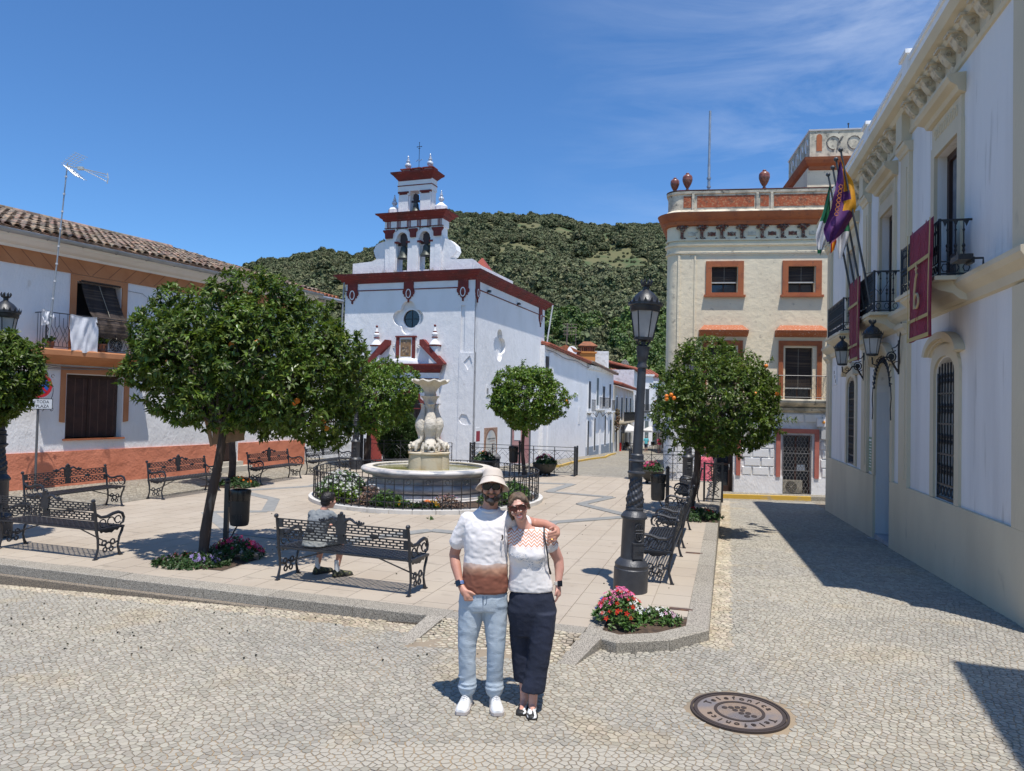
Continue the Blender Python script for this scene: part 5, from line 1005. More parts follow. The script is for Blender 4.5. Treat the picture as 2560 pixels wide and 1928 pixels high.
for k in range(2):
    c_ = 4.05+k*.75; g = MB(B_); g.tube([(c_-.15+.26*math.cos(t*.5)*(1-t*.02), -3.07, 12.3+.25*math.sin(t*.5)) for t in range(11)], .022, 4); g.tube([(c_, -3.07, 12.05), (c_+.05, -3.07, 12.35), (c_+.2, -3.07, 12.55)], .035, 4); g.build('scroll_relief', DK, bh)
for k in range(4):
    y = -3.5-k*.8; g = MB(B_); g.tube([(3.055, y+.18*math.cos(t*.6), 12.3+.26*math.sin(t*.6)) for t in range(8)], .035, 4); g.build('scroll_relief', WHITE_S, bh)
g = MB(B_); g.tube([(4.7, -4, 12.8), (4.7, -4, 13.35)], .02, 4)
for a in (-1, 1): g.tube([(4.7, -4, 12.9), (4.7+a*.15, -4, 13.05), (4.7+a*.3, -4, 12.95), (4.7+a*.4, -4, 12.9)], .02, 4); g.tube([(4.7, -4, 13.05), (4.7+a*.1, -4, 13.15)], .02, 4)
g.ball((4.7, -4, 13.35), .04); g.build('roof_finial', IRON, bh)

# ------------------------------------------------------------ town hall along the right
locr, rzr = facade((5.54, 7.9), 15)
th = empty('town_hall', 'long white and cream two storey town hall standing in its own shade', 'building', locr, rzr)
R_ = lambda u, d, z: (u, d, z)
GWIN = [archpoly(2.24, 3.16, .90, 2.74, .22, 8), archpoly(9.36, 10.28, .90, 2.74, .22, 8)]; GDOOR = archpoly(5.88, 7.20, -1.0, 2.55, .55, 12)
UWIN = [rect(2.14, 3.20, 3.96, 6.02), rect(5.80, 6.84, 3.96, 6.02), rect(9.34, 10.38, 3.96, 6.02)]
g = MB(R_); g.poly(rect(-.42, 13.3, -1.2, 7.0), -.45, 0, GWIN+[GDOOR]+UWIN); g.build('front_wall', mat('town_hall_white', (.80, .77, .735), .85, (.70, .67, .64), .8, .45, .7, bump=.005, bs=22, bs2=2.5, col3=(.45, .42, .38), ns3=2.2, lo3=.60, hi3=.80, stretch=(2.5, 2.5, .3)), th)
g = MB(R_); g.box(-.42, 13.3, -9, -8.7, -1.2, 7.4); g.box(-.42, -.12, -8.7, -.45, -1.2, 7.4); g.box(13.0, 13.3, -8.7, -.45, -1.2, 7.4); g.build('rear_walls', WHITE_S, th)
g = MB(R_); g.poly([(-.42, -1.2), (5.88-.03, -1.2), (5.85, .86), (5.7, .88), (-.42, .91)], 0, .05); g.poly([(7.23, -1.2), (13.35, -1.2), (13.35, .86), (7.23, .86)], 0, .05); g.build('plinth', CREAM, th)
def cband(u0, u1, z0, z1, d, name, m=CREAM): g = MB(R_); g.box(u0, u1, 0, d, z0, z1); return g.build(name, m, th)
cband(-.42, .22, .91, 3.58, .05, 'corner_strip'); cband(-.42, .22, 3.9, 6.98, .05, 'corner_strip')
for (a, b) in ((4.60, 5.16), (7.86, 8.42), (12.75, 13.35)):
    for (z0, z1) in ((.87, 3.50), (4.0, 6.62)):
        cband(a, b, z0, z1, .06, 'pilaster'); g = MB(R_); g.box(a+.12, b-.12, .06, .075, z0+.15, z1-.25); g.build('pilaster_panel', CREAM, th)
        g = MB(R_); g.mould(a-.03, b+.03, [(0, z1-.02), (.08, z1), (.10, z1+.06), (.14, z1+.10), (.15, z1+.16), (0, z1+.17)], .0, .0); g.build('pilaster_capital', CREAM, th)
    g = MB(R_); g.box(a+.08, b-.08, 0, .16, 6.80, 7.28); g.build('frieze_block', CREAM, th)
# floor ledge
g = MB(R_); g.mould(-.42, 13.35, [(0, 3.60), (.05, 3.62), (.07, 3.72), (.16, 3.80), (.20, 3.86), (.20, 3.92), (0, 3.95)]); g.build('floor_ledge', CREAM, th)
g = MB(R_); g.mould(-.42, 13.35, [(0, 6.92), (.03, 6.93), (.05, 6.99), (.03, 7.02), (0.03, 7.26), (.16, 7.28), (.20, 7.34), (.30, 7.38), (.34, 7.46), (.36, 7.50), (0, 7.54)]); g.build('main_cornice', CREAM, th)
us = [.05+.465*k for k in range(10)]+[5.50+.465*k for k in range(6)]+[8.72+.465*k for k in range(9)]
for u in us:
    g = MB(R_); w = .085; pr = [(0, 6.95), (.05, 6.98), (.06, 7.04), (.10, 7.06), (.15, 7.12), (.19, 7.20), (.22, 7.22), (.22, 7.28), (0, 7.285)]; g.mould(u-w, u+w, pr); g.box(u-w-.025, u+w+.025, 0, .26, 7.262, 7.292)
    g.tube([(u-w-.005, .12+.035*math.cos(t), 7.18+.035*math.sin(t)) for t in range(7)], .010, 4); g.tube([(u-w-.005, .06+.022*math.cos(t), 7.03+.022*math.sin(t)) for t in range(7)], .008, 4)
    g.build('cornice_bracket', mat('cream_bracket', (.64, .55, .40), .85, (.44, .37, .27), 12, .48, .62, bump=.004, bs=40), th)
g = MB(R_); g.box(-.42, 13.3, -.3, .06, 7.54, 8.16, 0); g.box(-.42, 13.3, -.34, .09, 8.16, 8.24, 0); g.build('parapet', WHITE_S, th)
for (a, b) in ((4.56, 4.94), (7.8, 8.2), (-.42, 0)): g = MB(R_); g.box(a, b, -.3, .11, 7.54, 8.27); g.box(a-.04, b+.04, -.34, .15, 8.27, 8.34); g.build('parapet_pedestal', WHITE_S, th)
g = MB(R_); g.box(-.42, 13.3, -8.9, -.3, 7.3, 7.5); g.build('roof', WHITE_O, th)
# upper windows
BALU = []
for k, (a, b) in enumerate(((2.14, 3.20), (5.80, 6.84), (9.34, 10.38))):
    g = MB(R_); g.poly([(a-.16, 3.96), (a, 3.96), (a, 6.02), (b, 6.02), (b, 3.96), (b+.16, 3.96), (b+.16, 6.18), (a-.16, 6.18)], 0, .05); g.build('window_surround', CREAM, th)
    g = MB(R_); g.box(a-.14, b+.14, 0, .04, 6.18, 6.50); fz = g.build('window_frieze', CREAM, th); g = MB(R_)
    for q in range(9): x = a+.05+q*(b-a-.1)/8; g.tube([(x+.05*math.cos(t*.8), .045, 6.34+.07*math.sin(t*.8)) for t in range(7)], .012, 4)
    g.build('frieze_scroll', CREAM, fz)
    g = MB(R_); g.mould(a-.20, b+.20, [(0, 6.50), (.10, 6.52), (.13, 6.58), (.22, 6.62), (.26, 6.68), (.26, 6.72), (0, 6.78)], .4, .4); g.build('window_hood', CREAM, th)
    g = MB(R_); g.box(a, b, -.24, -.18, 3.96, 6.02); w = g.build('balcony_window', CURTAIN, th); g = MB(R_)
    for x in (a, (a+b)/2-.05, b-.10): g.box(x, x+.10, -.18, -.13, 3.96, 6.02)
    g.box(a, b, -.18, -.13, 5.92, 6.02); g.box(a, b, -.18, -.14, 3.96, 4.5); g.build('window_frame', WOODD, w)
def rail_bar(g, x, d, z0, z1): g.lathe([(.009, z0), (.009, z0+.22*(z1-z0)), (.022, z0+.26*(z1-z0)), (.012, z0+.32*(z1-z0)), (.024, z0+.38*(z1-z0)), (.009, z0+.44*(z1-z0)), (.009, z0+.72*(z1-z0)), (.018, z0+.76*(z1-z0)), (.009, z0+.80*(z1-z0)), (.009, z1)], 5, (x, d, 0), cap=False)
for k, (a, b, d) in enumerate(((1.68, 3.62, .38), (5.41, 7.62, .42), (8.75, 10.85, .38))):
    g = MB(R_); pr = [(0, 3.70), (.0, 3.62), (d*.35, 3.66), (d*.55, 3.74), (d*.95, 3.80), (d+.06, 3.86), (d+.06, 3.94), (0, 3.945)]; g.mould(a-.06, b+.06, pr[1:], -.5, -.5); g.box(a-.08, b+.08, 0, d+.08, 3.90, 3.955); g.build('balcony_slab', CREAM, th)
    g = MB(R_); zt, zb_ = 4.70, 3.99; g.tube([(a, 0, zt), (a, d, zt), (b, d, zt), (b, 0, zt)], .016, 6); g.tube([(a, 0, zb_), (a, d, zb_), (b, d, zb_), (b, 0, zb_)], .012, 5); g.tube([(a, 0, zb_+.16), (a, d, zb_+.16), (b, d, zb_+.16), (b, 0, zb_+.16)], .010, 5)
    n = int((b-a)/.088)
    for i in range(n+1): rail_bar(g, a+(b-a)*i/n, d, zb_+.16, zt-.0)
    for i in range(1, 4): rail_bar(g, a, d*i/4, zb_+.16, zt); rail_bar(g, b, d*i/4, zb_+.16, zt)
    m_ = int((b-a)/.11)
    for i in range(m_): x = a+.05+i*(b-a-.1)/max(1, m_-1); g.tube([(x+.04*math.cos(t*1.05), d, zb_+.08+.055*math.sin(t*1.05)) for t in range(6)], .007, 4, closed=True)
    for i in range(3): y = d*(i+.5)/3; g.tube([(a, y+.04*math.cos(t*1.05), zb_+.08+.055*math.sin(t*1.05)) for t in range(6)], .007, 4, closed=True)
    for i in range(m_): x = a+.05+i*(b-a-.1)/max(1, m_-1); g.poly([(x-.03, zt-.01), (x+.03, zt-.01), (x, zt-.09)], d-.004, d+.004)
    for i in range(3): y = d*(i+.5)/3; g.poly([(y-.03, zt-.01), (y+.03, zt-.01), (y, zt-.09)], a-.004, a+.004, axis='x')
    for x in (a, b): g.tube([(x, d, 3.95), (x, d, zt+.02)], .02, 6)
    g.build('balcony_railing', IRON, th)
# ground floor windows with turned grilles and arched hoods
for k, (a, b) in enumerate(((2.24, 3.16), (9.36, 10.28))):
    c_ = (a+b)/2; h = (b-a)/2
    g = MB(R_); o_ = [(a-.20, .90), (a-.02, .90), (a-.02, 2.74)]+arc(c_, 2.74, h+.02, .24, 180, 0, 10)+[(b+.02, .90), (b+.20, .90), (b+.20, 2.76)]+arc(c_, 2.76, h+.20, .42, 0, 180, 10); g.poly(o_, 0, .04); g.build('window_surround', CREAM, th)
    g = MB(R_); zc = 2.96
    for q, (rr, dd_) in enumerate(((.14, .04), (.20, .08), (.26, .13))):
        lo_, hi_ = h+rr-.08+.02, h+rr+.04; g.poly(arc(c_, zc, hi_+.04, .18+rr*.62+.02, 8, 172, 12)+arc(c_, zc, lo_+.02, .18+rr*.62-.08, 172, 8, 12), 0, dd_)
    g.build('arched_hood', CREAM, th)
    g = MB(R_); g.poly(archpoly(a, b, .90, 2.74, .22, 8), -.40, -.35); w = g.build('window_glass', GLASSD, th); g = MB(R_); g.box(c_-.03, c_+.03, -.35, -.3, .9, 2.94); g.build('window_frame', WOODD, w)
    g = MB(R_); d = -.02
    for i in range(7):
        x = a+.06+i*(b-a-.12)/6; zt = 2.74+.2*math.sin(math.acos(min(1, abs(x-c_)/h)))
        for z0 in (1.12, 1.56, 2.0, 2.44): z1 = min(z0+.44, zt); z1 > z0+.05 and g.lathe([(.012, z0), (.012, z0+.3*(z1-z0)), (.024, z0+.4*(z1-z0)), (.016, z0+.5*(z1-z0)), (.024, z0+.6*(z1-z0)), (.012, z0+.7*(z1-z0)), (.012, z1)], 5, (x, d, 0), cap=False)
    for z in (1.12, 1.56, 2.0, 2.44): g.box(a, b, d-.012, d+.012, z-.012, z+.012)
    g.box(a, b, d-.012, d+.012, .91, .94)
    for i in range(6): x = a+.09+i*(b-a-.18)/5; g.tube([(x+.06*math.cos(t), d, 1.03+.07*math.sin(t)) for t in range(6)], .010, 4, closed=True)
    for x in (a+.012, b-.012): g.box(x-.012, x+.012, d-.014, d+.014, .9, 2.74)
    g.build('window_grille', IRON, th)
# doorway
g = MB(R_); c_ = 6.54; g.poly([(5.70, .87), (5.88, .87), (5.88, 2.55)]+arc(c_, 2.55, .66, .55, 180, 0, 12)+[(7.20, .87), (7.38, .87), (7.38, 2.6)]+arc(c_, 2.6, .84, .68, 0, 180, 12), 0, .045); g.build('door_surround', CREAM, th)
g = MB(R_)
for q in range(6): g.poly(arc(c_, 3.05, .92-q*.06, .52-q*.05, 10, 170, 14)+arc(c_, 3.05, .86-q*.06, .47-q*.05, 170, 10, 14), 0, .04+.016*q) if False else g.poly(arc(c_, 3.0, .92-q*.06, .50-q*.05, 10, 170, 14)+arc(c_, 3.0, .86-q*.06, .45-q*.05, 170, 10, 14), 0, .14-q*.018)
g.build('fan_hood', CREAM, th)
g = MB(R_)
for i in range(17):
    a = R(12+156*i/16); r_ = .70; x, z = c_+r_*math.cos(a), 2.55+.62*math.sin(a); g.tube([(x+.05*math.cos(a+t), .05, z+.07*math.sin(a+t*1.3)) for t in range(5)], .014, 4); g.tube([(c_+.64*math.cos(a), .05, 2.55+.55*math.sin(a)), (c_+.84*math.cos(a+.06), .05, 2.55+.80*math.sin(a+.06))], .010, 4)
for s_ in (1, -1): g.tube([(c_+s_*.74, .05, 2.65), (c_+s_*.80, .05, 2.4), (c_+s_*.74, .05, 2.2), (c_+s_*.78, .05, 2.0)], .012, 4)
g.build('iron_door_crest', IRON, th)
g = MB(R_); g.poly(archpoly(5.88, 7.20, -.62, 2.55, .55, 12), -.33, -.28); dr = g.build('town_hall_door', DARK, th); g = MB(R_); g.box(5.90, 6.5, -.28, -.24, -.3, 2.3); g.box(6.58, 7.18, -.28, -.24, -.3, 2.3); g.build('door_leaf', WOODD, dr)
g = MB(R_); g.box(5.86, 7.22, -.45, .02, -1.0, -.30); g.box(5.80, 7.28, .02, .14, -1.0, -.40); g.build('marble_step', mat('grey_marble_step', (.42, .43, .44), .4, (.3, .31, .33), 4, .45, .6), th)
def onr(o): o.location = locr; o.rotation_euler.z = rzr; return o
g = MB(R_); g.box(7.50, 7.80, .0, .02, .92, 1.62, 0)
for k in range(9): g.box(7.54, 7.76-(k % 3)*.03, .02, .022, 1.0+k*.06, 1.02+k*.06, 1)
g.box(7.54, 7.76, .02, .022, 1.54, 1.58, 1); tag(onr(g.build('green_plaque', [mat('plaque_green', (.10, .26, .15), .4), SW])), 'green glass plaque with lines of text left of the town hall doorway', 'plaque')
g = MB(R_); g.box(11.9, 12.35, 0, .03, 2.85, 3.35, 0)
for k in range(3): g.box(11.96+k*.1, 12.03+k*.1, .03, .034, 2.9+.12*k, 2.99+.12*k, 1)
tag(onr(g.build('street_plaque', [WHITE_S, IRON])), 'white ceramic street name plaque near the far corner of the town hall', 'plaque')
g = MB(R_); g.box(.65, .95, .30, .46, 3.98, 4.05, 0); g.box(.70, .90, .27, .31, 3.95, 4.02, 0); g.tube([(.80, .15, 3.93), (.80, .15, 4.02), (.8, .32, 4.02)], .014, 5); tag(onr(g.build('floodlight', IRON)), 'small black floodlight standing on the cream ledge of the town hall', 'floodlight')
# banners
MAR = mat('maroon_damask', (.26, .022, .05), .75, (.20, .016, .04), 30, .45, .6, bump=.004, bs=15); GOLD = mat('gold_trim', (.46, .34, .12), .6); DAM = mat('damask_pattern', (.33, .05, .08), .6)
def banner(u0, u1, z1, z0, d, label, emblem, skew=0):
    t = empty('banner', label, 'banner', locr, rzr); n1_, n2_ = 12, 24; vs = []; fs = []; mi_ = []
    def pt(s_, q): return (u0+(u1-u0)*s_+skew*q, d+.02*math.sin(s_*9+q*3)*q+.05*q*0, z1+(z0-z1)*q)
    for i in range(n2_+1):
        for j in range(n1_+1): vs.append(pt(j/n1_, i/n2_))
    for i in range(n2_):
        for j in range(n1_): a = i*(n1_+1)+j; fs.append((a, a+1, a+n1_+2, a+n1_+1))
    g = MB(R_); g.add(vs, fs); o = g.build('cloth', MAR, t, fix=False, smooth=80); md = o.modifiers.new('thick', 'SOLIDIFY'); md.thickness = .008
    g = MB(R_); w = .045/(u1-u0)
    def strip(s0, s1, q0, q1, m=12, off=.032):
        k0 = len(g.v); v = []
        for i in range(m+1):
            q = q0+(q1-q0)*i/m; v += [(pt(s0, q)[0], pt(s0, q)[1]+off, pt(s0, q)[2]), (pt(s1, q)[0], pt(s1, q)[1]+off, pt(s1, q)[2])]
        g.add(v, [(2*i, 2*i+1, 2*i+3, 2*i+2) for i in range(m)])
    strip(0, w, 0, 1); strip(1-w, 1, 0, 1); strip(0, 1, .965, 1, 2); strip(0, 1, .30, .335, 2); strip(0, 1, .80, .83, 2)
    g.build('gold_braid', GOLD, t, fix=False, stuff=False)
    g = MB(R_)
    for i in range(7):
        for j in range(3):
            s_, q = .2+.3*j, .07+i*.14+(.07 if j % 2 else 0)
            if q > .93: continue
            c_ = pt(s_, q); e_ = .07*(u1-u0)/1.0; g.tube([(c_[0]+e_*math.cos(R(90*k+1)), c_[1]+.022, c_[2]+e_*1.5*math.sin(R(90*k+1))) for k in range(4)], .004, 3, closed=True)
    g.build('damask_motif', DAM, t, stuff=True)
    if emblem:
        g = MB(R_); c_ = pt(.52, .58); X0, Y0, Z0 = c_[0], c_[1]+.04, c_[2]
        g.tube([(X0-.02+.10*math.cos(a), Y0, Z0-.12+.10*math.sin(a)) for a in [R(30+300*i/9) for i in range(10)]], .017, 5); g.tube([(X0+.09, Y0, Z0-.22), (X0+.08, Y0, Z0+.02), (X0+.02, Y0, Z0+.2), (X0-.04, Y0, Z0+.26)], .017, 5); g.tube([(X0-.05, Y0, Z0+.33), (X0+.06, Y0, Z0+.33)], .013, 4); g.tube([(X0, Y0, Z0+.27), (X0, Y0, Z0+.4)], .013, 4)
        g.build('gold_emblem', mat('gold_embroidery', (.50, .38, .2), .6), t)
banner(1.52, 2.66, 4.72, 3.16, .50, 'maroon banner with a gold monogram, hung on the nearest town hall balcony', True, .05)
banner(6.05, 7.15, 4.74, 3.14, .54, 'plain maroon damask banner hung on the middle balcony below the flags', False, .0)
# flag poles and flags
def flagpole(u, b, t, label, flagfn):
    e = empty('flag_pole', label, 'flag pole', locr, rzr); g = MB(R_); B0 = Vector((u, b[0], b[1])); T0 = Vector((u, t[0], t[1])); g.tube([tuple(B0), tuple(T0)], [.022, .018], 8); g.build('pole', mat('dark_pole', (.06, .065, .07), .45), e, smooth=50); g = MB(R_); g.ball(tuple(T0+(T0-B0).normalized()*.03), .045, 10, 8); g.build('ball_finial', mat('dark_pole', (.06, .065, .07), .45), e, smooth=60)
    flagfn(e, B0, T0, u); return e
def flag(e, u, outline, mats, fn, name='flag'):
    # draped cloth in the plane of the pole, swelling along u; outline rows of (d,z) left->right
    g = MB(R_); n_ = len(outline); m_ = 12; vs = []; fs = []; ms = []
    for i, (p, q) in enumerate(outline):
        for j in range(m_+1):
            s_ = j/m_; d = p[0]+(q[0]-p[0])*s_; z = p[1]+(q[1]-p[1])*s_; vs.append((u+.07*math.sin(s_*8+i*.5)*min(1, i/3+.2)+.03*math.sin(s_*15), d, z))
    for i in range(n_-1):
        for j in range(m_): a = i*(m_+1)+j; fs.append((a, a+1, a+m_+2, a+m_+1)); ms.append(fn(i/(n_-1), (j+.5)/m_))
    k0 = len(g.v); g.add(vs, fs); g.m = ms; o = g.build(name, mats, e, fix=False, smooth=80); return o
FP = mat('purple_flag_cloth', (.115, .028, .15), .7, trans=.2); FY = mat('yellow_flag_cloth', (.80, .36, .02), .7, trans=.25); FM = mat('plum_flag_cloth', (.17, .04, .10), .7, trans=.2); FG = mat('green_flag_cloth', (.01, .15, .06), .7, trans=.2); FW = mat('white_flag_cloth', (.62, .63, .66), .7, trans=.2); FRD = mat('red_flag_cloth', (.55, .02, .025), .7, trans=.2)
def rows(pts, n=12):   # pts: list of (t, dl, zl, dr, zr) key rows
    out = []
    for i in range(n+1):
        t = i/n
        for a, b in zip(pts, pts[1:]):
            if a[0] <= t <= b[0]+1e-9: f_ = (t-a[0])/(b[0]-a[0]); out.append(((a[1]+(b[1]-a[1])*f_, a[2]+(b[2]-a[2])*f_), (a[3]+(b[3]-a[3])*f_, a[4]+(b[4]-a[4])*f_))); break
    return out
def f1(e, B0, T0, u):
    k = [(0, .97, 6.86, .93, 6.86), (.3, 1.02, 6.45, .74, 6.45), (.55, 1.10, 6.1, .66, 6.0), (.62, 1.12, 5.95, .70, 5.86), (.85, 1.24, 5.58, .90, 5.50), (1, 1.17, 5.34, 1.10, 5.30)]
    fn = lambda t, s_: (1 if s_ > .55-.15*t and t < .60 and not (.34 < t < .5 and s_ < .72) else (2 if s_ > .75 else 0)); o = flag(e, u, rows(k, 18), [FP, FY, FM], fn)
    g = MB(R_)
    for i in range(7): z = 6.35-i*.085; d0_ = .96+.012*i; g.tube([(u-.10, d0_+.035*math.cos(a), z+.04*math.sin(a)) for a in (0, 1.3, 2.6, 3.9, 5.2)], .006, 4, closed=True)
    g.build('gold_crest', mat('gold_crest_print', (.60, .22, .03), .6), o)
def f2(e, B0, T0, u):
    k = [(0, .95, 6.8, .93, 6.8), (.35, 1.05, 6.3, .93, 6.3), (.7, 1.22, 5.75, 1.0, 5.65), (1, 1.16, 5.42, 1.10, 5.36)]; flag(e, u, rows(k, 12), [FG, FW], lambda t, s_: 1 if .42 < t < .86 else 0)
def f3(e, B0, T0, u):
    k = [(0, .93, 6.5, .9, 6.5), (.5, .98, 5.9, .80, 5.8), (1, .98, 5.3, .90, 5.38)]; flag(e, u, rows(k, 12), [FRD, FY], lambda t, s_: 1 if .3 < s_ < .7 else 0)
def f4(e, B0, T0, u):
    k = [(0, .90, 6.4, .86, 6.4), (.4, .95, 5.9, .72, 5.8), (.7, .96, 5.5, .72, 5.5), (1, .90, 5.12, .84, 5.08)]; flag(e, u, rows(k, 12), [FG, FW], lambda t, s_: 1 if t > .55 else 0)
GP = 'flag poles leaning out from the middle balcony'
for a_ in ((5.75, (.40, 4.1), (.95, 7.05), 'leaning flag pole with a purple and yellow crested flag, nearest of the four', f1), (6.2, (.43, 4.1), (.96, 7.02), 'leaning flag pole with a green, white and red edged flag behind the purple one', f4),
           (6.65, (.43, 4.1), (.95, 7.0), 'leaning flag pole with a red and yellow striped flag behind the purple one', f3), (7.1, (.43, 4.1), (.97, 7.0), 'leaning flag pole with a green, white and green flag, farthest of the four', f2)):
    flagpole(*a_)['group'] = GP
g = MB(R_); g.tube([(4.95, .2, 4.6), (5.2, .35, 4.25), (5.41, .42, 4.4)], .006, 4); g.tube([(5.0, .2, 4.6), (5.4, .42, 4.7), (5.75, .5, 4.72)], .006, 4); g.tube([(4.98, .05, 3.9), (4.90, .12, 3.3), (4.95, .1, 3.05), (5.1, .06, 2.95)], .012, 5); g.build('wall_cable', IRON, th)
# ------------------------------------------------------------ neighbouring house right of the camera (its shade falls into the picture)
nb = empty('white_house', 'white house at the right edge whose shade falls on the street', 'house', (5.10, 4.36, 0), PI/2-R(21))
g = MB(R_); g.box(-9, 0, -8, 0, -.3, 8.0); g.build('wall', WHITE, nb); g = MB(R_); g.mould(-9, 0, [(0, 7.7), (.1, 7.75), (.1, 8.05), (0, 8.1)]); g.build('cornice', CREAM, nb)
for u in (-2.5, -5.5):
    for z in (.9, 4.4): g = MB(R_); g.box(u, u+.9, .0, .03, z, z+1.8); g.build('window', GLASSD, nb)

# ------------------------------------------------------------ yellow edged pavements
def walk(pts, w, name, side=1, h=.13, yellow=(0, 99)):
    for i, (p, q) in enumerate(zip(pts, pts[1:])):
        p = Vector(p); q = Vector(q); t = (q-p).normalized(); n = Vector((-t.y, t.x))*side; zz = [rz(v.x, v.y)+h for v in (p, q)]
        g = MB(); g.add([(p.x, p.y, zz[0]), (q.x, q.y, zz[1]), (q.x+n.x*.16, q.y+n.y*.16, zz[1]), (p.x+n.x*.16, p.y+n.y*.16, zz[0]), (p.x, p.y, zz[0]-.5), (q.x, q.y, zz[1]-.5), (q.x+n.x*.16, q.y+n.y*.16, zz[1]-.5), (p.x+n.x*.16, p.y+n.y*.16, zz[0]-.5)], [(0, 1, 2, 3), (0, 1, 5, 4), (2, 3, 7, 6), (1, 2, 6, 5), (3, 0, 4, 7)]); g.build('kerb_stone', YELLOW if yellow[0] <= i < yellow[1] else GRANITE, name)
        g = MB(); a, b = p+n*.165, q+n*.165; c_, d_ = q+n*w, p+n*w; g.add([(a.x, a.y, zz[0]-.006), (b.x, b.y, zz[1]-.006), (c_.x, c_.y, zz[1]-.006), (d_.x, d_.y, zz[0]-.006)], [(0, 1, 2, 3)]); g.build('paving', COBF, name)
sw = struct(empty('sidewalk', 'x', 'x')); del sw['label']; del sw['category']
bp = lambda u, d: Matrix.Translation(locb) @ Matrix.Rotation(rzb, 4, 'Z') @ Vector((u, -d, 0))
w_ = [bp(-2.9+.75*k, .95-.035*k) for k in range(9)]; walk([(v.x, v.y) for v in w_], .95, sw, 1, yellow=(0, 7))
sw2 = struct(empty('sidewalk', 'x', 'x')); del sw2['label']; del sw2['category']
w_ = [(1.9, 42.0), (3.2, 45.5), (3.9, 49), (5.0, 54), (6.4, 59), (7.4, 62), (8.4, 64.5), (9.2, 68), (10.3, 71.5)]; walk(w_, 1.6, sw2, 1)
# ------------------------------------------------------------ houses down the street
def wall_box(parent, p, q, z0a, z1a, z1b, m, thick=5, name='wall', side=1, zb=None):
    p = Vector(p); q = Vector(q); t = (q-p).normalized(); n = Vector((-t.y, t.x))*thick*side; g = MB(); P4 = [p, q, q+n, p+n]; zt = [z1a, z1b, z1b, z1a]
    g.add([(v.x, v.y, z0a) for v in P4]+[(v.x, v.y, z) for v, z in zip(P4, zt)], [(0, 1, 2, 3), (4, 5, 6, 7), (0, 1, 5, 4), (1, 2, 6, 5), (2, 3, 7, 6), (3, 0, 4, 7)]); return g.build(name, m, parent)
class Wf:      # local frame on a vertical wall p->q with outward normal to the right (street side)
    def __init__(s, p, q): s.p = Vector(p); s.q = Vector(q); s.t = (s.q-s.p).normalized(); s.n = Vector((s.t.y, -s.t.x))
    def __call__(s, u, d, z): v = s.p+s.t*u+s.n*d; return (v.x, v.y, z)
def tiles_on(parent, p, q, z1a, z1b, depth, rise, step=.3, m=TILER, ov=.35, name='roof', side=1):
    p = Vector(p); q = Vector(q); L_n = (q-p).length; t = (q-p)/L_n; n = Vector((-t.y, t.x))*side; g = MB()
    a, b = p-n*ov, q-n*ov; c_, d_ = q+n*depth, p+n*depth
    g.add([(a.x, a.y, z1a), (b.x, b.y, z1b), (c_.x, c_.y, z1b+rise), (d_.x, d_.y, z1a+rise), (a.x, a.y, z1a-.12), (b.x, b.y, z1b-.12), (c_.x, c_.y, z1b+rise-.12), (d_.x, d_.y, z1a+rise-.12)], [(0, 1, 2, 3), (4, 5, 6, 7), (0, 1, 5, 4), (1, 2, 6, 5), (2, 3, 7, 6), (3, 0, 4, 7)]); r_ = g.build(name, m, parent)
    k = int(L_n/step); 
    for i in range(k):
        s_ = (i+.5)/k; zz = z1a+(z1b-z1a)*s_; c = p+t*(L_n*s_); v0 = c-n*(ov+.05); v1 = c+n*depth; g = MB(); g.tube([(v0.x, v0.y, zz+.02), (v1.x, v1.y, zz+rise+.02)], step*.34, 6); g.build('tile_row', m, r_, smooth=50)
    return r_
# A: the low white wall house right behind the church
hA = empty('white_house', 'long white house with a red tiled eave next to the church side wall', 'house')
A0, A1, A2 = (2.25, 51.6), (6.55, 64.0), (10.2, 73.6)
wall_box(hA, A0, A1, -4, 6.35, 5.85, WHITE, 6); tiles_on(hA, A0, A1, 6.42, 5.92, 6, 1.5)
f = Wf(A0, A1); g = MB(f); g.box(.3, 1.0, .0, .04, 3.2, 5.6, 0); g.box(1.0, 2.2, 0, .08, -3, 5.9, 1); g.build('side_window', [WOODD, WHITE], hA)
g = MB(f); g.box(10.2, 10.8, 0, .03, .6, 2.0); g.build('wall_niche', WHITE_O, hA); g = MB(f); g.box(8.6, 9.9, 0, .09, 2.9, 3.05); g.build('wall_ledge', WHITE_S, hA)
g = MB(f); g.tube([(0+i*1.1, .15, 6.0-.04*i+.08*math.sin(i)) for i in range(13)], .03, 4); g.build('wall_cable', CAB, hA)
OCH = mat('bright_ochre', (.62, .25, .06), .85)
g = MB(); g.box(-.72, .72, -.6, .6, 0, 3.6, 0); g.box(-.85, .85, -.7, .7, 3.6, 3.75, 0)
for k in range(7): g.box(-.66+k*.2, -.54+k*.2, -.62, .62, 3.75, 4.15, 1)
g.box(-.85, .85, -.72, .72, 4.15, 4.28, 1); g.add([(-.95, -.8, 4.28), (.95, -.8, 4.28), (.95, .8, 4.28), (-.95, .8, 4.28), (-.35, 0, 4.75), (.35, 0, 4.75)], [(0, 1, 5, 4), (2, 3, 4, 5), (1, 2, 5), (3, 0, 4), (0, 3, 2, 1)], 1)
c_ = g.build('chimney', [OCH, TILER], hA, loc=(7.15, 70.2, 3.55))
g = MB(); g.box(-1.2, 1.2, -1, 1, 0, 1.0, 0); g.add([(-1.4, -1.2, 1.0), (1.4, -1.2, 1.0), (1.4, 1.2, 1.0), (-1.4, 1.2, 1.0), (0, -1.2, 1.6), (0, 1.2, 1.6)], [(0, 1, 4), (2, 3, 5), (1, 2, 5, 4), (3, 0, 4, 5)], 1); g.build('roof_dormer', [mat('brown_brick', (.2, .1, .06), .9), TILER], hA, loc=(4.5, 63.5, 5.7))
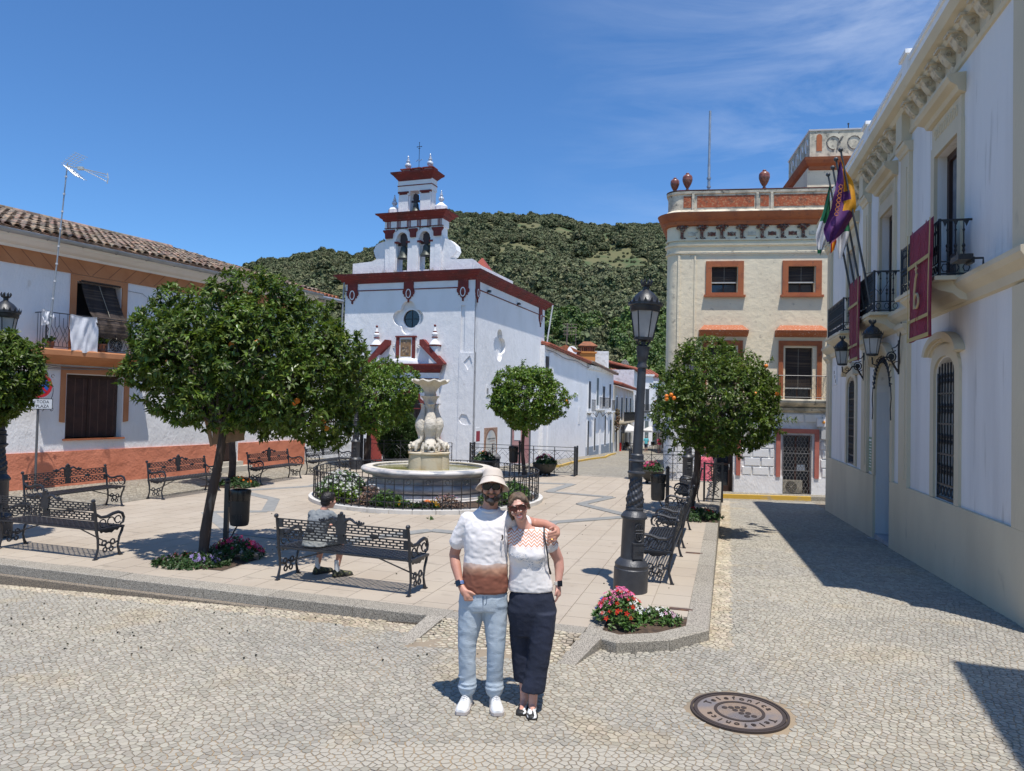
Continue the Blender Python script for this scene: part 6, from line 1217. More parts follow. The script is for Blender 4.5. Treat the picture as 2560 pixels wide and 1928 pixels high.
g = MB(); g.lathe([(.02, 0), (.42, .1), (.44, .12)], 18); o = g.build('satellite_dish', WHITE_S, loc=(5.05, 62.4, 6.75), smooth=60); o.rotation_euler = (R(80), 0, R(15)); tag(o, 'round white satellite dish on the roof beside the ochre chimney', 'satellite dish')
g = MB(); g.tube([(0, 0, 0), (0, 0, 4.2)], .05, 5); g.tube([(.8, .2, 0), (.8, .2, 3.9)], .03, 5)
for z in (3.2, 3.5, 3.8, 4.1): g.tube([(-.35, 0, z), (.9, 0, z)], .02, 4)
for x in (-.2, .1, .4): g.tube([(x, 0, 3.0), (x, 0, 4.2)], .015, 4)
tag(g.build('roof_aerial', mat('rusty_aerial', (.16, .13, .11), .7), loc=(4.75, 64.5, 5.2)), 'rusty lattice aerial rising from the roof left of the ochre chimney', 'aerial')
# B: street front of the same row
hB = empty('white_house', 'narrow white street front with grey shutters and a blue-grey plinth', 'house')
wall_box(hB, A1, A2, -4, 5.85, 5.25, WHITE_S, 5); tiles_on(hB, A1, A2, 5.95, 5.35, 5, 1.3, m=TILE, ov=.5)
f = Wf(A1, A2); BL = mat('blue_grey_tiles', (.17, .22, .28), .5, (.26, .30, .35), 6, .45, .6); g = MB(f); g.box(0, 10.3, 0, .05, -4, -1.5); g.build('tiled_plinth', BL, hB)
def opening(f, par, u0, u1, z0, z1, m, shut=None, nm='window'):
    g = MB(f); g.box(u0-.12, u1+.12, 0, .06, z0-.1, z1+.14); w = g.build('window_surround', WHITE_S, par); g = MB(f); g.box(u0, u1, .06, .075, z0, z1); g.build(nm, m, w); return w
SHT = mat('grey_green_shutter', (.12, .15, .15), .6); GRW = mat('dark_grey_shutter', (.05, .055, .06), .6)
for u, w, z0, z1, m in ((.45, .7, 1.9, 4.3, GRW), (3.3, .7, 2.2, 4.7, SHT), (5.6, .9, 2.1, 4.0, GRW), (8.3, .7, 2.0, 4.3, GRW), (.3, .45, -2.2, .8, GRW), (2.6, .45, -1.9, 1.0, GRW), (4.6, .6, -2.4, 1.2, WHITE_O), (6.6, .45, -1.6, 1.2, GRW), (8.8, .6, -2.4, .8, SHT)): opening(f, hB, u, u+w, z0, z1, m)
for a, b, z in ((3.0, 6.8, 2.0), (.2, 1.5, 1.75), (7.9, 9.4, 1.8)):
    g = MB(f); g.box(a, b, 0, .45, z-.25, z-.1); sl = g.build('balcony_slab', WHITE_O, hB); g = MB(f)
    for i in range(int((b-a)/.16)+1): g.box(a+i*.16-.01, a+i*.16+.01, .42, .44, z-.1, z+.9)
    g.box(a, b, .41, .45, z+.88, z+.93); g.build('balcony_bars', IRON, hB)
g = MB(f); g.mould(0, 10.3, [(0, 5.3), (.2, 5.4), (.3, 5.6), (.35, 5.7), (0, 5.75)]); g.build('eaves_moulding', WHITE_O, hB)
g = MB(f); g.tube([(i*.8, .1, 1.5+.12*math.sin(i*1.4)-.3*(i % 3 == 1)) for i in range(13)], .03, 4); g.build('wall_cable', IRON, hB)
g = MB(); g.box(-1.0, 1.0, -1, 1, 0, 2.2, 0); o = g.build('roof_block', WHITE_O, hB, loc=(8.4, 72.5, 5.3))
# C: cream house with balcony
hC = empty('cream_house', 'cream street house with a long black balcony and a clay tiled roof', 'house')
C0, C1 = (10.35, 74.2), (14.6, 88.0); wall_box(hC, C0, C1, -4, 4.3, 3.95, mat('street_cream', (.66, .58, .42), .9, (.74, .70, .62), 1, .4, .6), 5); tiles_on(hC, C0, C1, 4.45, 4.1, 4, 1.2, ov=.7, step=.4)
f = Wf(C0, C1)
for u in (1.2, 4.6, 8, 11.2): opening(f, hC, u, u+.9, .7, 3.1, GRW); opening(f, hC, u, u+.9, -2.5, 0, WOODD if u > 5 else GRW)
g = MB(f); g.box(3.4, 13, 0, .6, .35, .55); g.build('balcony_slab', CREAM, hC); g = MB(f)
for i in range(60): g.box(3.4+i*.16, 3.42+i*.16, .56, .58, .55, 1.5)
g.box(3.4, 13, .55, .6, 1.48, 1.54); g.build('balcony_bars', IRON, hC)
g = MB(f)
for i in range(60): p = (rng.uniform(.1, 1.2), rng.uniform(.1, .5), rng.uniform(-.4, 1.9)); g.ball(p, rng.uniform(.06, .14), 5, 4)
g.build('hanging_flower_pots', mat('dried_red_leaves', (.17, .07, .04), .9, (.05, .06, .02), 5, .4, .6), hC, stuff=True)
g = MB(f); g.box(1.0, 1.06, .5, .9, .2, .26); g.box(.9, 1.15, .75, 1.0, -.6, .2); g.build('house_lantern', IRON, hC)
# D.. farther houses closing the street
for k, (p, q, z1, z2, m, lab, roofm) in enumerate((((14.7, 88.3), (17.2, 97), 6.6, 6.2, WHITE_O, 'weathered white house with a red roof above the cream house in the street', TILER), ((17.9, 99.5), (20.5, 107), 4.2, 4.0, WHITE_S, 'plain white house at the far end of the street, left side', TILER),
                                           ((21.5, 106.5), (27, 107), 4.6, 4.9, WHITE_S, 'white gabled house closing the far end of the street', TILER))):
    h_ = empty('white_house', lab, 'house'); wall_box(h_, p, q, -4, z1, z2, m, 6); tiles_on(h_, p, q, z1+.1, z2+.1, 6, 1.6, step=.5); f = Wf(p, q); L_n = f.p.__sub__(f.q).length
    for i in range(max(1, int(L_n/3))): opening(f, h_, .8+i*2.8, 1.6+i*2.8, 1.4, 3.6, GRW); opening(f, h_, .8+i*2.8, 1.6+i*2.8, -2.4, -.1, GRW)
hF = empty('white_house', 'white house down the street behind the orange tree and the lantern', 'house')
E0, E1 = (16.7, 84.0), (16.0, 73.0); wall_box(hF, E0, E1, -4, 2.6, 2.8, WHITE_S, 6); tiles_on(hF, E0, E1, 2.7, 2.9, 5, 1.2, step=.5); f = Wf(E0, E1)
for u in (1.5, 5, 8.5): opening(f, hF, u, u+.8, -2.2, .4, GRW)
hG = empty('white_house', 'white house wall beyond the cream corner building, right of the cafe', 'house')
wall_box(hG, (12.95, 62.0), (10.2, 48.5), -4, 1.2, 1.6, WHITE, 6); f = Wf((12.95, 62.0), (10.2, 48.5)); g = MB(f); g.box(0, 13.7, 0, .1, 1.15, 1.35); g.build('wall_cap', WHITE_O, hG); opening(f, hG, 6, 6.9, -2, .4, GRW)
hH = empty('white_house', 'long whitewashed house with a tiled roof high behind the street houses', 'house')
wall_box(hH, (14.9, 108), (22, 109), -4, 6.6, 6.6, WHITE_O, 5); tiles_on(hH, (14.9, 108), (22, 109), 6.7, 6.7, 4, 1.1, step=.5)
for (p, q, z1, lab, us_) in (((15.35, 91.5), (17.75, 92.0), 6.25, 'tall narrow white house with tall windows, far down the street behind the lamp column', (.35, 1.4)), ((19.2, 100), (21.4, 100.6), 5.7, 'white gable end beyond the tall narrow house down the street', (.8,))):
    hI = empty('white_house', lab, 'house'); wall_box(hI, p, q, -4, z1, z1-.2, WHITE_S, 6); f = Wf(p, q); g = MB(f); g.box(-.1, 2.5, 0, .25, z1-.25, z1); g.box(-.1, 2.5, 0, .15, 1.2, 1.4); g.build('cornice', WHITE_O, hI)
    for u in us_: opening(f, hI, u, u+.5, 1.7, 4.4, GRW); opening(f, hI, u, u+.5, -2.4, .4, SHT); g = MB(f); g.box(u-.2, u+.7, .0, .4, 1.5, 1.6); [g.box(u-.2+.1*i, u-.17+.1*i, .36, .4, 1.6, 2.5) for i in range(10)]; g.build('small_balcony', IRON, hI); g = MB(); g.lathe([(.5, 0), (.5, 1.3), (.7, 1.4), (.6, 1.6), (.4, 2.0), (.1, 2.2)], 10); g.build('round_chimney', BRICKG, hH, loc=(16.9, 110, 7.0))
# ------------------------------------------------------------ benches
def perf(g, x0, x1, z0, z1, rows_, pitch, th, ax, off=0):
    """pierced cast panel: rails plus staggered cross bars"""
    h = (z1-z0)/rows_; rw = .0125 if ax == 'back' else .016
    def bx(a0, a1, c0, c1):
        if ax == 'back': g.box(a0, a1, off-th/2, off+th/2, c0, c1)
        else: g.box(a0, a1, c0, c1, off-th/2, off+th/2)
    for i in range(rows_+1): z = z0+i*h; bx(x0, x1, z-rw/2, z+rw/2)
    for i in range(rows_):
        n = int((x1-x0)/pitch); s_ = (pitch/2 if i % 2 else 0)
        for k in range(n+1):
            x = x0+s_+k*pitch
            if x < x1-.01: bx(x-.008, x+.008, z0+i*h+rw/2, z0+(i+1)*h-rw/2)
bench = empty('bench', 'x', 'bench', group='black cast iron benches round the square'); L2 = .86
g = MB(); perf(g, -L2, L2, -.19, .20, 11, .095, .014, 'seat', .395)
g.box(-L2, L2, .195, .215, .375, .405); g.box(-L2, L2, -.205, -.19, .38, .40); g.build('seat', IRONB, bench)
for (z0, z1, y) in ((.642, .735, -.228), (.512, .605, -.205)):
    g = MB()
    for a, b in ((-.80, -.055), (.055, .80)): perf(g, a, b, z0, z1, 3, .088, .012, 'back', y)
    for a, b in ((-.88, -.80), (-.055, .055), (.80, .88)): g.box(a, b, y-.008, y+.008, z0-.006, z1+.006)
    g.build('backrest_panel', IRONB, bench)
for x in (-.43, .43): g = MB(); g.box(x-.05, x+.05, -.222, -.206, .612, .636); g.tube([(x+.055*math.cos(t), -.214, .624+.022*math.sin(t)) for t in range(7)], .009, 5); g.build('back_medallion', IRONB, bench)
g = MB(); g.poly([(-.06, .62), (.06, .62), (.07, .70), (.075, .74), (.06, .775), (.055, .80), (.035, .83), (0, .855), (-.035, .83), (-.055, .80), (-.06, .775), (-.075, .74), (-.07, .70)], -.236, -.214)
for s_ in (1, -1):
    g.tube([(s_*.05, -.225, .765), (s_*.10, -.225, .798), (s_*.14, -.225, .792), (s_*.18, -.225, .762), (s_*.22, -.225, .752), (s_*.26, -.225, .752), (s_*.30, -.225, .755)], [.020, .018, .016, .013, .012, .012, .008], 6)
    for u_, w_, r_ in ((.075, .79, .020), (.115, .80, .017), (.15, .785, .016), (.20, .765, .015), (.235, .775, .018), (.265, .765, .014), (.295, .765, .013)): g.ball((s_*u_, -.225, w_), r_, 6, 4)
g.ball((0, -.225, .85), .026, 6, 5); g.ball((.035, -.225, .83), .018, 6, 4); g.ball((-.035, -.225, .83), .018, 6, 4); g.poly([(-.03, .59), (.03, .59), (.04, .65), (-.04, .65)], -.225, -.208); g.build('crest', IRONB, bench)
for s_ in (1, -1):
    x = s_*.875; g = MB()
    g.tube([(x, -.20, .0), (x, -.185, .05), (x, -.16, .14), (x, -.165, .26), (x, -.19, .36), (x, -.20, .45), (x, -.21, .55), (x, -.235, .70), (x, -.25, .755)], [.022, .018, .015, .017, .020, .018, .02, .018, .014], 6); g.ball((x, -.255, .77), .028, 8, 6)
    g.box(x-.022, x+.022, -.225, -.175, 0, .012)
    g.tube([(x, .20, .0), (x, .175, .05), (x, .15, .14), (x, .17, .25), (x, .21, .33), (x, .225, .385)], [.024, .018, .014, .016, .018, .016], 6); g.box(x-.022, x+.022, .17, .225, 0, .012)
    g.tube([(x, -.215, .60), (x, -.13, .545), (x, -.03, .545), (x, .06, .575), (x, .14, .585), (x, .205, .56), (x, .235, .50), (x, .225, .44), (x, .18, .42)], [.016, .02, .022, .022, .022, .02, .018, .016, .012], 6)
    g.box(x-.03, x+.03, -.2, .225, .375, .400)
    for y0, z0, r_ in ((-.10, .465, .05), (.03, .475, .055), (.14, .485, .05)): g.tube([(x, y0+r_*math.cos(t*.7), z0+r_*math.sin(t*.7)) for t in range(9)], .009, 5)
    for y0, z0, r_ in ((0, .16, .045), (-.065, .20, .035), (.065, .20, .035), (-.05, .11, .03), (.05, .11, .03)): g.tube([(x, y0+r_*math.cos(t*.8), z0+r_*math.sin(t*.8)) for t in range(9)], .011, 5)
    g.tube([(x, -.16, .20), (x, -.08, .17), (x, 0, .20), (x, .08, .17), (x, .155, .20)], .012, 5); g.poly([(-.15, .375), (.17, .375), (.13, .34), (.09, .355), (.04, .32), (.0, .33), (-.05, .33), (-.09, .35), (-.12, .335)], x-.008, x+.008, axis='x')
    g.build('side_frame', IRONB, bench)
for s_ in (-1, 1): g = MB(); g.tube([(s_*.87, 0, .19), (s_*.25, 0, .375)], .009, 5); g.build('brace', IRONB, bench)
BL_ = [((-1.84, 8.62), -20.3, 'black iron bench with the boy in grey sitting on it'), ((-6.13, 10.04), -19, 'black iron bench seen from behind, at the far left of the kerb'),
       ((-7.94, 13.47), -106.6, 'black iron bench against the salmon plinth, nearest the no-parking sign'), ((-7.13, 16.16), -106.6, 'black iron bench behind the big orange tree trunk, before the brown house door'),
       ((-6.12, 19.18), -106.6, 'black iron bench in front of the salmon plinth, just right of the big tree trunk'), ((-5.36, 21.7), -108, 'black iron bench in the far left corner, beside the grey lamp post'),
       (tuple(P(-.62, 2.62))[:2], 73.4, 'black iron bench directly behind the big lamp post'), (tuple(P(-.62, 5.05))[:2], 73.4, 'second black bench of the right row, before the orange tree'), (tuple(P(-.62, 9.0))[:2], 73.4, 'black iron bench beyond the right orange tree trunk')]
for i, (p, a, lab) in enumerate(BL_):
    if i == 0: bench.location = (*p, 0); bench.rotation_euler.z = R(a); bench['label'] = lab
    else: dup(bench, (*p, 0), R(a), lab)

# ------------------------------------------------------------ lamps
FROST = mat('frosted_lamp_glass', (.80, .79, .76), .35, (.60, .59, .57), 3, .4, .6, spec=.6, trans=.55)
def lantern(t, z, k=1.0, m=IRON):
    g = MB(); g.lathe([(.105*k, z), (.165*k, z+.33*k)], 6, cap=False, a0=PI/6); gl = g.build('lamp_glass', FROST, t, smooth=None)
    g = MB()
    for i in range(6): a = 2*PI*i/6+PI/6; g.tube([(.108*k*math.cos(a), .108*k*math.sin(a), z-.01), (.168*k*math.cos(a), .168*k*math.sin(a), z+.335*k)], .008*k, 4)
    g.lathe([(.06*k, z-.035*k), (.115*k, z-.02*k), (.118*k, z+.012*k), (.10*k, z+.014*k)], 12, m=0); g.build('lantern_ribs', m, t)
    g = MB(); g.lathe([(.172*k, z+.325*k), (.180*k, z+.34*k), (.186*k, z+.39*k), (.205*k, z+.40*k), (.205*k, z+.43*k), (.185*k, z+.44*k), (.165*k, z+.46*k), (.145*k, z+.50*k), (.10*k, z+.55*k), (.05*k, z+.585*k), (.035*k, z+.60*k), (.035*k, z+.63*k), (.055*k, z+.64*k), (.06*k, z+.66*k), (.02*k, z+.66*k)], 24)
    for i in range(18): a = 2*PI*i/18; c, s_ = math.cos(a), math.sin(a); q = .208*k; g.add([(q*c-.022*k*s_, q*s_+.022*k*c, z+.425*k), (q*c+.022*k*s_, q*s_-.022*k*c, z+.425*k), (q*1.05*c, q*1.05*s_, z+.485*k), (q*.97*c, q*.97*s_, z+.425*k)], [(0, 1, 2), (1, 3, 2), (3, 0, 2), (0, 3, 1)])
    for i in range(8): a = 2*PI*i/8; c, s_ = math.cos(a), math.sin(a); g.tube([(.055*k*c, .055*k*s_, z+.65*k), (.068*k*c, .068*k*s_, z+.69*k), (.062*k*c, .062*k*s_, z+.72*k)], [.010*k, .012*k, .004*k], 5)
    g.build('lantern_hood', IRON if m is IRON else m, t, smooth=35)
def lamp(loc_, rz_, label, lean=0):
    t = empty('street_lamp', label, 'street lamp', (*loc_, 0), rz_, 'grey cast iron lamp posts of the square')
    g = MB(); pr = [(.200, 0), (.200, .265), (.192, .275), (.192, .305), (.196, .315), (.176, .345), (.150, .375), (.134, .385), (.132, .40), (.132, .83), (.140, .845), (.152, .85), (.152, .875), (.14, .89), (.125, .915), (.105, .93), (.10, .945)]; g.lathe(pr, 32); b = g.build('base', IRONG, t, smooth=35)
    g = MB(); g.poly(rect(-.068, .068, .40, .565), .118, .150); g.mould(-.075, .075, [(.10, .565), (.157, .565), (.157, .578), (.10, .585)]); dr_ = g.build('base_door', IRONG, b); me = text_mesh('1832', .062, .004, IRONG); o = link('digits', me, b); o.matrix_local = Matrix(((1, 0, 0, .005), (0, 0, 1, .150), (0, 1, 0, .47), (0, 0, 0, 1))) if False else Matrix(((-1, 0, 0, -.005), (0, 0, 1, .152), (0, 1, 0, .47), (0, 0, 0, 1)))
    g = MB(); g.tube([(.048*math.cos(a), .134, .765+.03*math.sin(a)) for a in [R(20*i) for i in range(10)]], .006, 5)
    for q in (-.045, -.022, 0, .022, .045): g.tube([(q, .134, .725), (q*1.1, .138, .76), (q*.5, .138, .795)], .005, 4)
    g.tube([(-.05, .134, .725), (.05, .134, .725)], .008, 4); g.ball((0, .134, .805), .009, 6, 4)
    g.tube([(-.045, .134, .69), (-.047, .136, .645), (-.03, .136, .61), (0, .136, .595), (.03, .136, .61), (.047, .136, .645), (.045, .134, .69)], .007, 4, closed=True); g.tube([(-.03, .136, .68), (-.015, .136, .62), (0, .136, .66), (.015, .136, .62), (.03, .136, .68)], .006, 4); g.build('crest', IRONG, b, smooth=60)
    g = MB(); leafm = lambda a, z, i: 1+(.13*math.cos(a*8)*math.cos(z*75+a*4) if 2 < i < 34 else 0)
    pr = [(.098, .94), (.105, .955), (.098, .97)]+[(.089+.014*math.sin(PI*min(1, (k+1)/18))-.0007*k, .985+.011*k) for k in range(32)]+[(.070, 1.345)]; g.lathe(pr, 56, mod=leafm); g.build('leaf_vase', IRONG, t, smooth=60)
    g = MB(); g.lathe([(.072, 1.34), (.105, 1.375), (.102, 1.39), (.078, 1.40), (.076, 1.50), (.098, 1.515), (.094, 1.525), (.076, 1.535), (.076, 1.585), (.062, 1.60)], 24, mod=lambda a, z, i: 1+(.05*math.sin(a*12) if i in (1, 2, 5, 6) else 0)); g.build('collar', IRONG, t, smooth=35)
    g = MB(); g.lathe([(.060, 1.59), (.048, 2.60), (.062, 2.61), (.062, 2.63), (.052, 2.65), (.052, 2.70), (.066, 2.72), (.068, 2.76), (.078, 2.84), (.082, 2.86), (.03, 2.87)], 20); g.build('column', IRONG, t, smooth=35)
    g = MB(); g.tube([(0, 0, 2.86), (0, 0, 2.94)], .03, 8)
    for i in range(4): a = PI/2*i+.4; c, s_ = math.cos(a), math.sin(a); g.tube([(.03*c, .03*s_, 2.87), (.07*c, .07*s_, 2.88), (.095*c, .095*s_, 2.915), (.085*c, .085*s_, 2.955)], .010, 5)
    g.build('lantern_cradle', IRON, t); lantern(t, 2.955, .97); t.rotation_euler = (Matrix.Rotation(lean, 3, 'Y') @ Matrix.Rotation(rz_, 3, 'Z')).to_euler(); return t
lamp((1.43, 8.60), R(-160), 'large grey cast iron lamp post in the right foreground beside the flower bed', .036)
lamp((-7.62, 10.95), R(200), 'black lamp post at the left picture edge behind the small orange tree')
lamp((-4.86, 23.0), R(180), 'grey lamp post behind the fountain, left, partly inside a tree crown')
lamp((4.62, 19.1), R(180), 'grey lamp post behind the right orange tree, near the bank door')
# wall lanterns of the town hall
for k, (u, d, lab) in enumerate(((5.13, .48, 'black wall lantern on a scroll bracket, nearer of the two on the town hall'), (8.13, .48, 'black wall lantern on a scroll bracket, farther of the two on the town hall'))):
    t = empty('wall_lantern', lab, 'wall lantern', tuple(Matrix.Translation(locr) @ Matrix.Rotation(rzr, 4, 'Z') @ Vector((u, 0, 0))), rzr, 'wall lanterns of the town hall')
    g = MB(); g.box(-.02, .02, .06, .085, 2.82, 3.42); g.tube([(0, .08, 2.86), (0, .16, 3.0), (0, .22, 3.12), (0, .30, 3.12), (0, .34, 3.05), (0, .42, 2.97), (0, .49, 3.0), (0, .50, 3.12)], [.018, .018, .02, .018, .014, .013, .014, .016], 6)
    g.tube([(0, .08, 3.36), (0, .12, 3.3), (0, .18, 3.28), (0, .16, 3.22), (0, .12, 3.24)], .010, 5); g.tube([(0, .19+.075*math.cos(a), 3.13+.085*math.sin(a)) for a in [R(30*i) for i in range(12)]], .012, 5, closed=True); g.poly([(.19+.05*math.cos(R(30*i)), 3.13+.06*math.sin(R(30*i))) for i in range(12)], -.006, .006, axis='x')
    g.tube([(0, .40+.03*math.cos(a), 3.06+.03*math.sin(a)) for a in [R(40*i) for i in range(9)]], .007, 4, closed=True); g.tube([(0, .09, 2.90), (0, .15, 2.95), (0, .14, 3.03), (0, .09, 3.05)], .009, 5); g.build('bracket', IRON, t, smooth=60)
    n0 = len(bpy.data.objects); lantern(t, 3.17, .86)
    for ch in t.children:
        if ch.name.startswith(('lamp_glass', 'lantern')): ch.location = (0, .50, 0)

# ------------------------------------------------------------ litter bins
BINM = mat('black_bin_plastic', (.022, .023, .024), .45, bump=.001, bs=40)
def bin_(x, y, side, lab):
    t = empty('litter_bin', lab, 'litter bin', (x, y, 0), 0, 'black litter bins on posts'); g = MB(); g.box(-.03, .03, -.03, .03, 0, .93); g.ball((0, 0, .965), .042, 10, 7); g.build('post', IRON, t)
    g = MB(); g.lathe([(.10, .335), (.122, .345), (.135, .40), (.140, .80), (.125, .80), (.12, .42)], 20, (side*.185, 0, 0), ey=.85); b = g.build('bin', BINM, t, smooth=40)
    g = MB(); g.lathe([(.142, .69), (.146, .76), (.152, .82), (.145, .845), (.125, .83), (.11, .70)], 22, (side*.185, 0, 0), ey=.85, mod=lambda a, z, i: 1+.03*math.sin(a*7+z*30)+.02*math.sin(a*13)); g.build('bin_liner', mat('black_bag', (.012, .012, .013), .25), b, smooth=60)
    g = MB(); g.tube([(side*.03, 0, .12), (side*.09, 0, .20), (side*.16, 0, .335)], .010, 5); g.tube([(side*.03, 0, .24), (side*.10, 0, .24), (side*.14, 0, .31)], .008, 5); g.box(min(side*.03, side*.06), max(side*.03, side*.06), -.03, .03, .6, .66)
    for i in range(5): a = -PI/2-.5+.25*i; g.box(side*.185+.139*math.cos(a)-.005, side*.185+.139*math.cos(a)+.005, .119*math.sin(a)-.004, .119*math.sin(a)+.004, .44, .50)
    g.build('bin_bracket', IRON, t)
bin_(-4.02, 10.46, 1, 'black litter bin on a post behind the big orange tree trunk'); bin_(3.07, 14.3, -1, 'black litter bin on a post between the big lamp and the right tree'); bin_(.28, 22.7, -1, 'black litter bin beside the small tree in front of the church')

# ------------------------------------------------------------ trees, plants
def leafmesh(C0, D0, n_per, L_, W_, spread=.85, droop=.18, seed=0):
    q = np.random.default_rng(seed); N_ = len(C0); C1 = np.repeat(C0, n_per, 0); D1 = np.repeat(D0, n_per, 0); M = len(C1)
    rad = q.normal(size=(M, 3)); rad -= D1*(rad*D1).sum(1)[:, None]*.7; rad /= np.linalg.norm(rad, axis=1)[:, None]
    d = D1*q.uniform(.2, 1.0, (M, 1))+rad*spread; d[:, 2] -= droop*q.uniform(.2, 2, M); d /= np.linalg.norm(d, axis=1)[:, None]
    nn = D1+np.array([0, 0, .8])+q.normal(size=(M, 3))*.35; s_ = np.cross(d, nn); s_ /= np.linalg.norm(s_, axis=1)[:, None]+1e-9; u = np.cross(s_, d)
    L1 = (L_*q.uniform(.6, 1.2, M))[:, None]; W1 = (W_*q.uniform(.7, 1.15, M))[:, None]
    b = C1+d*L1*.05+q.normal(size=(M, 3))*L_*.12; mid = b+d*L1*.48-u*W1*.12; tip = b+d*L1-u*L1*.14
    l = b+d*L1*.45+s_*W1*.5+u*W1*.12; r_ = b+d*L1*.45-s_*W1*.5+u*W1*.12
    V = np.stack([b, l, tip, r_, mid], 1).reshape(-1, 3); t = np.array([(0, 4, 1), (1, 4, 2), (2, 4, 3), (3, 4, 0)])
    return V, (np.arange(M)[:, None, None]*5+t[None]).reshape(-1, 3)
def crown_points(lobes_, n, q, inner=.42):
    r2 = np.array([l[3] for l in lobes_]); w = r2**2/np.sum(r2**2); idx = q.choice(len(lobes_), n*3, p=w); c = np.array([l[:3] for l in lobes_])[idx]; rr = r2[idx]
    d = q.normal(size=(n*3, 3)); d /= np.linalg.norm(d, axis=1)[:, None]; k = np.where(q.random(n*3) < inner, q.uniform(.45, .95, n*3), q.uniform(.90, 1.07, n*3))
    p = c+d*(rr*k)[:, None]; keep_ = np.ones(len(p), bool)
    for l in lobes_:
        dist = np.linalg.norm(p-np.array(l[:3]), axis=1); keep_ &= (dist > l[3]*.70) | (q.random(len(p)) < .10)
    p = p[keep_][:n]; d = d[keep_][:n]; d[:, 2] += .15; d /= np.linalg.norm(d, axis=1)[:, None]; return p, d
def tree(label, base, fork, lobes_, n, L_, W_, m, seed, trunk_r=.085, oranges=(), singles=0, group='clipped orange trees of the square', name='orange_tree', ymat=True):
    t = empty(name, label, 'tree', base, 0, group); q = np.random.default_rng(seed); B = Vector(base); F_ = Vector(fork)-B; g = MB()
    k = 9; path = [(F_.x*s_+.03*math.sin(s_*5+seed), F_.y*s_+.02*math.cos(s_*6+seed), F_.z*s_-.03 if s_ == 0 else F_.z*s_) for s_ in [i/k for i in range(k+1)]]; g.tube(path, [trunk_r*(1.25 if i == 0 else 1.05-.25*i/k)*(1+.06*math.sin(i*2.3+seed)) for i in range(k+1)], 10)
    g.build('trunk', BARK, t, smooth=60); g = MB()
    for l in lobes_:
        e = Vector(l[:3])-B; e2 = e+Vector((0, 0, l[3]*.2)); m_ = F_.lerp(e2, .5)+Vector((q.normal()*.06, q.normal()*.06, .02)); g.tube([tuple(F_-Vector((0, 0, .04))), tuple(m_), tuple(e2)], [trunk_r*.55, trunk_r*.33, trunk_r*.12], 6)
        for j in range(3): d_ = Vector(q.normal(size=3)); d_.normalize(); g.tube([tuple(m_.lerp(e2, .3+.2*j)), tuple(e+d_*l[3]*.8)], [trunk_r*.16, .006], 4)
    g.build('branches', BARK, t, smooth=60)
    p, d = crown_points(lobes_, n, q); p = p-np.array(base)
    if singles:
        vd = -np.array([base[0], base[1], 0]); vd = vd/np.linalg.norm(vd); sc_ = (p*vd).sum(1)+.4*p[:, 2]; o_ = np.argsort(-sc_)[:singles*3][::3]; sel = np.zeros(len(p), bool); sel[o_] = True
        proto_ = []
        for j in range(6):
            V, F = leafmesh(np.zeros((1, 3)), np.array([[0, 0, 1.]]), 1, L_*1.15, W_*1.1, .7, .2, seed=j+50); proto_.append(fastmesh('leaf', V, F, mat('citrus_leaf_single', (.072, .135, .016), .34, rnd=.5, trans=.24)))
        for j, i_ in enumerate(np.nonzero(sel)[0]):
            dd = Vector(d[i_]); o = link('leaf', proto_[j % 6], t, tuple((p[i_]+d[i_]*.05).tolist())); o.rotation_euler = dd.to_track_quat('Z', 'Y').to_euler()
    # loose shoots that break up the outline
    R2 = np.mean([l[3] for l in lobes_]); sh = q.choice(len(p), max(20, n//34)); sp_, sd_ = [], []
    for i_ in sh:
        dd = d[i_]+q.normal(size=3)*.35+np.array([0, 0, .25]); dd /= np.linalg.norm(dd); L0 = q.uniform(.25, .62)*R2
        for k_ in range(5): sp_.append(p[i_]+dd*L0*(k_+.5)/5+np.array([0, 0, -.03*(k_/5)**2])); sd_.append(dd)
    p = np.concatenate([p, sp_]); d = np.concatenate([d, sd_])
    yl = q.random(len(p)) < .06
    V, F = leafmesh(p[~yl], d[~yl], 8, L_, W_, seed=seed); link('foliage', fastmesh('foliage', V, F, m), t, stuff=True)
    V, F = leafmesh(p[yl], d[yl], 7, L_, W_, seed=seed+1); link('young_foliage', fastmesh('young_foliage', V, F, LEAFY), t, stuff=True)
    for (x, y, z) in oranges:
        g = MB(); g.ball((0, 0, 0), .036, 10, 8, e=(1, 1, .95)); link('orange', fruit_mesh, t, (x-base[0], y-base[1], z-base[2]))
    return t
g = MB(); g.ball((0, 0, 0), .038, 12, 9); o = g.build('orange', ORANGEF, smooth=80); fruit_mesh = o.data; bpy.data.objects.remove(o)
def wp(dx, dy, Y=9.95):   # display-pixel outline of a crown turned into metres at distance Y
    X_ = (dx*1.1573-1280)/1830; Z_ = (dy*1.1573-964)/1830; v = fwd+cr*X_-cu*Z_; s_ = Y/v.y; return CAM+v*s_
big = []
for (dx, dy, r_, oy) in ((345, 715, 55, -.1), (372, 655, 38, 0), (330, 790, 52, .1), (400, 760, 88, -.45), (470, 700, 85, .2), (520, 665, 80, .1), (590, 680, 78, -.1), (545, 760, 105, -.55), (640, 730, 82, .1), (690, 780, 78, -.2), (720, 840, 62, .1), (640, 840, 92, -.5), (560, 850, 80, -.45), (470, 845, 82, -.5), (400, 845, 68, -.1), (350, 850, 40, 0), (690, 905, 58, 0), (715, 925, 42, .3), (600, 900, 48, .4), (480, 780, 95, .65), (600, 790, 95, .75), (420, 730, 60, .5), (660, 700, 50, .6), (300, 800, 32, -.1), (750, 760, 40, .2)):
    v = wp(dx, dy, 9.95+oy); big.append((v.x, v.y, v.z, r_*1.1573/1830*(9.95+oy)))
orr = [tuple(wp(dx, dy, 9.0)) for dx, dy in ((632, 866), (645, 872), (703, 908), (660, 790), (632, 800), (848, 930), (638, 868))]
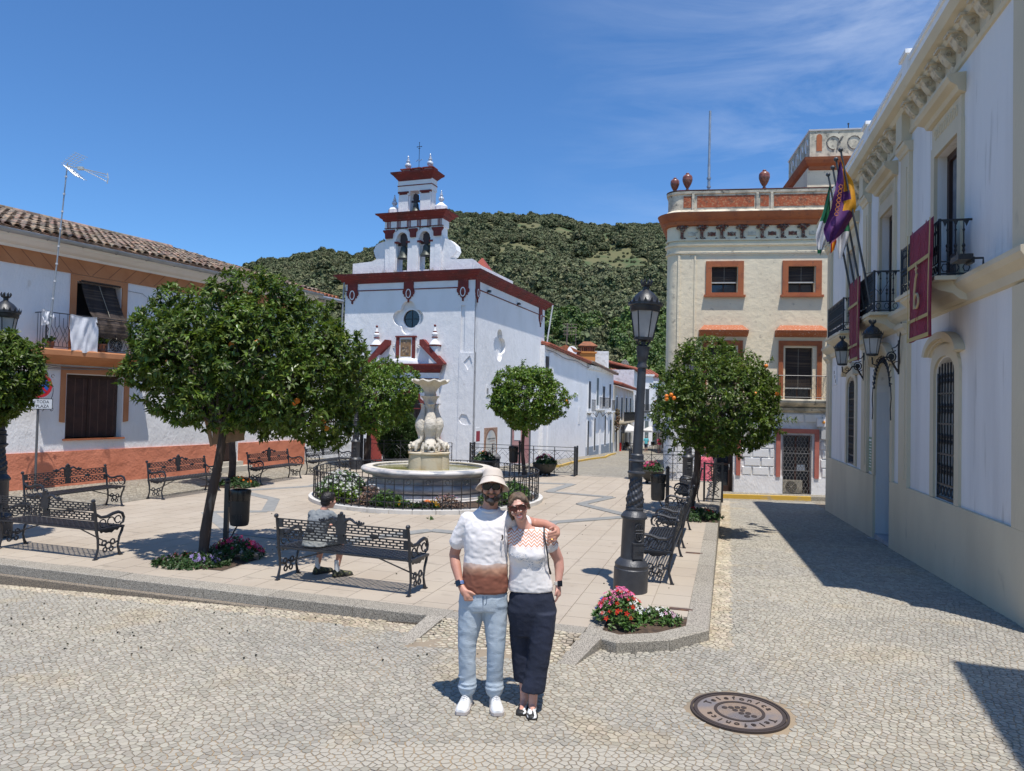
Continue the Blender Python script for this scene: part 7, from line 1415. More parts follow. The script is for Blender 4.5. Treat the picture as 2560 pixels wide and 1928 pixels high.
def vo(dx, dy, Y): return tuple(wp(dx, dy, Y))
tree('large orange tree in the left foreground, its crown hiding the house wall', (-3.98, 9.62, 0), tuple(wp(480, 925, 9.7)), big, 5400, .088, .038, LEAF, 3, .066, [vo(642, 866, 9.35), vo(635, 870, 9.4), vo(700, 908, 9.5), vo(705, 925, 9.6), vo(555, 740, 9.45), vo(500, 745, 9.5)], singles=150)
def lob(cx, cz, rx, rz_, Y, n, seed):      # lobes filling an ellipse of the picture at distance Y
    q = np.random.default_rng(seed); out = []
    for i in range(n):
        a = 2*PI*i/n+q.uniform(-.3, .3); k = q.uniform(.42, .62); v = (cx+rx*k*math.cos(a), Y+q.uniform(-.5, .5)*rx, cz+rz_*k*math.sin(a)); out.append((*v, min(rx, rz_)*q.uniform(.44, .58)))
    out += [(cx, Y-.35*rx, cz, min(rx, rz_)*.72), (cx+.1, Y+.4*rx, cz, min(rx, rz_)*.72)]; return out
T2 = lob(4.10, 2.33, 1.24, 1.10, 14.7, 11, 5)
tree('orange tree with many fruits in front of the cream corner building', (3.58, 14.55, 0), (3.74, 14.6, 1.5), T2, 3500, .085, .037, LEAF, 5, .075, [vo(1440, 856, 13.6), vo(1450, 853, 13.6), vo(1456, 860, 13.6), vo(1678, 851, 13.9), vo(1440, 862, 13.6), vo(1632, 851, 13.9), vo(1655, 791, 14.2)][:9])
T3 = lob(.42, 2.36, 1.20, .98, 22.0, 10, 8); tree('small orange tree with a V-shaped fork in front of the church side wall', (.40, 22.2, 0), (.38, 22.2, 1.35), T3, 3000, .095, .045, LEAF2, 8, .06, [vo(1223, 866, 21.5), vo(1226, 869, 21.6)])
T4 = lob(-4.55, 2.30, 1.62, 1.15, 24.2, 11, 9); tree('clipped orange tree left of the fountain statue, hiding the church door', (-4.70, 24.1, -.2), (-4.68, 24.1, 1.35), T4, 3900, .095, .045, LEAF2, 9, .085)
T5 = lob(-6.9, 2.5, 1.2, .95, 18.2, 9, 12); tree('orange tree on a dark trunk before the house door, behind the big tree', (-6.86, 18.1, 0), (-6.9, 18.1, 1.6), T5, 2200, .10, .045, LEAF, 12, .09)
T6 = lob(-7.72, 2.36, 1.0, .70, 10.35, 12, 14); tree('orange tree cut by the left picture edge, in front of a lamp post', (-8.1, 10.3, 0), (-8.0, 10.3, 1.4), T6, 3400, .085, .038, LEAF, 14, .08)
# cardboard sign wedged in the big tree
CARD = mat('brown_cardboard', (.26, .155, .085), .9, (.20, .12, .065), 8, .4, .6); v0 = wp(480, 930, 9.75); cb = empty('cardboard_sign', 'torn brown cardboard sheets wedged in the fork of the big orange tree', 'cardboard sheet', tuple(v0))
g = MB(); g.add([(-.28, .05, .22), (-.16, -.02, .24), (-.10, -.04, -.20), (-.16, .03, -.22)], [(0, 1, 2, 3)]); o = g.build('side_flap', CARD, cb, fix=False); md = o.modifiers.new('t', 'SOLIDIFY'); md.thickness = .006
g = MB(); g.add([(-.10, -.09, .10), (.30, -.05, .14), (.32, -.05, -.12), (-.08, -.10, -.19)], [(0, 1, 2, 3)]); o = g.build('front_sheet', CARD, cb, fix=False); md = o.modifiers.new('t', 'SOLIDIFY'); md.thickness = .006
g = MB(); g.tube([(.03, -.11, .02), (.29, -.065, .05)], .004, 3); g.tube([(.05, -.11, -.1), (.05, -.11, .02)], .004, 3); g.tube([(.18+.05*math.cos(a), -.10, .08+.05*math.sin(a)) for a in [R(40*i) for i in range(9)]], .004, 3, closed=True); g.tube([(.24, -.10, .03), (.27, -.095, .13), (.30, -.09, .03)], .004, 3); g.build('marker_lines', IRON, cb)

# flowers and low plants
def petal_mesh(name, m, r_, centre=None):
    g = MB()
    for k in range(5): a = 2*PI*k/5; g.add([(0, 0, 0), (r_*.55*math.cos(a-.45), r_*.55*math.sin(a-.45), r_*.25), (r_*math.cos(a), r_*math.sin(a), r_*.12), (r_*.55*math.cos(a+.45), r_*.55*math.sin(a+.45), r_*.25)], [(0, 1, 2), (0, 2, 3)])
    me = bpy.data.meshes.new(name); me.from_pydata(g.v, [], g.F); me.materials.append(m); return me
PET = {k: mat(k+'_petals', c, .6, island=.2, trans=.25) for k, c in dict(pink=(.75, .17, .36), rose=(.62, .04, .15), red=(.60, .025, .012), white=(.75, .75, .72), lilac=(.42, .32, .62), blue=(.10, .09, .42), yellow=(.80, .48, .02), orange=(.75, .22, .02), pale=(.70, .42, .55)).items()}
PM = {k: [petal_mesh('blossom', m, r_) for r_ in (.017, .022, .027)] for k, m in PET.items()}
def plants(name, label, cat, c, rx, ry, h, n, leafL, leafm, blooms, seed, group=None, single=False, parent=None, z=0, br=1.0):
    q = np.random.default_rng(seed); t = empty(name, label, cat, (c[0], c[1], z), 0, group) if parent is None else parent
    a = q.uniform(0, 2*PI, n); k = np.sqrt(q.random(n)); hh = h*(1-.75*k**2)*q.uniform(.35, 1.05, n); p = np.stack([rx*k*np.cos(a), ry*k*np.sin(a), hh], 1); d = p*np.array([1, 1, .4])+np.array([0, 0, h*.8]); d /= np.linalg.norm(d, axis=1)[:, None]
    V, F = leafmesh(p, d, 7, leafL, leafL*.55, .9, .05, seed); o = link('leaves', fastmesh('leaves', V, F, leafm), t, stuff=True)
    if parent is not None: o.location = (c[0], c[1], z)
    allV = {}
    for kind, cnt, reg in blooms:
        for i in range(cnt):
            a_ = q.uniform(0, 2*PI); k_ = math.sqrt(q.random())*reg[2]; x, y = reg[0]*rx+k_*rx*math.cos(a_), reg[1]*ry+k_*ry*math.sin(a_); e = min(1, math.hypot(x/rx, y/ry)); zz = h*(1.08-.72*e*e)*q.uniform(.82, 1.1); tilt = Vector((x*1.2, y*1.2-.3*h, h+.02)).normalized().to_track_quat('Z', 'Y')
            if single: o = link('blossom', PM[kind][i % 3], t, (x, y, zz)); o.rotation_euler = tilt.to_euler(); o.scale = (br,)*3
            else: allV.setdefault(kind, []).append((Matrix.Translation((x, y, zz)) @ tilt.to_matrix().to_4x4() @ Matrix.Scale(br, 4), PM[kind][i % 3]))
    for kind, lst in allV.items():
        V = []; F = []
        for M, me in lst:
            o_ = len(V); V += [tuple(M @ v.co) for v in me.vertices]; F += [tuple(i+o_ for i in f.vertices) for f in me.polygons]
        me = bpy.data.meshes.new('blossoms'); me.from_pydata(V, [], F); me.materials.append(PET[kind]); o = link('blossoms', me, t, stuff=True)
        if parent is not None: o.location = (c[0], c[1], z)
    return t
GL = mat('garden_leaf', (.07, .14, .026), .5, island=.5, trans=.25); GLD = mat('dark_garden_leaf', (.04, .085, .02), .5, island=.5, trans=.2); GLS = mat('dry_garden_leaf', (.22, .14, .10), .8, island=.4)
plants('flower_clump', 'pink, red and white flowers in the corner bed beside the big lamp', 'flowers', (1.12, 7.34), .25, .30, .30, 240, .05, GL, [('pink', 85, (.15, .3, .6)), ('red', 30, (-.1, -.25, .8)), ('white', 18, (.35, -.1, .6)), ('pink', 14, (-.5, -.1, .4)), ('red', 8, (.55, .1, .3)), ('blue', 4, (-.7, .2, .3))], 1, single=True, br=1.15)
plants('flower_clump', 'low green clump with white and pale pink flowers at the right of the corner bed', 'flowers', (1.50, 7.38), .24, .17, .13, 120, .045, GL, [('white', 22, (.1, .1, .8)), ('pale', 8, (.6, -.2, .35)), ('blue', 5, (-.4, .5, .4))], 2, single=True, br=1.1)
plants('flower_clump', 'dark geranium clump with bright pink heads right of the big tree trunk', 'flowers', (-3.66, 9.9), .38, .28, .26, 220, .055, GLD, [('rose', 90, (0, .1, .85)), ('rose', 24, (.8, -.1, .25)), ('pink', 14, (.75, -.1, .25))], 3, br=1.1)
plants('flower_clump', 'low spreading flowers in lilac, pink and orange at the foot of the big tree', 'flowers', (-4.05, 9.42), .50, .28, .13, 320, .05, GLD, [('pale', 22, (-.6, 0, .4)), ('lilac', 34, (.35, -.2, .4)), ('red', 14, (-.3, .5, .4)), ('orange', 10, (-.2, .7, .2))], 4, br=1.1)
plants('flower_clump', 'red flowered ground cover round the right orange tree trunk', 'flowers', (3.62, 14.2), .5, .40, .20, 220, .06, GLD, [('red', 55, (-.5, .1, .45)), ('red', 10, (.4, -.1, .3))], 5, br=1.4)
plants('flower_clump', 'small mixed flowers round the tree trunk before the house door', 'flowers', (-6.6, 17.8), .5, .4, .22, 150, .07, GLD, [('orange', 14, (.4, -.1, .4)), ('red', 8, (.1, .3, .4))], 6, br=1.3)
for i, ((x, y), rx, ry) in enumerate((((-3.92, 9.62), .50, .36), ((3.6, 14.3), .45, .42), ((-6.75, 17.95), .6, .5))):
    g = MB(); pts = [P(0, 0)]; c_, s_ = AU, AV; q4 = [Vector((x, y, 0))+c_*(a*rx)+s_*(b*ry) for a, b in ((-1, -1), (1, -1), (1, 1), (-1, 1))]; cc_ = Vector((x, y, .03)); g.add([(v.x, v.y, .006) for v in q4]+[tuple(cc_)], [(0, 1, 4), (1, 2, 4), (2, 3, 4), (3, 0, 4)]); g.build('tree_pit_soil', SOIL, plaza)
def bowl(x, y, r_, lab, blooms, seed, z=0):
    t = empty('planter_bowl', lab, 'planter', (x, y, z), 0, 'dark bowl planters'); g = MB(); g.lathe([(.3*r_, .06), (.55*r_, .10), (.82*r_, .20), (.97*r_, .33), (1.04*r_, .37), (1.0*r_, .39), (.9*r_, .36), (.75*r_, .25)], 24)
    g.build('bowl', mat('dark_bowl', (.045, .043, .036), .6, bump=.002, bs=30), t, smooth=45); g = MB()
    for a in (.5, 2.6, 4.7): g.ball((.42*r_*math.cos(a), .42*r_*math.sin(a), .04), .05, 8, 6)
    g.build('foot', IRON, t)
    return plants('planter_flowers', lab.replace('bowl planter', 'flowers filling the bowl planter'), 'flowers', (x, y), r_*.95, r_*.95, .30, 130, .08, GLD, blooms, seed, z=z+.32, br=1.7)
bowl(1.05, 22.25, .37, 'dark bowl planter beside the small tree, nearest the fence end', [('rose', 26, (-.3, 0, .6)), ('pink', 10, (.5, .2, .4)), ('red', 8, (.6, 0, .3))], 21)
bowl(-.80, 23.0, .36, 'dark bowl planter behind the fountain basin, left of the small tree', [('red', 8, (0, .2, .7)), ('yellow', 8, (-.4, 0, .5)), ('rose', 8, (.4, 0, .4))], 22)
bowl(3.98, 20.6, .34, 'dark bowl planter with bright pink flowers behind the big lamp post', [('rose', 34, (-.2, .0, .7)), ('pink', 20, (-.3, 0, .5))], 23)
# potted clipped cypress
cyt = empty('potted_shrub', 'round dark green clipped cypress in a wide black pot left of the statue', 'potted shrub', (-4.0, 26.8, -.95)); g = MB(); g.lathe([(.42, 0), (.5, .1), (.62, .95), (.66, .97), (.66, 1.06), (.58, 1.06)], 22); g.build('pot', BINM, cyt, smooth=40)
q_ = np.random.default_rng(4); n_ = 6500; d_ = q_.normal(size=(n_, 3)); d_ /= np.linalg.norm(d_, axis=1)[:, None]; p_ = d_*np.array([.80, .80, .88])*(q_.uniform(.78, 1.05, n_)*(1+.05*np.sin(d_[:, 0]*9+d_[:, 2]*7)))[:, None]; p_[:, 2] += 1.75; p_ = p_[p_[:, 2] > 1.0]; V, F = leafmesh(p_, np.tile(np.array([[0, 0, 1.]]), (len(p_), 1))*.8+p_*np.array([.4, .4, 0]), 5, .10, .03, .35, 0, 6); link('foliage', fastmesh('foliage', V, F, CYP), cyt, stuff=True)

# ------------------------------------------------------------ fountain
fo = empty('fountain', 'round veined marble fountain with carved fish statue in the middle of the square', 'fountain', tuple(FC))
g = MB(); g.lathe([(1.42, 0), (1.42, .06), (1.38, .07), (1.38, .12), (1.34, .13), (1.34, .19)], 72); g.build('white_step', mat('white_marble_step', (.70, .68, .65), .5, (.60, .55, .52), 3, .5, .65), fo, smooth=30)
g = MB(); g.lathe([(1.27, .185), (1.31, .20), (1.36, .24), (1.385, .29), (1.385, .33), (1.36, .375), (1.30, .40), (1.26, .405), (1.24, .43), (1.235, .50), (1.26, .53), (1.33, .545), (1.42, .57), (1.475, .605), (1.50, .64), (1.495, .675), (1.47, .70), (1.42, .712), (1.36, .712), (1.27, .70), (1.25, .68), (1.24, .45)], 96, cap=False)
g.build('basin', MARBLE, fo, smooth=50)
g = MB(); g.lathe([(1.40, .708), (1.40, .7155), (1.245, .7155), (1.245, .69)], 72, cap=False); g.build('basin_lip', CARVED, fo, smooth=40)
WAT = mat('greenish_water', (.30, .27, .10), .08, (.22, .22, .08), 2, .4, .6, bump=.004, bs=7, spec=.7); g = MB(); g.lathe([(.01, .655), (1.25, .655)], 64, cap=False); g.add([(-.01, 0, .655), (.01, 0, .655), (0, .01, .655)], [(0, 1, 2)]); g.build('water', WAT, fo)
g = MB(); flo = lambda a, z, i: 1+.13*abs(math.cos(a*2.5))**.7-.06
g.lathe([(.44, .45), (.44, .80), (.43, .985), (.455, .99), (.455, 1.02), (.43, 1.03)], 60, mod=flo); g.build('statue_block', BLOCKS, fo, smooth=45)
g = MB(); g.tube([(0, 0, 1.0), (0, 0, 1.3), (0, 0, 1.6), (0, 0, 2.0), (0, 0, 2.3)], [.22, .14, .12, .10, .11], 16); core = g.build('statue_core', CARVED, fo, smooth=70)
def fish(a):
    g = MB(); ca_, sa_ = math.cos(a), math.sin(a)
    def pt(r_, s_, z): return (r_*ca_-s_*sa_, r_*sa_+s_*ca_, z)
    spine = [(.33, 1.12, .115, .13), (.30, 1.20, .12, .14), (.22, 1.27, .10, .12), (.16, 1.33, .085, .105), (.16, 1.42, .10, .12), (.18, 1.52, .125, .145), (.195, 1.62, .135, .155), (.185, 1.72, .125, .145), (.165, 1.82, .10, .115), (.145, 1.92, .075, .09), (.14, 2.0, .055, .075), (.15, 2.08, .05, .085), (.20, 2.12, .03, .08), (.25, 2.10, .014, .06)]
    n = 12; vs = []
    for i, (r_, z, w1, w2) in enumerate(spine):
        for j in range(n): b = 2*PI*j/n; sc_ = 1+.03*math.sin(b*6+i*2) ; vs.append(pt(r_+w1*math.cos(b)*sc_, w2*math.sin(b)*sc_, z+(.02*math.cos(b) if i < 2 else 0)))
    fs = [(i*n+j, i*n+(j+1) % n, (i+1)*n+(j+1) % n, (i+1)*n+j) for i in range(len(spine)-1) for j in range(n)]+[tuple(range(n)), tuple(range((len(spine)-1)*n, len(spine)*n))]
    g.add(vs, fs); body = g.build('fish', CARVED, fo, smooth=70)
    g = MB()
    for s_ in (-1, 1): g.ball(pt(.36, s_*.095, 1.17), .06, 10, 7); g.ball(pt(.40, s_*.08, 1.22), .028, 8, 6); g.tube([pt(.42, s_*.06, 1.10), pt(.44, s_*.03, 1.15), pt(.44, 0, 1.17)], .032, 7); g.tube([pt(.28, s_*.15, 1.24), pt(.31, s_*.18, 1.14), pt(.32, s_*.17, 1.06)], [.04, .045, .03], 6)
    g.tube([pt(.40, -.07, 1.06), pt(.44, 0, 1.045), pt(.40, .07, 1.06)], .03, 7); g.build('fish_head', CARVED, body, smooth=70)
    g = MB(); g.ball(pt(.44, 0, 1.105), .028, 8, 6); g.build('fish_mouth', DARK, body)
for k in range(4): fish(-PI/2+.25+k*PI/2)
g = MB(); g.lathe([(.12, 2.02), (.13, 2.12), (.15, 2.22), (.20, 2.285), (.185, 2.29), (.13, 2.2), (.13, 2.25), (.125, 2.30), (.13, 2.38), (.17, 2.46), (.24, 2.53), (.33, 2.575), (.40, 2.60), (.425, 2.625), (.415, 2.65), (.36, 2.645), (.2, 2.60), (.02, 2.58)], 60, mod=lambda a, z, i: 1+(.035*math.cos(a*10) if i > 9 else (.10*max(0, math.cos(a*6)) if 2 <= i <= 4 else .03*math.cos(a*8))))
for i, v in enumerate(g.v):
    k = i//60
    if 11 <= k <= 15: a = 2*PI*(i % 60)/60; g.v[i] = (v[0], v[1], v[2]+.022*math.cos(a*10))
g.build('shell_bowl', CARVED, fo, smooth=60)
# white kerb ring, soil, railing
g0 = empty('garden_ring', 'white kerbed ring of soil round the fountain basin', 'garden bed', tuple(FC))
for k in range(36):
    g = MB(); a0, a1 = 2*PI*k/36+.002, 2*PI*(k+1)/36-.002; g.poly([(r_*math.cos(a), r_*math.sin(a)) for r_, a in [(2.42, a0+(a1-a0)*i/3) for i in range(4)]+[(2.60, a1-(a1-a0)*i/3) for i in range(4)]], -.03, .075, axis='z'); g.build('kerb_stone', mat('white_kerb', (.62, .60, .56), .7, (.5, .47, .42), 5, .5, .7), g0)
g = MB(); g.lathe([(2.43, .05), (2.1, .085), (1.7, .09), (1.36, .06)], 48, cap=False, mod=lambda a, z, i: 1+.01*math.sin(a*17)); g.build('soil', SOIL, g0, smooth=60)
rl = empty('fountain_railing', 'low black iron railing curving round the fountain garden', 'railing', tuple(FC)); RR = 2.50; z0 = .075
for nm, z, r_ in (('top_rail', .66, .011), ('upper_rail', .55, .008), ('middle_rail', .37, .008), ('lower_rail', .21, .008), ('bottom_rail', .10, .009)):
    g = MB(); g.tube([(RR*math.cos(2*PI*i/96), RR*math.sin(2*PI*i/96), z) for i in range(96)], r_, 5, closed=True); g.build(nm, IRON, rl, smooth=60)
NBR = 84; g = MB(); g.box(-.008, .008, -.008, .008, z0, .65); bmesh_ = g.build('bar', IRON).data; bpy.data.objects.remove(bpy.data.objects['bar'])
g = MB(); g.tube([(.042*math.cos(a), 0, .042*math.sin(a)) for a in [2*PI*i/14 for i in range(14)]], .007, 5, closed=True); rmesh = g.build('ring', IRON, smooth=60).data; bpy.data.objects.remove(bpy.data.objects['ring'])
for k in range(NBR):
    a = 2*PI*k/NBR; link('bar', bmesh_, rl, (RR*math.cos(a), RR*math.sin(a), 0), rot=(0, 0, a))
    if k % 2 == 0:
        a2_ = a+PI/NBR
        for z in (.605, .155): link('ring', rmesh, rl, (RR*math.cos(a2_), RR*math.sin(a2_), z), rot=(0, 0, a2_+PI/2))
def fr(a, r_): return (FC.x+r_*math.cos(R(a)), FC.y+r_*math.sin(R(a)))
Gp = 'plants in the ring round the fountain'
plants('garden_plant', 'tall white daisies on the left side of the fountain ring', 'plant', fr(195, 2.0), .42, .65, .48, 380, .07, GL, [('white', 200, (0, .1, 1))], 31, Gp, z=.07, br=1.5)
plants('garden_plant', 'bright green leafy clump with white flowers at the front left of the ring', 'plant', fr(222, 2.15), .42, .34, .36, 320, .075, LEAF2, [('white', 60, (.3, 0, .8))], 32, Gp, z=.07, br=1.5)
plants('garden_plant', 'dry brownish plant between the daisies and the round bush', 'plant', fr(243, 2.05), .26, .26, .36, 200, .05, GLS, [('white', 16, (.3, .3, .8))], 33, Gp, z=.07, br=1.4)
plants('garden_plant', 'round dark green bush at the front of the fountain ring', 'plant', fr(255, 2.15), .34, .26, .32, 420, .05, GL, [], 34, Gp, z=.07)
plants('garden_plant', 'small orange and white flowers right of the round bush', 'plant', fr(266, 2.3), .22, .12, .15, 100, .05, GL, [('yellow', 10, (0, 0, .8)), ('white', 8, (.3, 0, .6))], 35, Gp, z=.07, br=1.5)
plants('garden_plant', 'low dark plants with yellow and orange blooms at the very front of the ring', 'plant', fr(276, 2.3), .30, .12, .14, 130, .05, GLD, [('yellow', 16, (.5, 0, .4)), ('orange', 10, (.1, 0, .3))], 36, Gp, z=.07, br=1.9)
plants('garden_plant', 'reddish brown sprigs behind the man in the hat', 'plant', fr(286, 2.2), .32, .22, .26, 170, .045, GLS, [('pale', 14, (0, 0, .8))], 37, Gp, z=.07)
plants('garden_plant', 'tall narrow green shrub at the right side of the fountain ring', 'plant', fr(318, 2.05), .30, .34, .34, 220, .08, GL, [('white', 10, (-.4, -.3, .6))], 38, Gp, z=.07, br=1.5)
plants('garden_plant', 'green plants along the right rear of the fountain ring', 'plant', fr(350, 2.0), .3, .6, .34, 240, .09, GL, [], 39, Gp, z=.07)
plants('garden_plant', 'pale daisies at the left rear of the fountain ring', 'plant', fr(165, 2.0), .4, .6, .42, 240, .08, GL, [('white', 120, (0, 0, 1))], 40, Gp, z=.07, br=1.5)
# weed growing in a joint
plants('weed', 'single tall weed growing in a paving joint beyond the bench', 'weed', (-1.45, 13.5), .05, .05, .03, 6, .05, GL, [], 41)

# ------------------------------------------------------------ fences at the back of the square
def fence(label, p, q, ends=(1, 1), H_=.86):
    p = Vector((p[0], p[1], 0)); q = Vector((q[0], q[1], 0)); L_n = (q-p).length; t = empty('iron_fence', label, 'fence', tuple(p), math.atan2((q-p).y, (q-p).x), 'low wrought iron fences at the back of the square')
    g = MB(); 
    for z in (H_, H_-.11, .08): g.tube([(0, 0, z), (L_n, 0, z)], .009, 5)
    g.build('rails', IRON, t); n = max(1, round(L_n/.62)); w = L_n/n
    for i in range(n+1): g = MB(); g.box(i*w-.010, i*w+.010, -.01, .01, 0, H_); g.build('post', IRON, t)
    for i in range(n):
        g = MB(); c_ = (i+.5)*w; zc = (H_-.11+.08)/2; h = (H_-.19)/2
        for k in (1, .62): g.tube([(c_-w*.5*k, 0, zc), (c_, 0, zc+h*k), (c_+w*.5*k, 0, zc), (c_, 0, zc-h*k)], .005, 4, closed=True)
        for s_ in (1, -1):
            for r_ in (1, -1): g.tube([(c_+s_*w*.5, 0, zc+r_*h), (c_+s_*w*.18, 0, zc+r_*h*.36)], .005, 4); g.tube([(c_+s_*w*.5, 0, zc+r_*h*.55), (c_+s_*w*.25, 0, zc+r_*h*.9)], .005, 4)
        g.build('diamond_panel', IRON, t)
    for k, x in enumerate((0, L_n)):
        if ends[k]:
            g = MB(); 
            for y in (-.20, .20): g.box(x-.022, x+.022, y-.022, y+.022, 0, H_+.05)
            g.box(x-.015, x+.015, -.2, .2, H_, H_+.03); g.box(x-.015, x+.015, -.2, .2, .05, .08)
            for j in range(4): z = .12+j*.18; g.tube([(x, -.13, z), (x, -.02, z+.09), (x, -.13, z+.18)], .012, 5); g.tube([(x, .13, z), (x, .02, z+.09), (x, .13, z+.18)], .012, 5); g.tube([(x, -.1, z+.09), (x, 0, z+.16), (x, .1, z+.09), (x, 0, z+.02)], .010, 5, closed=True)
            g.build('gothic_end_panel', IRON, t)
    return t
a_ = P(-7.6, 14.6); b_ = P(-4.25, 14.6); fence('iron fence behind the fountain, from the church corner to the planter bowl', a_, b_)
a_ = P(-2.6, 14.6); b_ = P(-.12, 14.6); fence('iron fence behind the pink flowered bowl, facing the street', a_, b_, (1, 0))
a_ = P(-.12, 10.1); b_ = P(-.12, 14.6); fence('iron fence along the right kerb, seen end on beside the pink dress', a_, b_, (1, 0))
a_ = P(-11.3, 14.6); b_ = P(-8.3, 14.6); fence('iron fence at the far left behind the last bench and the lamp', a_, b_, (1, 0))
# dark post at the far left corner
g = MB(); g.box(-.05, .05, -.05, .05, 0, 1.9); g.ball((0, 0, 1.95), .07); o = g.build('iron_post', IRON, loc=(*tuple(P(-11.2, 14.0))[:2], 0)); tag(o, 'plain dark iron post between the far benches and the church', 'post')
nbd = empty('notice_board', 'tall grey framed notice board with a pink panel behind the small tree', 'notice board', (.36, 27.0, -.93)); g = MB()
for x in (-.34, .34): g.box(x-.03, x+.03, -.03, .03, 0, 2.42)
g.box(-.34, .34, -.03, .03, 2.36, 2.42); g.build('frame', mat('grey_frame', (.13, .13, .14), .5), nbd); g = MB(); g.box(-.31, .31, -.02, .0, .9, 2.36); pn = g.build('panel', mat('faded_pink_panel', (.42, .20, .20), .7, (.5, .3, .28), 3, .4, .6), nbd); g = MB(); g.box(-.24, .0, -.03, -.021, 1.75, 2.2); g.build('paper_sheet', SW, pn)
g = MB(); g.box(-.11, .11, -.11, .11, 0, .62); g.lathe([(.20, .62), (.18, .68), (.02, .78)], 4, a0=PI/4); o = g.build('grey_cabinet', mat('grey_cabinet', (.10, .10, .105), .6), loc=(-.45, 23.9, -.25)); tag(o, 'small dark grey cabinet with a pointed cap behind the fence', 'cabinet')

# ------------------------------------------------------------ manhole cover
MHS = .95
mh = empty('manhole_cover', 'round rusty brown cast iron manhole cover with raised lettering', 'manhole cover', (1.74, 5.49, rz(1.74, 5.49)+.002), R(-9)); RB = mat('rusty_cover', (.30, .225, .17), .65, (.20, .18, .18), 3.5, .45, .6, bump=.0015, bs=250, metal=.2); RD = mat('dark_cast_relief', (.050, .036, .030), .6, bump=.001, bs=100)
mh.scale = (MHS, MHS, 1); g = MB(); g.lathe([(.32, -.02), (.32, .004), (.01, .004)], 64); g.build('plate', RB, mh); g = MB(); g.lathe([(.35, -.03), (.372, -.03), (.372, .010), (.352, .010)], 64, cap=False); g.lathe([(.318, -.02), (.346, -.02), (.346, .009), (.318, .009)], 64, cap=False); g.build('outer_rim', RD, mh); g = MB(); g.lathe([(.192, .0), (.192, .009), (.168, .009), (.168, .0)], 56, cap=False); g.build('inner_ring', RD, mh)
g = MB(); 
for i in range(60): x = -.155+i*.0053; h = math.sqrt(max(0, .165**2-x*x)); g.box(x, x+.0018, -h, h, .004, .0052)
g.build('fine_ribs', RB, mh, stuff=True)
for half in (0, 1):
    for i, ch in enumerate('Telefonica'):
        a = R(150-half*180-i*14.5); me = text_mesh(ch, .085, .0035, RD); o = link('raised_letter', me, mh); rr = .255; c, s_ = math.cos(a), math.sin(a); th_ = a-PI/2; o.matrix_local = Matrix.Translation((rr*c, rr*s_, .0065)) @ Matrix.Rotation(th_, 4, 'Z')
g = MB(); g.lathe([(.022, .004), (.022, .0085), (.002, .0085)], 16); dm = g.build('raised_dot', RD).data; bpy.data.objects.remove(bpy.data.objects['raised_dot'])
for (x, y) in ((-.095, .04), (-.045, .05), (.005, .06), (.055, .068), (-.02, .005), (.035, .012), (.02, -.045), (.072, -.038), (.055, -.095), (.108, -.088)): link('raised_dot', dm, mh, (x-.01, y+.01, 0), rot=None)

# ------------------------------------------------------------ street life down the road
PARS = mat('parasol_canvas', (.78, .77, .74), .9, trans=.3)
def parasol(x, y, r_, label):
    z = rz(x, y); t = empty('parasol', label, 'parasol', (x, y, z), 0, 'white cafe parasols down the street'); g = MB(); n = 8; zt, ze = 2.95, 2.2; vs = [(0, 0, zt)]+[(r_*math.cos(PI/4*i+.3), r_*math.sin(PI/4*i+.3), ze) for i in range(8)]+[(r_*math.cos(PI/4*i+.3), r_*math.sin(PI/4*i+.3), ze-.18) for i in range(8)]
    g.add(vs, [(0, 1+i, 1+(i+1) % 8) for i in range(8)]+[(1+i, 9+i, 9+(i+1) % 8, 1+(i+1) % 8) for i in range(8)]); o = g.build('canopy', PARS, t, fix=False); md = o.modifiers.new('t', 'SOLIDIFY'); md.thickness = .02
    g = MB(); g.tube([(0, 0, 0), (0, 0, 3.0)], .04, 6); g.lathe([(.35, 0), (.33, .08), (.05, .1)], 10); g.build('pole', GALV, t)
parasol(12.75, 80.5, 1.75, 'white cafe parasol left of the lamp column, down the street'); parasol(16.3, 82.5, 1.7, 'white cafe parasol right of the lamp column, down the street')
t = empty('red_barrel', 'red oil drum standing in the street before the cafe tables', 'barrel', (11.55, 78.5, rz(11.55, 78.5))); g = MB(); g.lathe([(.29, 0), (.30, .02), (.29, .04), (.29, .28), (.305, .30), (.29, .32), (.29, .58), (.305, .60), (.29, .62), (.29, .86), (.30, .88), (.29, .9), (.02, .89)], 18); g.build('drum', mat('red_drum', (.55, .02, .015), .45), t, smooth=40)
DKF = mat('dark_cafe_furniture', (.02, .019, .018), .5)
ch0 = None; CH = [(11.9, 80.3, .3), (12.5, 79.6, 2), (13.0, 81.2, 4), (13.5, 79.9, 1), (14.0, 81.0, 3), (12.3, 82, 5), (13.9, 82.3, .6), (16.6, 80.8, 1.2), (17.0, 82.3, 4.2), (16.0, 83.2, 2.4)]
for i, (x, y, a) in enumerate(CH):
    lab = 'dark cafe chair under the white parasols down the street'
    if ch0 is None:
        ch0 = empty('cafe_chair', lab, 'chair', (x, y, rz(x, y)), a, 'dark chairs outside the cafe'); g = MB(); g.box(-.24, .24, -.22, .22, .42, .47); g.build('seat', DKF, ch0); g = MB(); g.box(-.24, .24, -.24, -.20, .5, .9); g.build('backrest', DKF, ch0)
        for sx_ in (-.21, .21):
            for sy_ in (-.2, .2): g = MB(); g.box(sx_-.02, sx_+.02, sy_-.02, sy_+.02, 0, .42); g.build('leg', DKF, ch0)
    else: dup(ch0, (x, y, rz(x, y)), a, lab)
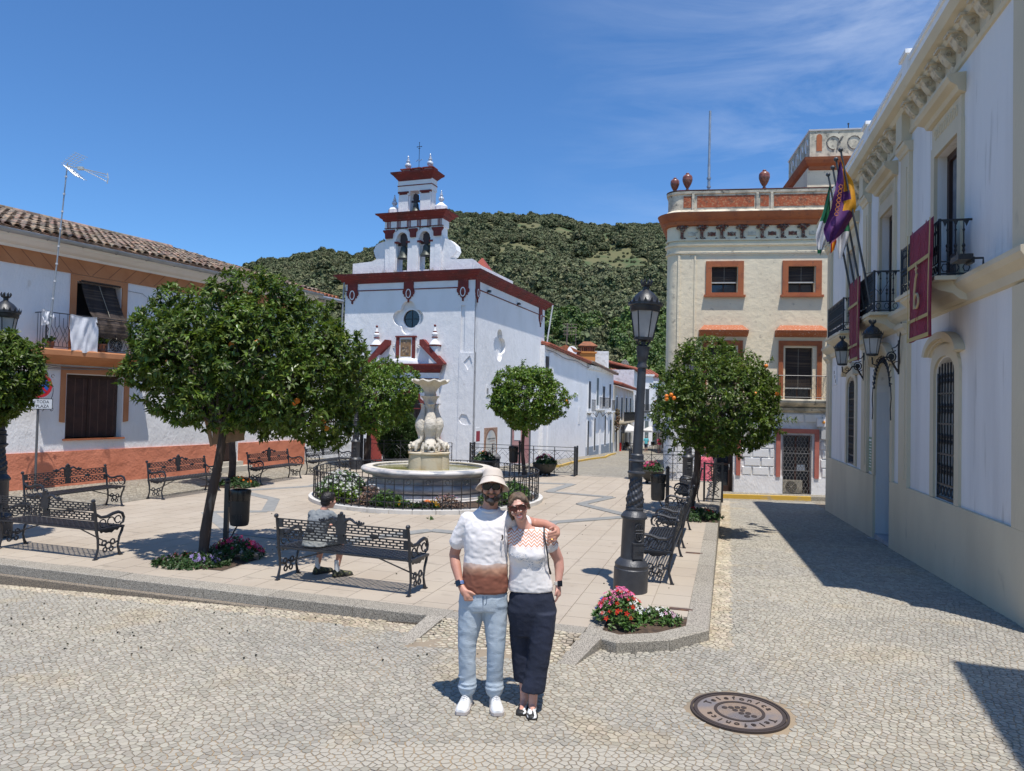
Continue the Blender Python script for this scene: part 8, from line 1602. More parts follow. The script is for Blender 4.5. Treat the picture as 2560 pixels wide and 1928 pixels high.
for i, (x, y) in enumerate(((12.5, 80.7), (13.6, 81.3), (16.6, 81.9))):
    t = empty('cafe_table', 'dark cafe table among the chairs under the parasols', 'table', (x, y, rz(x, y)), .3*i, 'dark tables outside the cafe'); g = MB(); g.lathe([(.38, .72), (.38, .75), (.02, .75)], 16); g.build('tabletop', DKF, t); g = MB(); g.tube([(0, 0, 0), (0, 0, .72)], .04, 6); g.lathe([(.25, 0), (.24, .03), (.03, .05)], 12); g.build('pedestal', DKF, t)
# ------------------------------------------------------------ people
SKIN = mat('sunlit_skin', (.56, .29, .20), .5, (.50, .24, .17), 9, .4, .6, bump=.001, bs=60); SKINW = mat('fair_skin', (.64, .36, .27), .5, (.58, .29, .22), 9, .4, .6, bump=.001, bs=60)
class Fig:
    """soft body: tapered limbs and elliptical lofts fused into one continuous surface"""
    def __init__(s): s.g = MB()
    def limb(s, pts, n=12):        # pts: (x,y,z,r)
        s.g.tube([p[:3] for p in pts], [p[3] for p in pts], n)
        for p in (pts[0], pts[-1]): s.g.ball(p[:3], p[3]*.99, n, 8)
        return s
    def loft(s, rings, n=20, yaw=0):      # rings: (x,y,z,rx,ry)
        vs = []; fs = []; c_, s_ = math.cos(yaw), math.sin(yaw)
        for (x, y, z, rx, ry) in rings:
            for j in range(n):
                a = 2*PI*j/n; px, py = rx*math.copysign(abs(math.cos(a))**.85, math.cos(a)), ry*math.copysign(abs(math.sin(a))**.85, math.sin(a)); vs.append((x+px*c_-py*s_, y+px*s_+py*c_, z))
        for i in range(len(rings)-1):
            for j in range(n): fs.append((i*n+j, i*n+(j+1) % n, (i+1)*n+(j+1) % n, (i+1)*n+j))
        fs += [tuple(range(n)), tuple(range((len(rings)-1)*n, len(rings)*n))]; s.g.add(vs, fs); return s
    def ball(s, c, r, e=(1, 1, 1)): s.g.ball(c, r, 14, 10, e=e); return s
    def build(s, name, m, parent, voxel=.008, smooth=4, wr=0, wscale=.07, mats=None, off=(0, 0, 0)):
        me = bpy.data.meshes.new(name+'_cage'); me.from_pydata(s.g.v, [], s.g.F); b = bmesh.new(); b.from_mesh(me); bmesh.ops.recalc_face_normals(b, faces=b.faces); b.to_mesh(me); b.free()
        o = bpy.data.objects.new(name+'_cage', me); C.objects.link(o)
        md = o.modifiers.new('r', 'REMESH'); md.mode = 'VOXEL'; md.voxel_size = voxel; md2 = o.modifiers.new('s', 'SMOOTH'); md2.iterations = smooth; md2.factor = .5
        bpy.context.view_layer.update(); out = bpy.data.meshes.new_from_object(o.evaluated_get(bpy.context.evaluated_depsgraph_get())); bpy.data.objects.remove(o); bpy.data.meshes.remove(me); out.name = name
        if wr:
            n = len(out.vertices); co = np.empty(n*3, np.float32); out.vertices.foreach_get('co', co); co = co.reshape(-1, 3); no = np.empty(n*3, np.float32); out.vertices.foreach_get('normal', no); no = no.reshape(-1, 3)
            dsp = np.array([noise.noise(Vector((v[0]/wscale, v[1]/wscale, v[2]/(wscale*.55)+v[0]/wscale*.6)))*.8+noise.noise(Vector((v[0]/wscale*2.3, v[1]/wscale*2.3, v[2]/wscale*3.4)))*.35 for v in co.tolist()], np.float32)
            dsp = 1-np.abs(dsp)*2.4; co += no*(dsp*wr)[:, None]; out.vertices.foreach_set('co', co.ravel())
        out.materials.clear()
        for q in (m if isinstance(m, (list, tuple)) else [m]): out.materials.append(q)
        out.shade_smooth(); return link(name, out, parent, off)
def person(label, loc_, group=None): return empty('person', label, 'person', loc_, 0, group)
def head(f, c, k=1.0, yaw=0, tilt=0, jaw=1.0):
    """skull, jaw, nose, ears, brow; c = centre of the head, face towards -y"""
    cx, cy, cz = c; cyw, syw = math.cos(yaw), math.sin(yaw); ct, st = math.cos(tilt), math.sin(tilt)
    def T(x, y, z): x, z = x*ct+z*st, -x*st+z*ct; return (cx+x*cyw-y*syw, cy+x*syw+y*cyw, cz+z)
    b = len(f.g.v); f.g.ball((0, .008*k, .025*k), .083*k, 16, 12, e=(.90, 1.12, 1.05)); f.g.ball((0, -.018*k, -.035*k), .062*k, 14, 10, e=(.92*jaw, 1.0, 1.12)); f.g.ball((0, -.055*k, -.085*k), .026*k, 10, 8, e=(1.2*jaw, .8, .8))
    f.g.tube([(0, -.082*k, .022*k), (0, -.094*k, -.002*k), (0, -.104*k, -.022*k)], [.009*k, .012*k, .016*k], 8); f.g.ball((0, -.096*k, -.026*k), .0155*k, 8, 6); f.g.tube([(-.035*k, -.078*k, .034*k), (0, -.088*k, .036*k), (.035*k, -.078*k, .034*k)], .010*k, 6)
    for s_ in (-1, 1): f.g.ball((s_*.077*k, .012*k, -.008*k), .024*k, 8, 6, e=(.35, .7, 1.15)); f.g.ball((s_*.040*k, -.062*k, -.025*k), .026*k, 8, 6)
    f.g.tube([(-.022*k, -.083*k, -.052*k), (0, -.090*k, -.052*k), (.022*k, -.083*k, -.052*k)], .0075*k, 6); f.g.tube([(-.018*k, -.081*k, -.064*k), (0, -.086*k, -.065*k), (.018*k, -.081*k, -.064*k)], .0075*k, 6)
    for i in range(b, len(f.g.v)): f.g.v[i] = T(*f.g.v[i])
    return T
def hand(f, w, fwd_, side_, curl=.3, k=1.0, thumb=1):
    """palm and five bent fingers; w wrist, fwd_ finger direction, side_ towards the thumb, palm normal = fwd x side"""
    w = Vector(w); a = Vector(fwd_).normalized(); s_ = Vector(side_); s_ = (s_-a*s_.dot(a)).normalized(); n = a.cross(s_)
    f.limb([(*w, .022*k), (*(w+a*.035*k), .026*k), (*(w+a*.07*k), .027*k)]); f.limb([(*(w+a*.03*k+s_*.018*k), .018*k), (*(w+a*.075*k+s_*.026*k), .016*k)], 8); f.limb([(*(w+a*.03*k-s_*.018*k), .018*k), (*(w+a*.072*k-s_*.026*k), .015*k)], 8)
    for i, (o_, L_) in enumerate(((.030, .070), (.010, .078), (-.010, .072), (-.029, .057))):
        p0 = w+a*.075*k+s_*o_*k; d1 = (a*math.cos(curl)+n*math.sin(curl)); d2 = (a*math.cos(curl*2.4)+n*math.sin(curl*2.4)); d3 = (a*math.cos(curl*3.4)+n*math.sin(curl*3.4)); p1 = p0+d1*L_*.42*k; p2 = p1+d2*L_*.33*k; p3 = p2+d3*L_*.25*k
        f.limb([(*p0, .0095*k), (*p1, .0088*k), (*p2, .008*k), (*p3, .0068*k)], 8)
    p0 = w+a*.022*k+s_*.024*k; p1 = p0+(s_*.7+a*.7+n*.2)*.034*k*thumb; p2 = p1+(s_*.25+a+n*.4).normalized()*.030*k; f.limb([(*p0, .013*k), (*p1, .0105*k), (*p2, .008*k)], 8)
def part(g, name, m, parent, smooth=60, fix=True): return g.build(name, m, parent, smooth=smooth, fix=fix)
def shoe(parent, heel, toe, zg, m, sole, name='shoe', w=.045, h=.075, laces=None):
    hx, hy = heel; d = Vector((toe[0]-hx, toe[1]-hy)); L_ = d.length; d /= L_; n = Vector((-d.y, d.x)); f = Fig(); rings = []
    prof = [(0, .70, .62), (.06, .85, 1.0), (.2, .92, 1.0), (.4, .88, .92), (.55, .98, .72), (.75, 1.08, .56), (.92, .92, .46), (1, .6, .30)]
    vs = []; fs = []; N_ = 14
    for t_, kw, kh in prof:
        for j in range(N_):
            a = 2*PI*j/N_; x = w*kw*math.cos(a); z = max(0, math.sin(a))*h*kh+min(0, math.sin(a))*.012+.018; p = Vector((hx, hy))+d*L_*t_+n*x; vs.append((p.x, p.y, zg+z))
    for i in range(len(prof)-1):
        for j in range(N_): fs.append((i*N_+j, i*N_+(j+1) % N_, (i+1)*N_+(j+1) % N_, (i+1)*N_+j))
    fs += [tuple(range(N_)), tuple(range((len(prof)-1)*N_, len(prof)*N_))]; f.g.add(vs, fs); o = f.build(name, m, parent, .006, 3)
    g = MB(); pts = []
    for t_, kw, kh in prof: p = Vector((hx, hy))+d*L_*t_; pts.append((p+n*w*kw*1.05, p-n*w*kw*1.05))
    ol = [tuple(q[0]) for q in pts]+[tuple(q[1]) for q in reversed(pts)]; g.poly(ol, zg, zg+.022, axis='z'); g.build('sole', sole, o)
    if laces:
        g = MB()
        for i in range(4): t_ = .42+i*.07; p = Vector((hx, hy))+d*L_*t_; zz = zg+.018+h*(.90-.09*i); g.tube([(*(p+n*.022), zz-.006), (*p, zz+.006), (*(p-n*.022), zz-.006)], .0045, 5)
        g.build('laces', laces, o)
    return o
Y0 = 5.5
# ---- man in the bucket hat
mn = person('bearded man in a cream bucket hat, dip-dyed brown T-shirt and pale jeans', (-.17, 5.5, -.095)); O = (.17, -5.5, .095)
f = Fig(); Tm = head(f, (-.130, 5.475, 1.530), 1.0, yaw=-.05, tilt=-.03, jaw=1.05)
f.limb([(-.132, 5.495, 1.47, .056), (-.140, 5.51, 1.40, .056), (-.15, 5.515, 1.34, .066)])
f.loft([(-.175, 5.51, .72, .14, .095), (-.17, 5.51, .95, .135, .095), (-.168, 5.51, 1.15, .15, .10), (-.165, 5.515, 1.27, .15, .08), (-.155, 5.515, 1.33, .09, .06)])
f.limb([(-.308, 5.52, 1.265, .052), (-.375, 5.545, 1.13, .047), (-.408, 5.565, 1.00, .040), (-.392, 5.53, .93, .040), (-.362, 5.475, .84, .029), (-.345, 5.450, .80, .026)])
f.limb([(-.345, 5.450, .80, .026), (-.318, 5.425, .765, .033), (-.29, 5.41, .735, .030)]); f.limb([(-.30, 5.405, .77, .014), (-.265, 5.392, .765, .012), (-.238, 5.387, .752, .009)], 8)
for i in range(4): f.limb([(-.315+.017*i, 5.40, .75, .011), (-.308+.017*i, 5.395, .71, .011)], 8)
f.limb([(-.02, 5.52, 1.285, .054), (.08, 5.60, 1.265, .048), (.19, 5.665, 1.235, .042), (.28, 5.62, 1.235, .036), (.335, 5.560, 1.225, .027)])
f.limb([(.335, 5.56, 1.225, .026), (.352, 5.50, 1.215, .032), (.350, 5.455, 1.195, .032)])
for i, (z_, L_) in enumerate(((1.222, .9), (1.200, 1.0), (1.178, .96), (1.156, .82))): f.limb([(.352, 5.455, z_+.004, .0115), (.340, 5.418, z_-.004, .0105), (.310-.004*i, 5.405, z_-.012, .0098), (.288+.008*(1-L_)*4, 5.405, z_-.018, .0085)], 8)
f.limb([(.338, 5.47, 1.24, .014), (.318, 5.43, 1.245, .011), (.300, 5.41, 1.238, .009)], 8)
f.limb([(-.265, 5.51, .70, .085), (-.29, 5.49, .34, .052), (-.283, 5.52, 0, .036)]); f.limb([(-.09, 5.51, .70, .085), (-.078, 5.48, .31, .052), (-.080, 5.52, 0, .036)])
f.build('body', SKIN, mn, .0058, 3, off=O)
TEE = bpy.data.materials.new('dip_dyed_cotton'); TEE.use_nodes = True; N = TEE.node_tree.nodes; Lk = TEE.node_tree.links; bs_ = N['Principled BSDF']; bs_.inputs['Roughness'].default_value = .9
t_ = N.new('ShaderNodeTexCoord'); sx_ = N.new('ShaderNodeSeparateXYZ'); nz_ = N.new('ShaderNodeTexNoise'); nz_.inputs['Scale'].default_value = 14; ad = N.new('ShaderNodeMath'); ad.operation = 'MULTIPLY_ADD'; ad.inputs[1].default_value = .05; rr_ = N.new('ShaderNodeValToRGB')
Lk.new(t_.outputs['Object'], sx_.inputs[0]); Lk.new(t_.outputs['Object'], nz_.inputs['Vector']); Lk.new(nz_.outputs[0], ad.inputs[0]); Lk.new(sx_.outputs[2], ad.inputs[2]); Lk.new(ad.outputs[0], rr_.inputs[0]); Lk.new(rr_.outputs[0], bs_.inputs['Base Color'])
e_ = rr_.color_ramp.elements; e_[0].position = .905; e_[0].color = (.235, .085, .052, 1); e_[1].position = 1.055; e_[1].color = (.82, .78, .76, 1); q = e_.new(.955); q.color = (.47, .26, .17, 1); q = e_.new(1.005); q.color = (.70, .54, .46, 1)
for el_, (p__, c__) in zip(e_, ((.905, (.235, .085, .052, 1)), (.955, (.44, .24, .155, 1)), (1.0, (.68, .52, .44, 1)), (1.055, (.82, .78, .76, 1)))): el_.color = c__
f = Fig(); f.loft([(-.168, 5.50, .752, .170, .122), (-.168, 5.50, .80, .172, .124), (-.168, 5.50, .90, .166, .122), (-.168, 5.505, 1.02, .160, .120), (-.168, 5.505, 1.15, .166, .122), (-.168, 5.512, 1.24, .172, .108), (-.162, 5.515, 1.30, .150, .085), (-.152, 5.515, 1.345, .098, .070), (-.148, 5.512, 1.362, .072, .068)], 24)
f.limb([(-.308, 5.52, 1.268, .066), (-.350, 5.535, 1.18, .063), (-.382, 5.548, 1.105, .064)]); f.limb([(-.03, 5.52, 1.280, .070), (.05, 5.575, 1.255, .064), (.11, 5.61, 1.245, .062)])
sh = f.build('t_shirt', TEE, mn, .0075, 3, wr=.0036, wscale=.085, off=O)
g = MB(); g.tube([(-.148+.075*math.cos(a), 5.512+.070*math.sin(a)-.004, 1.366-.020*max(0, -math.sin(a))) for a in [2*PI*i/24 for i in range(24)]], .007, 6, closed=True); o = part(g, 'neckband', TEE, sh, fix=True)
g = MB(); g.tube([(-.048, 5.388, 1.19), (-.044, 5.386, 1.165), (-.052, 5.386, 1.15)], .006, 5); g.tube([(-.04, 5.386, 1.145), (-.04, 5.386, 1.12)], .003, 4); o = part(g, 'small_print', mat('print_brown', (.08, .06, .05), .8), sh)
JEAN = mat('pale_blue_denim', (.37, .45, .53), .85, (.45, .52, .58), 4.5, .42, .62, bump=.002, bs=120, col3=(.28, .36, .45), ns3=3, lo3=.55, hi3=.7)
f = Fig(); f.loft([(-.178, 5.505, .775, .165, .112), (-.178, 5.505, .72, .178, .118), (-.178, 5.505, .66, .184, .118), (-.178, 5.505, .62, .178, .11)])
f.limb([(-.262, 5.505, .68, .098), (-.275, 5.495, .52, .088), (-.292, 5.485, .36, .067), (-.288, 5.49, .22, .062), (-.282, 5.505, .10, .062), (-.282, 5.505, .03, .066)], 16); f.limb([(-.092, 5.505, .68, .098), (-.085, 5.495, .52, .085), (-.076, 5.48, .34, .066), (-.080, 5.485, .20, .060), (-.082, 5.505, .10, .062), (-.082, 5.505, .03, .066)], 16)
for (x, zz, r_) in ((-.283, .075, .069), (-.283, .045, .072), (-.082, .07, .069), (-.082, .04, .072), (-.29, .12, .065), (-.08, .115, .065), (-.29, .34, .070), (-.077, .32, .069)): f.g.lathe([(r_*.8, zz-.010), (r_, zz), (r_*.8, zz+.010)], 14, (x, 5.503, 0))
jn = f.build('jeans', JEAN, mn, .0075, 3, wr=.0035, wscale=.13, off=O); g = MB(); g.tube([(-.178, 5.386, .74), (-.176, 5.384, .68), (-.178, 5.392, .635)], .0035, 4); g.tube([(-.150, 5.388, .74), (-.152, 5.384, .69), (-.172, 5.388, .665)], .0025, 4); g.tube([(-.335, 5.43, .735), (-.30, 5.40, .715), (-.262, 5.388, .725)], .0035, 4); part(g, 'seams', mat('denim_seam', (.09, .14, .22), .8), jn)
WL = mat('white_leather', (.72, .72, .71), .55, bump=.001, bs=60); SOLE = mat('pale_sole', (.50, .45, .42), .7)
for hx, tx in ((-.278, -.318), (-.082, -.048)):
    o = shoe(mn, (hx, 5.565), (tx, 5.315), -.095, WL, SOLE, 'sneaker', .047, .085, mat('white_laces', (.62, .62, .62), .8)); o.location = Vector(O)
HATM = mat('cream_canvas_hat', (.60, .52, .44), .9, bump=.001, bs=100); g = MB(); ht = [(.006, .104), (.042, .102), (.066, .094), (.078, .080), (.082, .060), (.088, .036), (.091, .026), (.110, .004), (.136, -.026), (.141, -.033), (.136, -.035), (.108, -.006), (.088, .018), (.080, .036)]
g.lathe(ht, 40, mod=lambda a, z, i: 1+.012*math.sin(3*a+1)+.01*math.sin(5*a), ex=.93, ey=1.10)
for i, v in enumerate(g.v): x, y, z = v; ct_, st_ = math.cos(R(21)), math.sin(R(21)); g.v[i] = (-.130+x*.97, 5.490+y*ct_+z*st_, 1.562+z*ct_-y*st_-(.020*abs(math.cos(math.atan2(y, x))) if z < .02 else 0))
hat = part(g, 'bucket_hat', HATM, mn, 70); hat.location = Vector(O); g = MB(); g.tube([(-.130+.0925*.90*math.cos(a), 5.490+.0925*1.1*math.sin(a)*math.cos(R(21))+.026*.36, 1.562+.026*.93-.0925*1.1*math.sin(a)*math.sin(R(21))) for a in [2*PI*i/30 for i in range(30)]], .0025, 4, closed=True); part(g, 'hat_seam', mat('hat_seam', (.45, .38, .31), .9), hat)
LENS = mat('black_lens', (.006, .006, .007), .08, spec=.9)
def glasses(T, k, parent, lens, frame, off):
    g = MB(); g.f = lambda x, y, z: T(x*k, y*k, z*k)
    for s_ in (-1, 1): c_ = s_*.034; g.poly([(c_-.029, .004), (c_-.027, .030), (c_+.027, .030), (c_+.029, .004), (c_+.018, -.012), (c_-.018, -.012)], -.103, -.094)
    o = g.build('sunglasses', lens, parent); o.location = off; g = MB(); g.f = lambda x, y, z: T(x*k, y*k, z*k)
    g.box(-.066, .066, -.104, -.095, .028, .037); 
    for s_ in (-1, 1): g.tube([(s_*.066, -.097, .030), (s_*.080, -.06, .028), (s_*.084, .01, .022)], .0045, 5); g.tube([(s_*.034+.031*math.cos(a), -.1045, .011+.024*math.sin(a)) for a in [2*PI*i/14 for i in range(14)]], .003, 4, closed=True)
    g.build('frame', frame, o); return o
glasses(Tm, 1.0, mn, LENS, LENS, O)
BEARD = mat('grey_brown_beard', (.07, .042, .028), .9, (.26, .22, .19), 22, .48, .62, bump=.004, bs=180); f = Fig(); g = f.g; g.f = lambda x, y, z: Tm(x, y, z)
for (x, y, z, r_) in ((0, -.066, -.092, .030), (-.028, -.056, -.082, .027), (.028, -.056, -.082, .027), (-.048, -.036, -.062, .021), (.048, -.036, -.062, .021), (-.062, -.014, -.034, .016), (.062, -.014, -.034, .016), (0, -.062, -.112, .022), (-.069, .002, -.008, .011), (.069, .002, -.008, .011)): g.ball((x, y, z), r_, 10, 8)
f.build('beard', BEARD, mn, .005, 3, wr=.003, wscale=.02, off=O); f = Fig(); g = f.g; g.f = lambda x, y, z: Tm(x, y, z)
for s_ in (-1, 1): g.tube([(0, -.096, -.043), (s_*.016, -.094, -.043), (s_*.032, -.082, -.050), (s_*.040, -.072, -.062)], [.007, .0085, .008, .004], 6)
f.build('moustache', mat('ginger_moustache', (.24, .13, .065), .9, (.16, .09, .05), 40, .4, .6), mn, .0035, 1, off=O)
g = MB(); g.f = lambda x, y, z: Tm(x, y, z); g.tube([(-.016, -.0985, -.060), (0, -.1005, -.0595), (.016, -.0985, -.060)], [.003, .0045, .003], 6); part(g, 'lips', mat('lip_colour', (.42, .13, .11), .5), mn).location = O
def watch(parent, c, ax, m, k=1.0, r_=.031, fd=(0, -1, 0)):
    ax = Vector(ax).normalized(); x = ax.cross(Vector((.3, .9, .1))).normalized(); y = ax.cross(x); c = Vector(c); g = MB()
    for o_ in (-.009, 0, .009): g.tube([tuple(c+ax*o_+(x*math.cos(a)+y*math.sin(a))*r_*k) for a in [2*PI*i/18 for i in range(18)]], .0052, 5, closed=True)
    w = part(g, 'watch_strap', m, parent); fv = Vector(fd); fv = (fv-ax*fv.dot(ax)).normalized(); s_ = ax.cross(fv); p = c+fv*(r_*k+.004); g = MB(); vs = []
    for dz in (-.004, .006):
        for a_, b_ in ((-1, -1), (1, -1), (1, 1), (-1, 1)): vs.append(tuple(p+ax*a_*.021+s_*b_*.018+fv*dz))
    g.add(vs, [(0, 1, 2, 3), (4, 5, 6, 7), (0, 1, 5, 4), (1, 2, 6, 5), (2, 3, 7, 6), (3, 0, 4, 7)]); g.build('watch_case', LENS, w); return w
watch(mn, (-.349, 5.456, .812), (.3, -.45, -.85), mat('blue_strap', (.12, .20, .42), .6), fd=(-.5, -1, .2)).location = O
g = MB(); g.tube([(.318+.011*math.cos(a), 5.408+.011*math.sin(a), 1.164) for a in [2*PI*i/12 for i in range(12)]], .002, 4, closed=True); part(g, 'ring', mat('gold_ring', (.8, .5, .15), .25, metal=1), mn).location = O
# ---- woman
wm = person('smiling woman in brown sunglasses, white chevron top and wide navy trousers', (.18, 5.47, -.10)); O = (-.18, -5.47, .10)
f = Fig(); Tw = head(f, (.072, 5.440, 1.382), .92, yaw=-.08, tilt=-.22, jaw=.95)
f.limb([(.082, 5.455, 1.32, .045), (.105, 5.48, 1.255, .044), (.13, 5.495, 1.21, .055)])
f.loft([(.18, 5.50, .58, .14, .10), (.165, 5.50, .80, .115, .085), (.15, 5.495, .95, .115, .09), (.145, 5.49, 1.08, .13, .10), (.145, 5.50, 1.16, .14, .08), (.14, 5.50, 1.215, .10, .055), (.13, 5.50, 1.235, .06, .045)])
f.limb([(.012, 5.505, 1.18, .045), (-.05, 5.60, 1.05, .040), (-.08, 5.68, .95, .034), (-.16, 5.69, .92, .028)])
f.limb([(.285, 5.50, 1.16, .046), (.338, 5.52, 1.07, .046), (.378, 5.545, .985, .040), (.386, 5.53, .92, .037), (.380, 5.50, .835, .025), (.376, 5.495, .81, .0225)])
hand(f, (.376, 5.493, .805), (.03, -.05, -1), (-.25, -1, 0), .22, .88)
f.limb([(.235, 5.48, .60, .09), (.225, 5.46, .30, .052), (.207, 5.43, .03, .033), (.203, 5.425, -.035, .033)]); f.limb([(.12, 5.52, .60, .09), (.125, 5.52, .30, .052), (.140, 5.50, .03, .032), (.142, 5.49, -.035, .032)])
f.limb([(.203, 5.43, -.05, .032), (.198, 5.37, -.075, .024), (.194, 5.32, -.082, .02)], 8); f.limb([(.140, 5.49, -.05, .03), (.130, 5.43, -.07, .024), (.12, 5.38, -.078, .02)], 8)
f.build('body', SKINW, wm, .0056, 3, off=O)
TOP = bpy.data.materials.new('white_chevron_top'); TOP.use_nodes = True; N = TOP.node_tree.nodes; Lk = TOP.node_tree.links; bs_ = N['Principled BSDF']; bs_.inputs['Roughness'].default_value = .9
t_ = N.new('ShaderNodeTexCoord'); s1 = N.new('ShaderNodeSeparateXYZ'); Lk.new(t_.outputs['Object'], s1.inputs[0])
def mth(op, a, b=None, c=None):
    n = N.new('ShaderNodeMath'); n.operation = op
    for i, v in enumerate((a, b, c)):
        if v is None: continue
        if isinstance(v, (int, float)): n.inputs[i].default_value = v
        else: Lk.new(v, n.inputs[i])
    return n.outputs[0]
tri = mth('PINGPONG', s1.outputs[0], .021); zz = mth('MULTIPLY_ADD', tri, -1.1, s1.outputs[2]); st = mth('GREATER_THAN', mth('FRACT', mth('MULTIPLY', zz, 44.)), .5); band_ = mth('GREATER_THAN', zz, 1.088); band2 = mth('LESS_THAN', zz, 1.215); msk = mth('MULTIPLY', mth('MULTIPLY', st, band_), band2)
wv = N.new('ShaderNodeTexNoise'); wv.inputs['Scale'].default_value = 55; Lk.new(t_.outputs['Object'], wv.inputs['Vector']); nz_ = N.new('ShaderNodeTexNoise'); nz_.inputs['Scale'].default_value = 9; Lk.new(t_.outputs['Object'], nz_.inputs['Vector'])
ln = mth('LESS_THAN', mth('ABSOLUTE', mth('SUBTRACT', wv.outputs[0], .5)), .018); zr = mth('MULTIPLY', mth('GREATER_THAN', s1.outputs[2], .93), mth('LESS_THAN', s1.outputs[2], 1.055)); fl_ = mth('MULTIPLY', mth('MULTIPLY', ln, zr), mth('GREATER_THAN', nz_.outputs[0], .52))
m1 = N.new('ShaderNodeMix'); m1.data_type = 'RGBA'; m1.inputs[6].default_value = (.83, .79, .76, 1); m1.inputs[7].default_value = (.16, .24, .34, 1); Lk.new(fl_, m1.inputs[0]); m2 = N.new('ShaderNodeMix'); m2.data_type = 'RGBA'; m2.inputs[7].default_value = (.66, .30, .17, 1); Lk.new(m1.outputs[2], m2.inputs[6]); Lk.new(msk, m2.inputs[0]); Lk.new(m2.outputs[2], bs_.inputs['Base Color'])
f = Fig(); f.loft([(.172, 5.50, .768, .165, .110), (.170, 5.50, .80, .168, .112), (.163, 5.498, .88, .152, .108), (.155, 5.495, .96, .142, .108), (.150, 5.485, 1.04, .150, .122), (.148, 5.49, 1.10, .150, .112), (.150, 5.50, 1.165, .160, .088), (.148, 5.50, 1.20, .145, .072), (.140, 5.50, 1.222, .105, .062)], 24)
f.limb([(.045, 5.505, 1.182, .05), (.14, 5.50, 1.188, .052), (.262, 5.50, 1.172, .056)]); f.ball((.095, 5.405, 1.045), .058, (1, .75, 1)); f.ball((.205, 5.405, 1.04), .058, (1, .75, 1)); f.limb([(.272, 5.50, 1.165, .055), (.305, 5.51, 1.12, .056), (.322, 5.515, 1.095, .056)]); f.limb([(.02, 5.505, 1.175, .05), (-.01, 5.53, 1.13, .05)])
tp = f.build('top', TOP, wm, .007, 3, wr=.0028, wscale=.08, off=O)
NAVY = mat('navy_linen', (.012, .017, .035), .85, (.018, .024, .048), 6, .4, .6, bump=.002, bs=60); f = Fig(); f.loft([(.178, 5.50, .80, .135, .098), (.180, 5.50, .72, .165, .112), (.185, 5.50, .62, .185, .118), (.187, 5.50, .56, .176, .108), (.185, 5.50, .44, .150, .085)])
f.loft([(.268, 5.48, .62, .098, .11), (.262, 5.465, .48, .092, .095), (.245, 5.445, .30, .080, .082), (.222, 5.435, .15, .080, .080), (.203, 5.43, .052, .086, .084)]); f.loft([(.104, 5.52, .62, .090, .10), (.108, 5.53, .45, .085, .09), (.118, 5.54, .30, .080, .080), (.132, 5.545, .15, .076, .080), (.140, 5.545, .085, .076, .080)])
f.build('trousers', NAVY, wm, .0075, 3, wr=.0035, wscale=.13, off=O)
HAIRW = mat('dark_blond_hair', (.085, .055, .035), .6, (.17, .115, .07), 30, .4, .6, bump=.004, bs=120, stretch=(1, 1, .3)); f = Fig(); g = f.g; g.f = lambda x, y, z: Tw(x*.92, y*.92, z*.92)
g.ball((0, .022, .036), .089, 16, 12, e=(.93, 1.1, 1.02)); g.tube([(0, -.055, .098), (-.055, -.045, .062), (-.075, -.015, .02), (-.078, .01, -.03), (-.07, .03, -.09)], [.014, .020, .018, .016, .012], 8); g.tube([(0, -.055, .098), (.055, -.045, .062), (.075, -.012, .025), (.078, .02, -.02)], [.014, .020, .016, .012], 8); g.ball((0, .10, .0), .045, 10, 8)
f.build('hair', HAIRW, wm, .006, 2, wr=.003, wscale=.03, off=O)
glasses(Tw, .95, wm, mat('brown_lens', (.07, .018, .018), .08, spec=.9), mat('tortoise_frame', (.10, .025, .015), .3), O)
g = MB(); g.f = lambda x, y, z: Tw(x*.92, y*.92, z*.92); g.poly([(-.026, -.046), (-.014, -.052), (0, -.053), (.014, -.052), (.026, -.046), (.016, -.062), (0, -.067), (-.016, -.062)], -.099, -.088); part(g, 'teeth', mat('teeth_white', (.72, .68, .62), .3), wm).location = O
g = MB(); g.f = lambda x, y, z: Tw(x*.92, y*.92, z*.92); g.tube([(-.029, -.092, -.043), (-.014, -.100, -.0495), (0, -.102, -.0505), (.014, -.100, -.0495), (.029, -.092, -.043), (.016, -.098, -.065), (0, -.100, -.070), (-.016, -.098, -.065)], .0038, 5, closed=True); part(g, 'lips', mat('lip_rose', (.50, .14, .13), .4), wm).location = O
watch(wm, (.377, 5.496, .822), (.05, -.1, -1), mat('pale_strap', (.60, .57, .52), .6), r_=.027, fd=(.35, -1, .1)).location = O
ZEB = mat('zebra_print', (.02, .02, .02), .6, (.70, .70, .68), 34, .50, .53, stretch=(1, .35, 1), det=1)
for h_, t__ in (((.203, 5.475), (.194, 5.265)), ((.145, 5.53), (.115, 5.335))): shoe(wm, h_, t__, -.105, ZEB, mat('dark_sole', (.03, .025, .02), .7), 'ballet_flat', .038, .045).location = O
g = MB(); g.tube([(.262, 5.50, 1.235), (.262, 5.42, 1.20), (.272, 5.385, 1.13), (.290, 5.39, 1.04), (.300, 5.42, .96), (.315, 5.45, .90)], [.006, .006, .0055, .005, .005, .009], 6); part(g, 'bag_strap', mat('black_strap', (.015, .015, .017), .5), wm).location = O
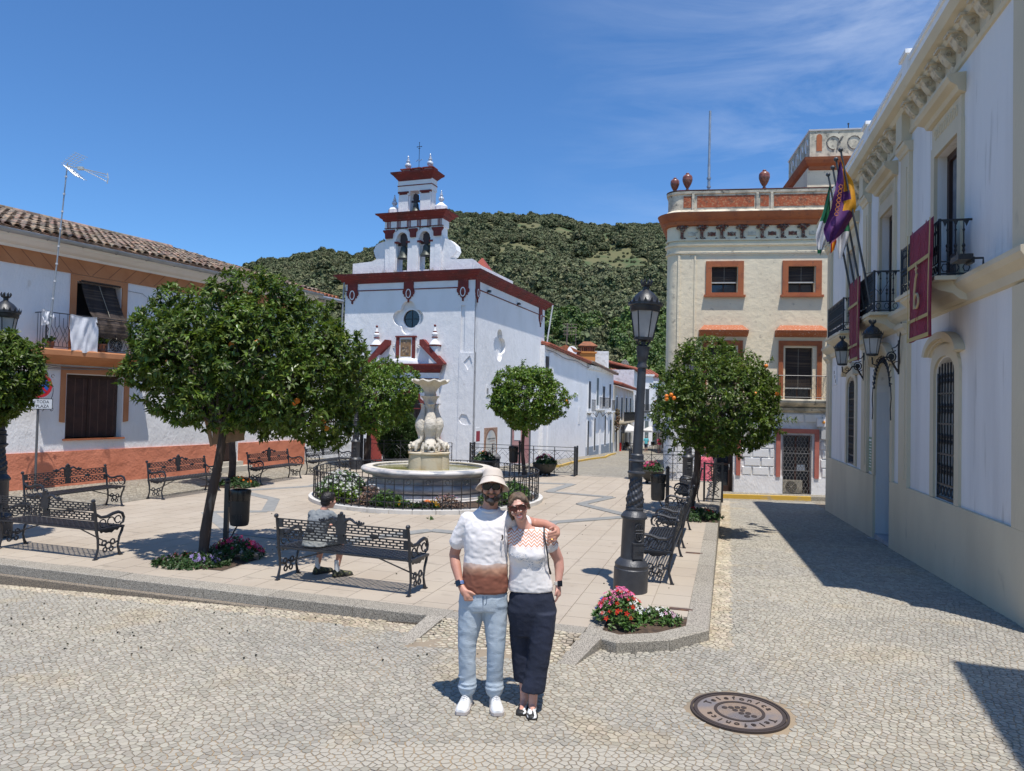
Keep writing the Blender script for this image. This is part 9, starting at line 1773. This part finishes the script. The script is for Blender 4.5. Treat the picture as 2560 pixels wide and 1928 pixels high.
# ---- boy on the bench (bench frame: x along the seat, y forward)
BX, BY = -1.84, 8.62; ba = R(-20.3); boy = empty('person', 'dark haired boy in a grey T-shirt and shorts sitting on the bench, facing away', 'person', (BX, BY, 0), ba)
f = Fig(); head(f, (-.395, .10, .935), .86, yaw=R(180-25)); f.limb([(-.41, .065, .88, .040), (-.425, .045, .83, .045)])
f.loft([(-.49, -.015, .44, .115, .085), (-.48, .0, .58, .10, .075), (-.455, .03, .72, .115, .08), (-.44, .04, .80, .10, .06)], yaw=.25)
for s_, (kx, ky), (fx, fy) in ((-1, (-.60, .30), (-.645, .27)), (1, (-.31, .28), (-.345, .24))):
    f.limb([(-.49+s_*.07, .0, .465, .070), (kx, ky, .455, .048), (kx+(fx-kx)*.4, ky+(fy-ky)*.4, .30, .043), (fx, fy, .10, .028), (fx, fy, .06, .028)])
f.limb([(-.56, .0, .78, .040), (-.62, .12, .64, .033), (-.56, .24, .58, .027), (-.50, .30, .60, .022)]); f.limb([(-.33, .06, .78, .040), (-.28, .16, .65, .033), (-.36, .26, .59, .027), (-.42, .31, .60, .022)]); hand(f, (-.49, .305, .60), (.3, .6, .3), (.6, -.4, .4), .5, .75); hand(f, (-.43, .31, .60), (-.3, .6, .3), (-.6, -.4, .4), .5, .75)
f.build('body', SKIN, boy, .006, 3)
GREY = mat('grey_cotton', (.19, .205, .215), .9, (.23, .245, .25), 8, .4, .6, bump=.002, bs=50); f = Fig(); f.loft([(-.49, -.02, .47, .135, .105), (-.485, -.01, .58, .125, .10), (-.46, .02, .72, .135, .10), (-.445, .035, .79, .12, .075), (-.43, .045, .835, .06, .05)], yaw=.25); f.limb([(-.555, .005, .775, .052), (-.60, .07, .70, .055)]); f.limb([(-.335, .055, .775, .052), (-.30, .12, .70, .055)])
f.build('t_shirt', GREY, boy, .007, 3, wr=.005, wscale=.08); f = Fig(); f.loft([(-.49, -.02, .415, .155, .12), (-.49, -.02, .50, .14, .11)]); f.limb([(-.56, .0, .475, .080), (-.595, .22, .465, .070)]); f.limb([(-.42, .01, .475, .080), (-.33, .20, .465, .070)]); f.build('shorts', mat('pale_grey_shorts', (.36, .37, .35), .9, bump=.002, bs=50), boy, .007, 3, wr=.004, wscale=.07)
f = Fig(); g = f.g; cc = Vector((-.395, .10, .935)); yw = R(155)
def Tb(x, y, z): return (cc.x+x*math.cos(yw)-y*math.sin(yw), cc.y+x*math.sin(yw)+y*math.cos(yw), cc.z+z)
g.f = Tb; g.ball((0, .018, .032), .079, 16, 12, e=(.93, 1.1, 1.02)); g.ball((0, .045, -.015), .055, 12, 10); g.ball((0, -.045, .075), .03, 10, 8, e=(1.6, 1, .8)); f.build('hair', mat('black_hair', (.012, .009, .008), .5, bump=.004, bs=120), boy, .006, 2, wr=.004, wscale=.025)
SOCK = mat('white_sock', (.66, .66, .65), .9); 
for fx, fy, tx, ty in ((-.645, .27, -.56, .46), (-.345, .24, -.24, .41)):
    g = MB(); g.lathe([(.030, .05), (.032, .10), (.034, .16), (.036, .20), (.034, .205)], 12, (fx, fy, 0)); part(g, 'sock', SOCK, boy, 50); shoe(boy, (fx-(tx-fx)*.25, fy-(ty-fy)*.25), (tx, ty), 0, mat('camouflage_trainer', (.035, .034, .026), .7, (.13, .13, .05), 30, .5, .56), mat('dark_sole', (.03, .025, .02), .7), 'trainer', .043, .075)
# ---- distant people
def walker(label, x, y, z, a, shirt, legs, hair, h=1.72, dress=False, bag=False):
    t = empty('person', label, 'person', (x, y, z), a); k = h/1.72; f = Fig(); head(f, (0, 0, 1.60*k), k); f.limb([(0, .01, 1.52*k, .052), (0, .015, 1.42*k, .06)]); f.loft([(0, 0, .88*k, .15, .10), (0, 0, 1.1*k, .14, .10), (0, 0, 1.32*k, .17, .10), (0, 0, 1.42*k, .12, .07)])
    for s_ in (-1, 1): f.limb([(s_*.09, 0, .88*k, .088), (s_*.10, -.08*s_, .48*k, .056), (s_*.10, .02*s_, .08*k, .038)]); f.limb([(s_*.10, .03*s_, .04, .04), (s_*.10, .03*s_-.12, .03, .035)]); f.limb([(s_*.19, 0, 1.38*k, .05), (s_*.26, .06*s_, 1.12*k, .042), (s_*.24, -.10*s_, .90*k, .03)]); hand(f, (s_*.24, -.10*s_, .90*k), (0, -.2, -1), (0, -1, 0), .3, k)
    f.build('body', SKIN, t, .012, 2); f = Fig(); f.loft([(0, 0, (.55 if dress else .86)*k, .24 if dress else .165, .18 if dress else .13), (0, 0, 1.1*k, .175 if dress else .16, .13), (0, 0, 1.34*k, .19, .12), (0, 0, 1.44*k, .12, .08)])
    for s_ in (-1, 1): f.limb([(s_*.18, 0, 1.38*k, .065), (s_*.235, .03*s_, 1.2*k, .062)])
    f.build('dress' if dress else 'shirt', shirt, t, .012, 2, wr=.006, wscale=.12)
    if not dress:
        f = Fig(); f.loft([(0, 0, .92*k, .16, .125), (0, 0, .80*k, .17, .13)])
        for s_ in (-1, 1): f.limb([(s_*.09, 0, .84*k, .10), (s_*.10, -.06*s_, .50*k, .085)])
        f.build('shorts', legs, t, .012, 2)
    f = Fig(); f.ball((0, .02, 1.635*k), .092, (.95, 1.05, 1)); f.build('hair', hair, t, .01, 2); return t
BK = mat('black_hair', (.012, .009, .008), .5)
walker('person in an aqua shirt and dark shorts walking away down the street', 14.25, 77.2, rz(14, 77.2), R(160), mat('aqua_shirt', (.12, .50, .55), .9), mat('navy_shorts', (.02, .025, .05), .9), mat('grey_hair', (.3, .28, .26), .8))
walker('person in a crimson shirt and beige shorts walking at the right of the street', 15.3, 75.5, rz(15, 75.5), R(200), mat('crimson_shirt', (.45, .03, .08), .9), mat('beige_shorts', (.5, .42, .32), .9), mat('white_hair', (.5, .48, .45), .8))
walker('person in a long pink patterned dress standing behind the right fence', 6.02, 22.75, rz(6, 22.75), R(175), mat('pink_dress_cloth', (.72, .18, .22), .9, (.62, .11, .16), 9, .48, .56), BK, BK, 1.66, dress=True)
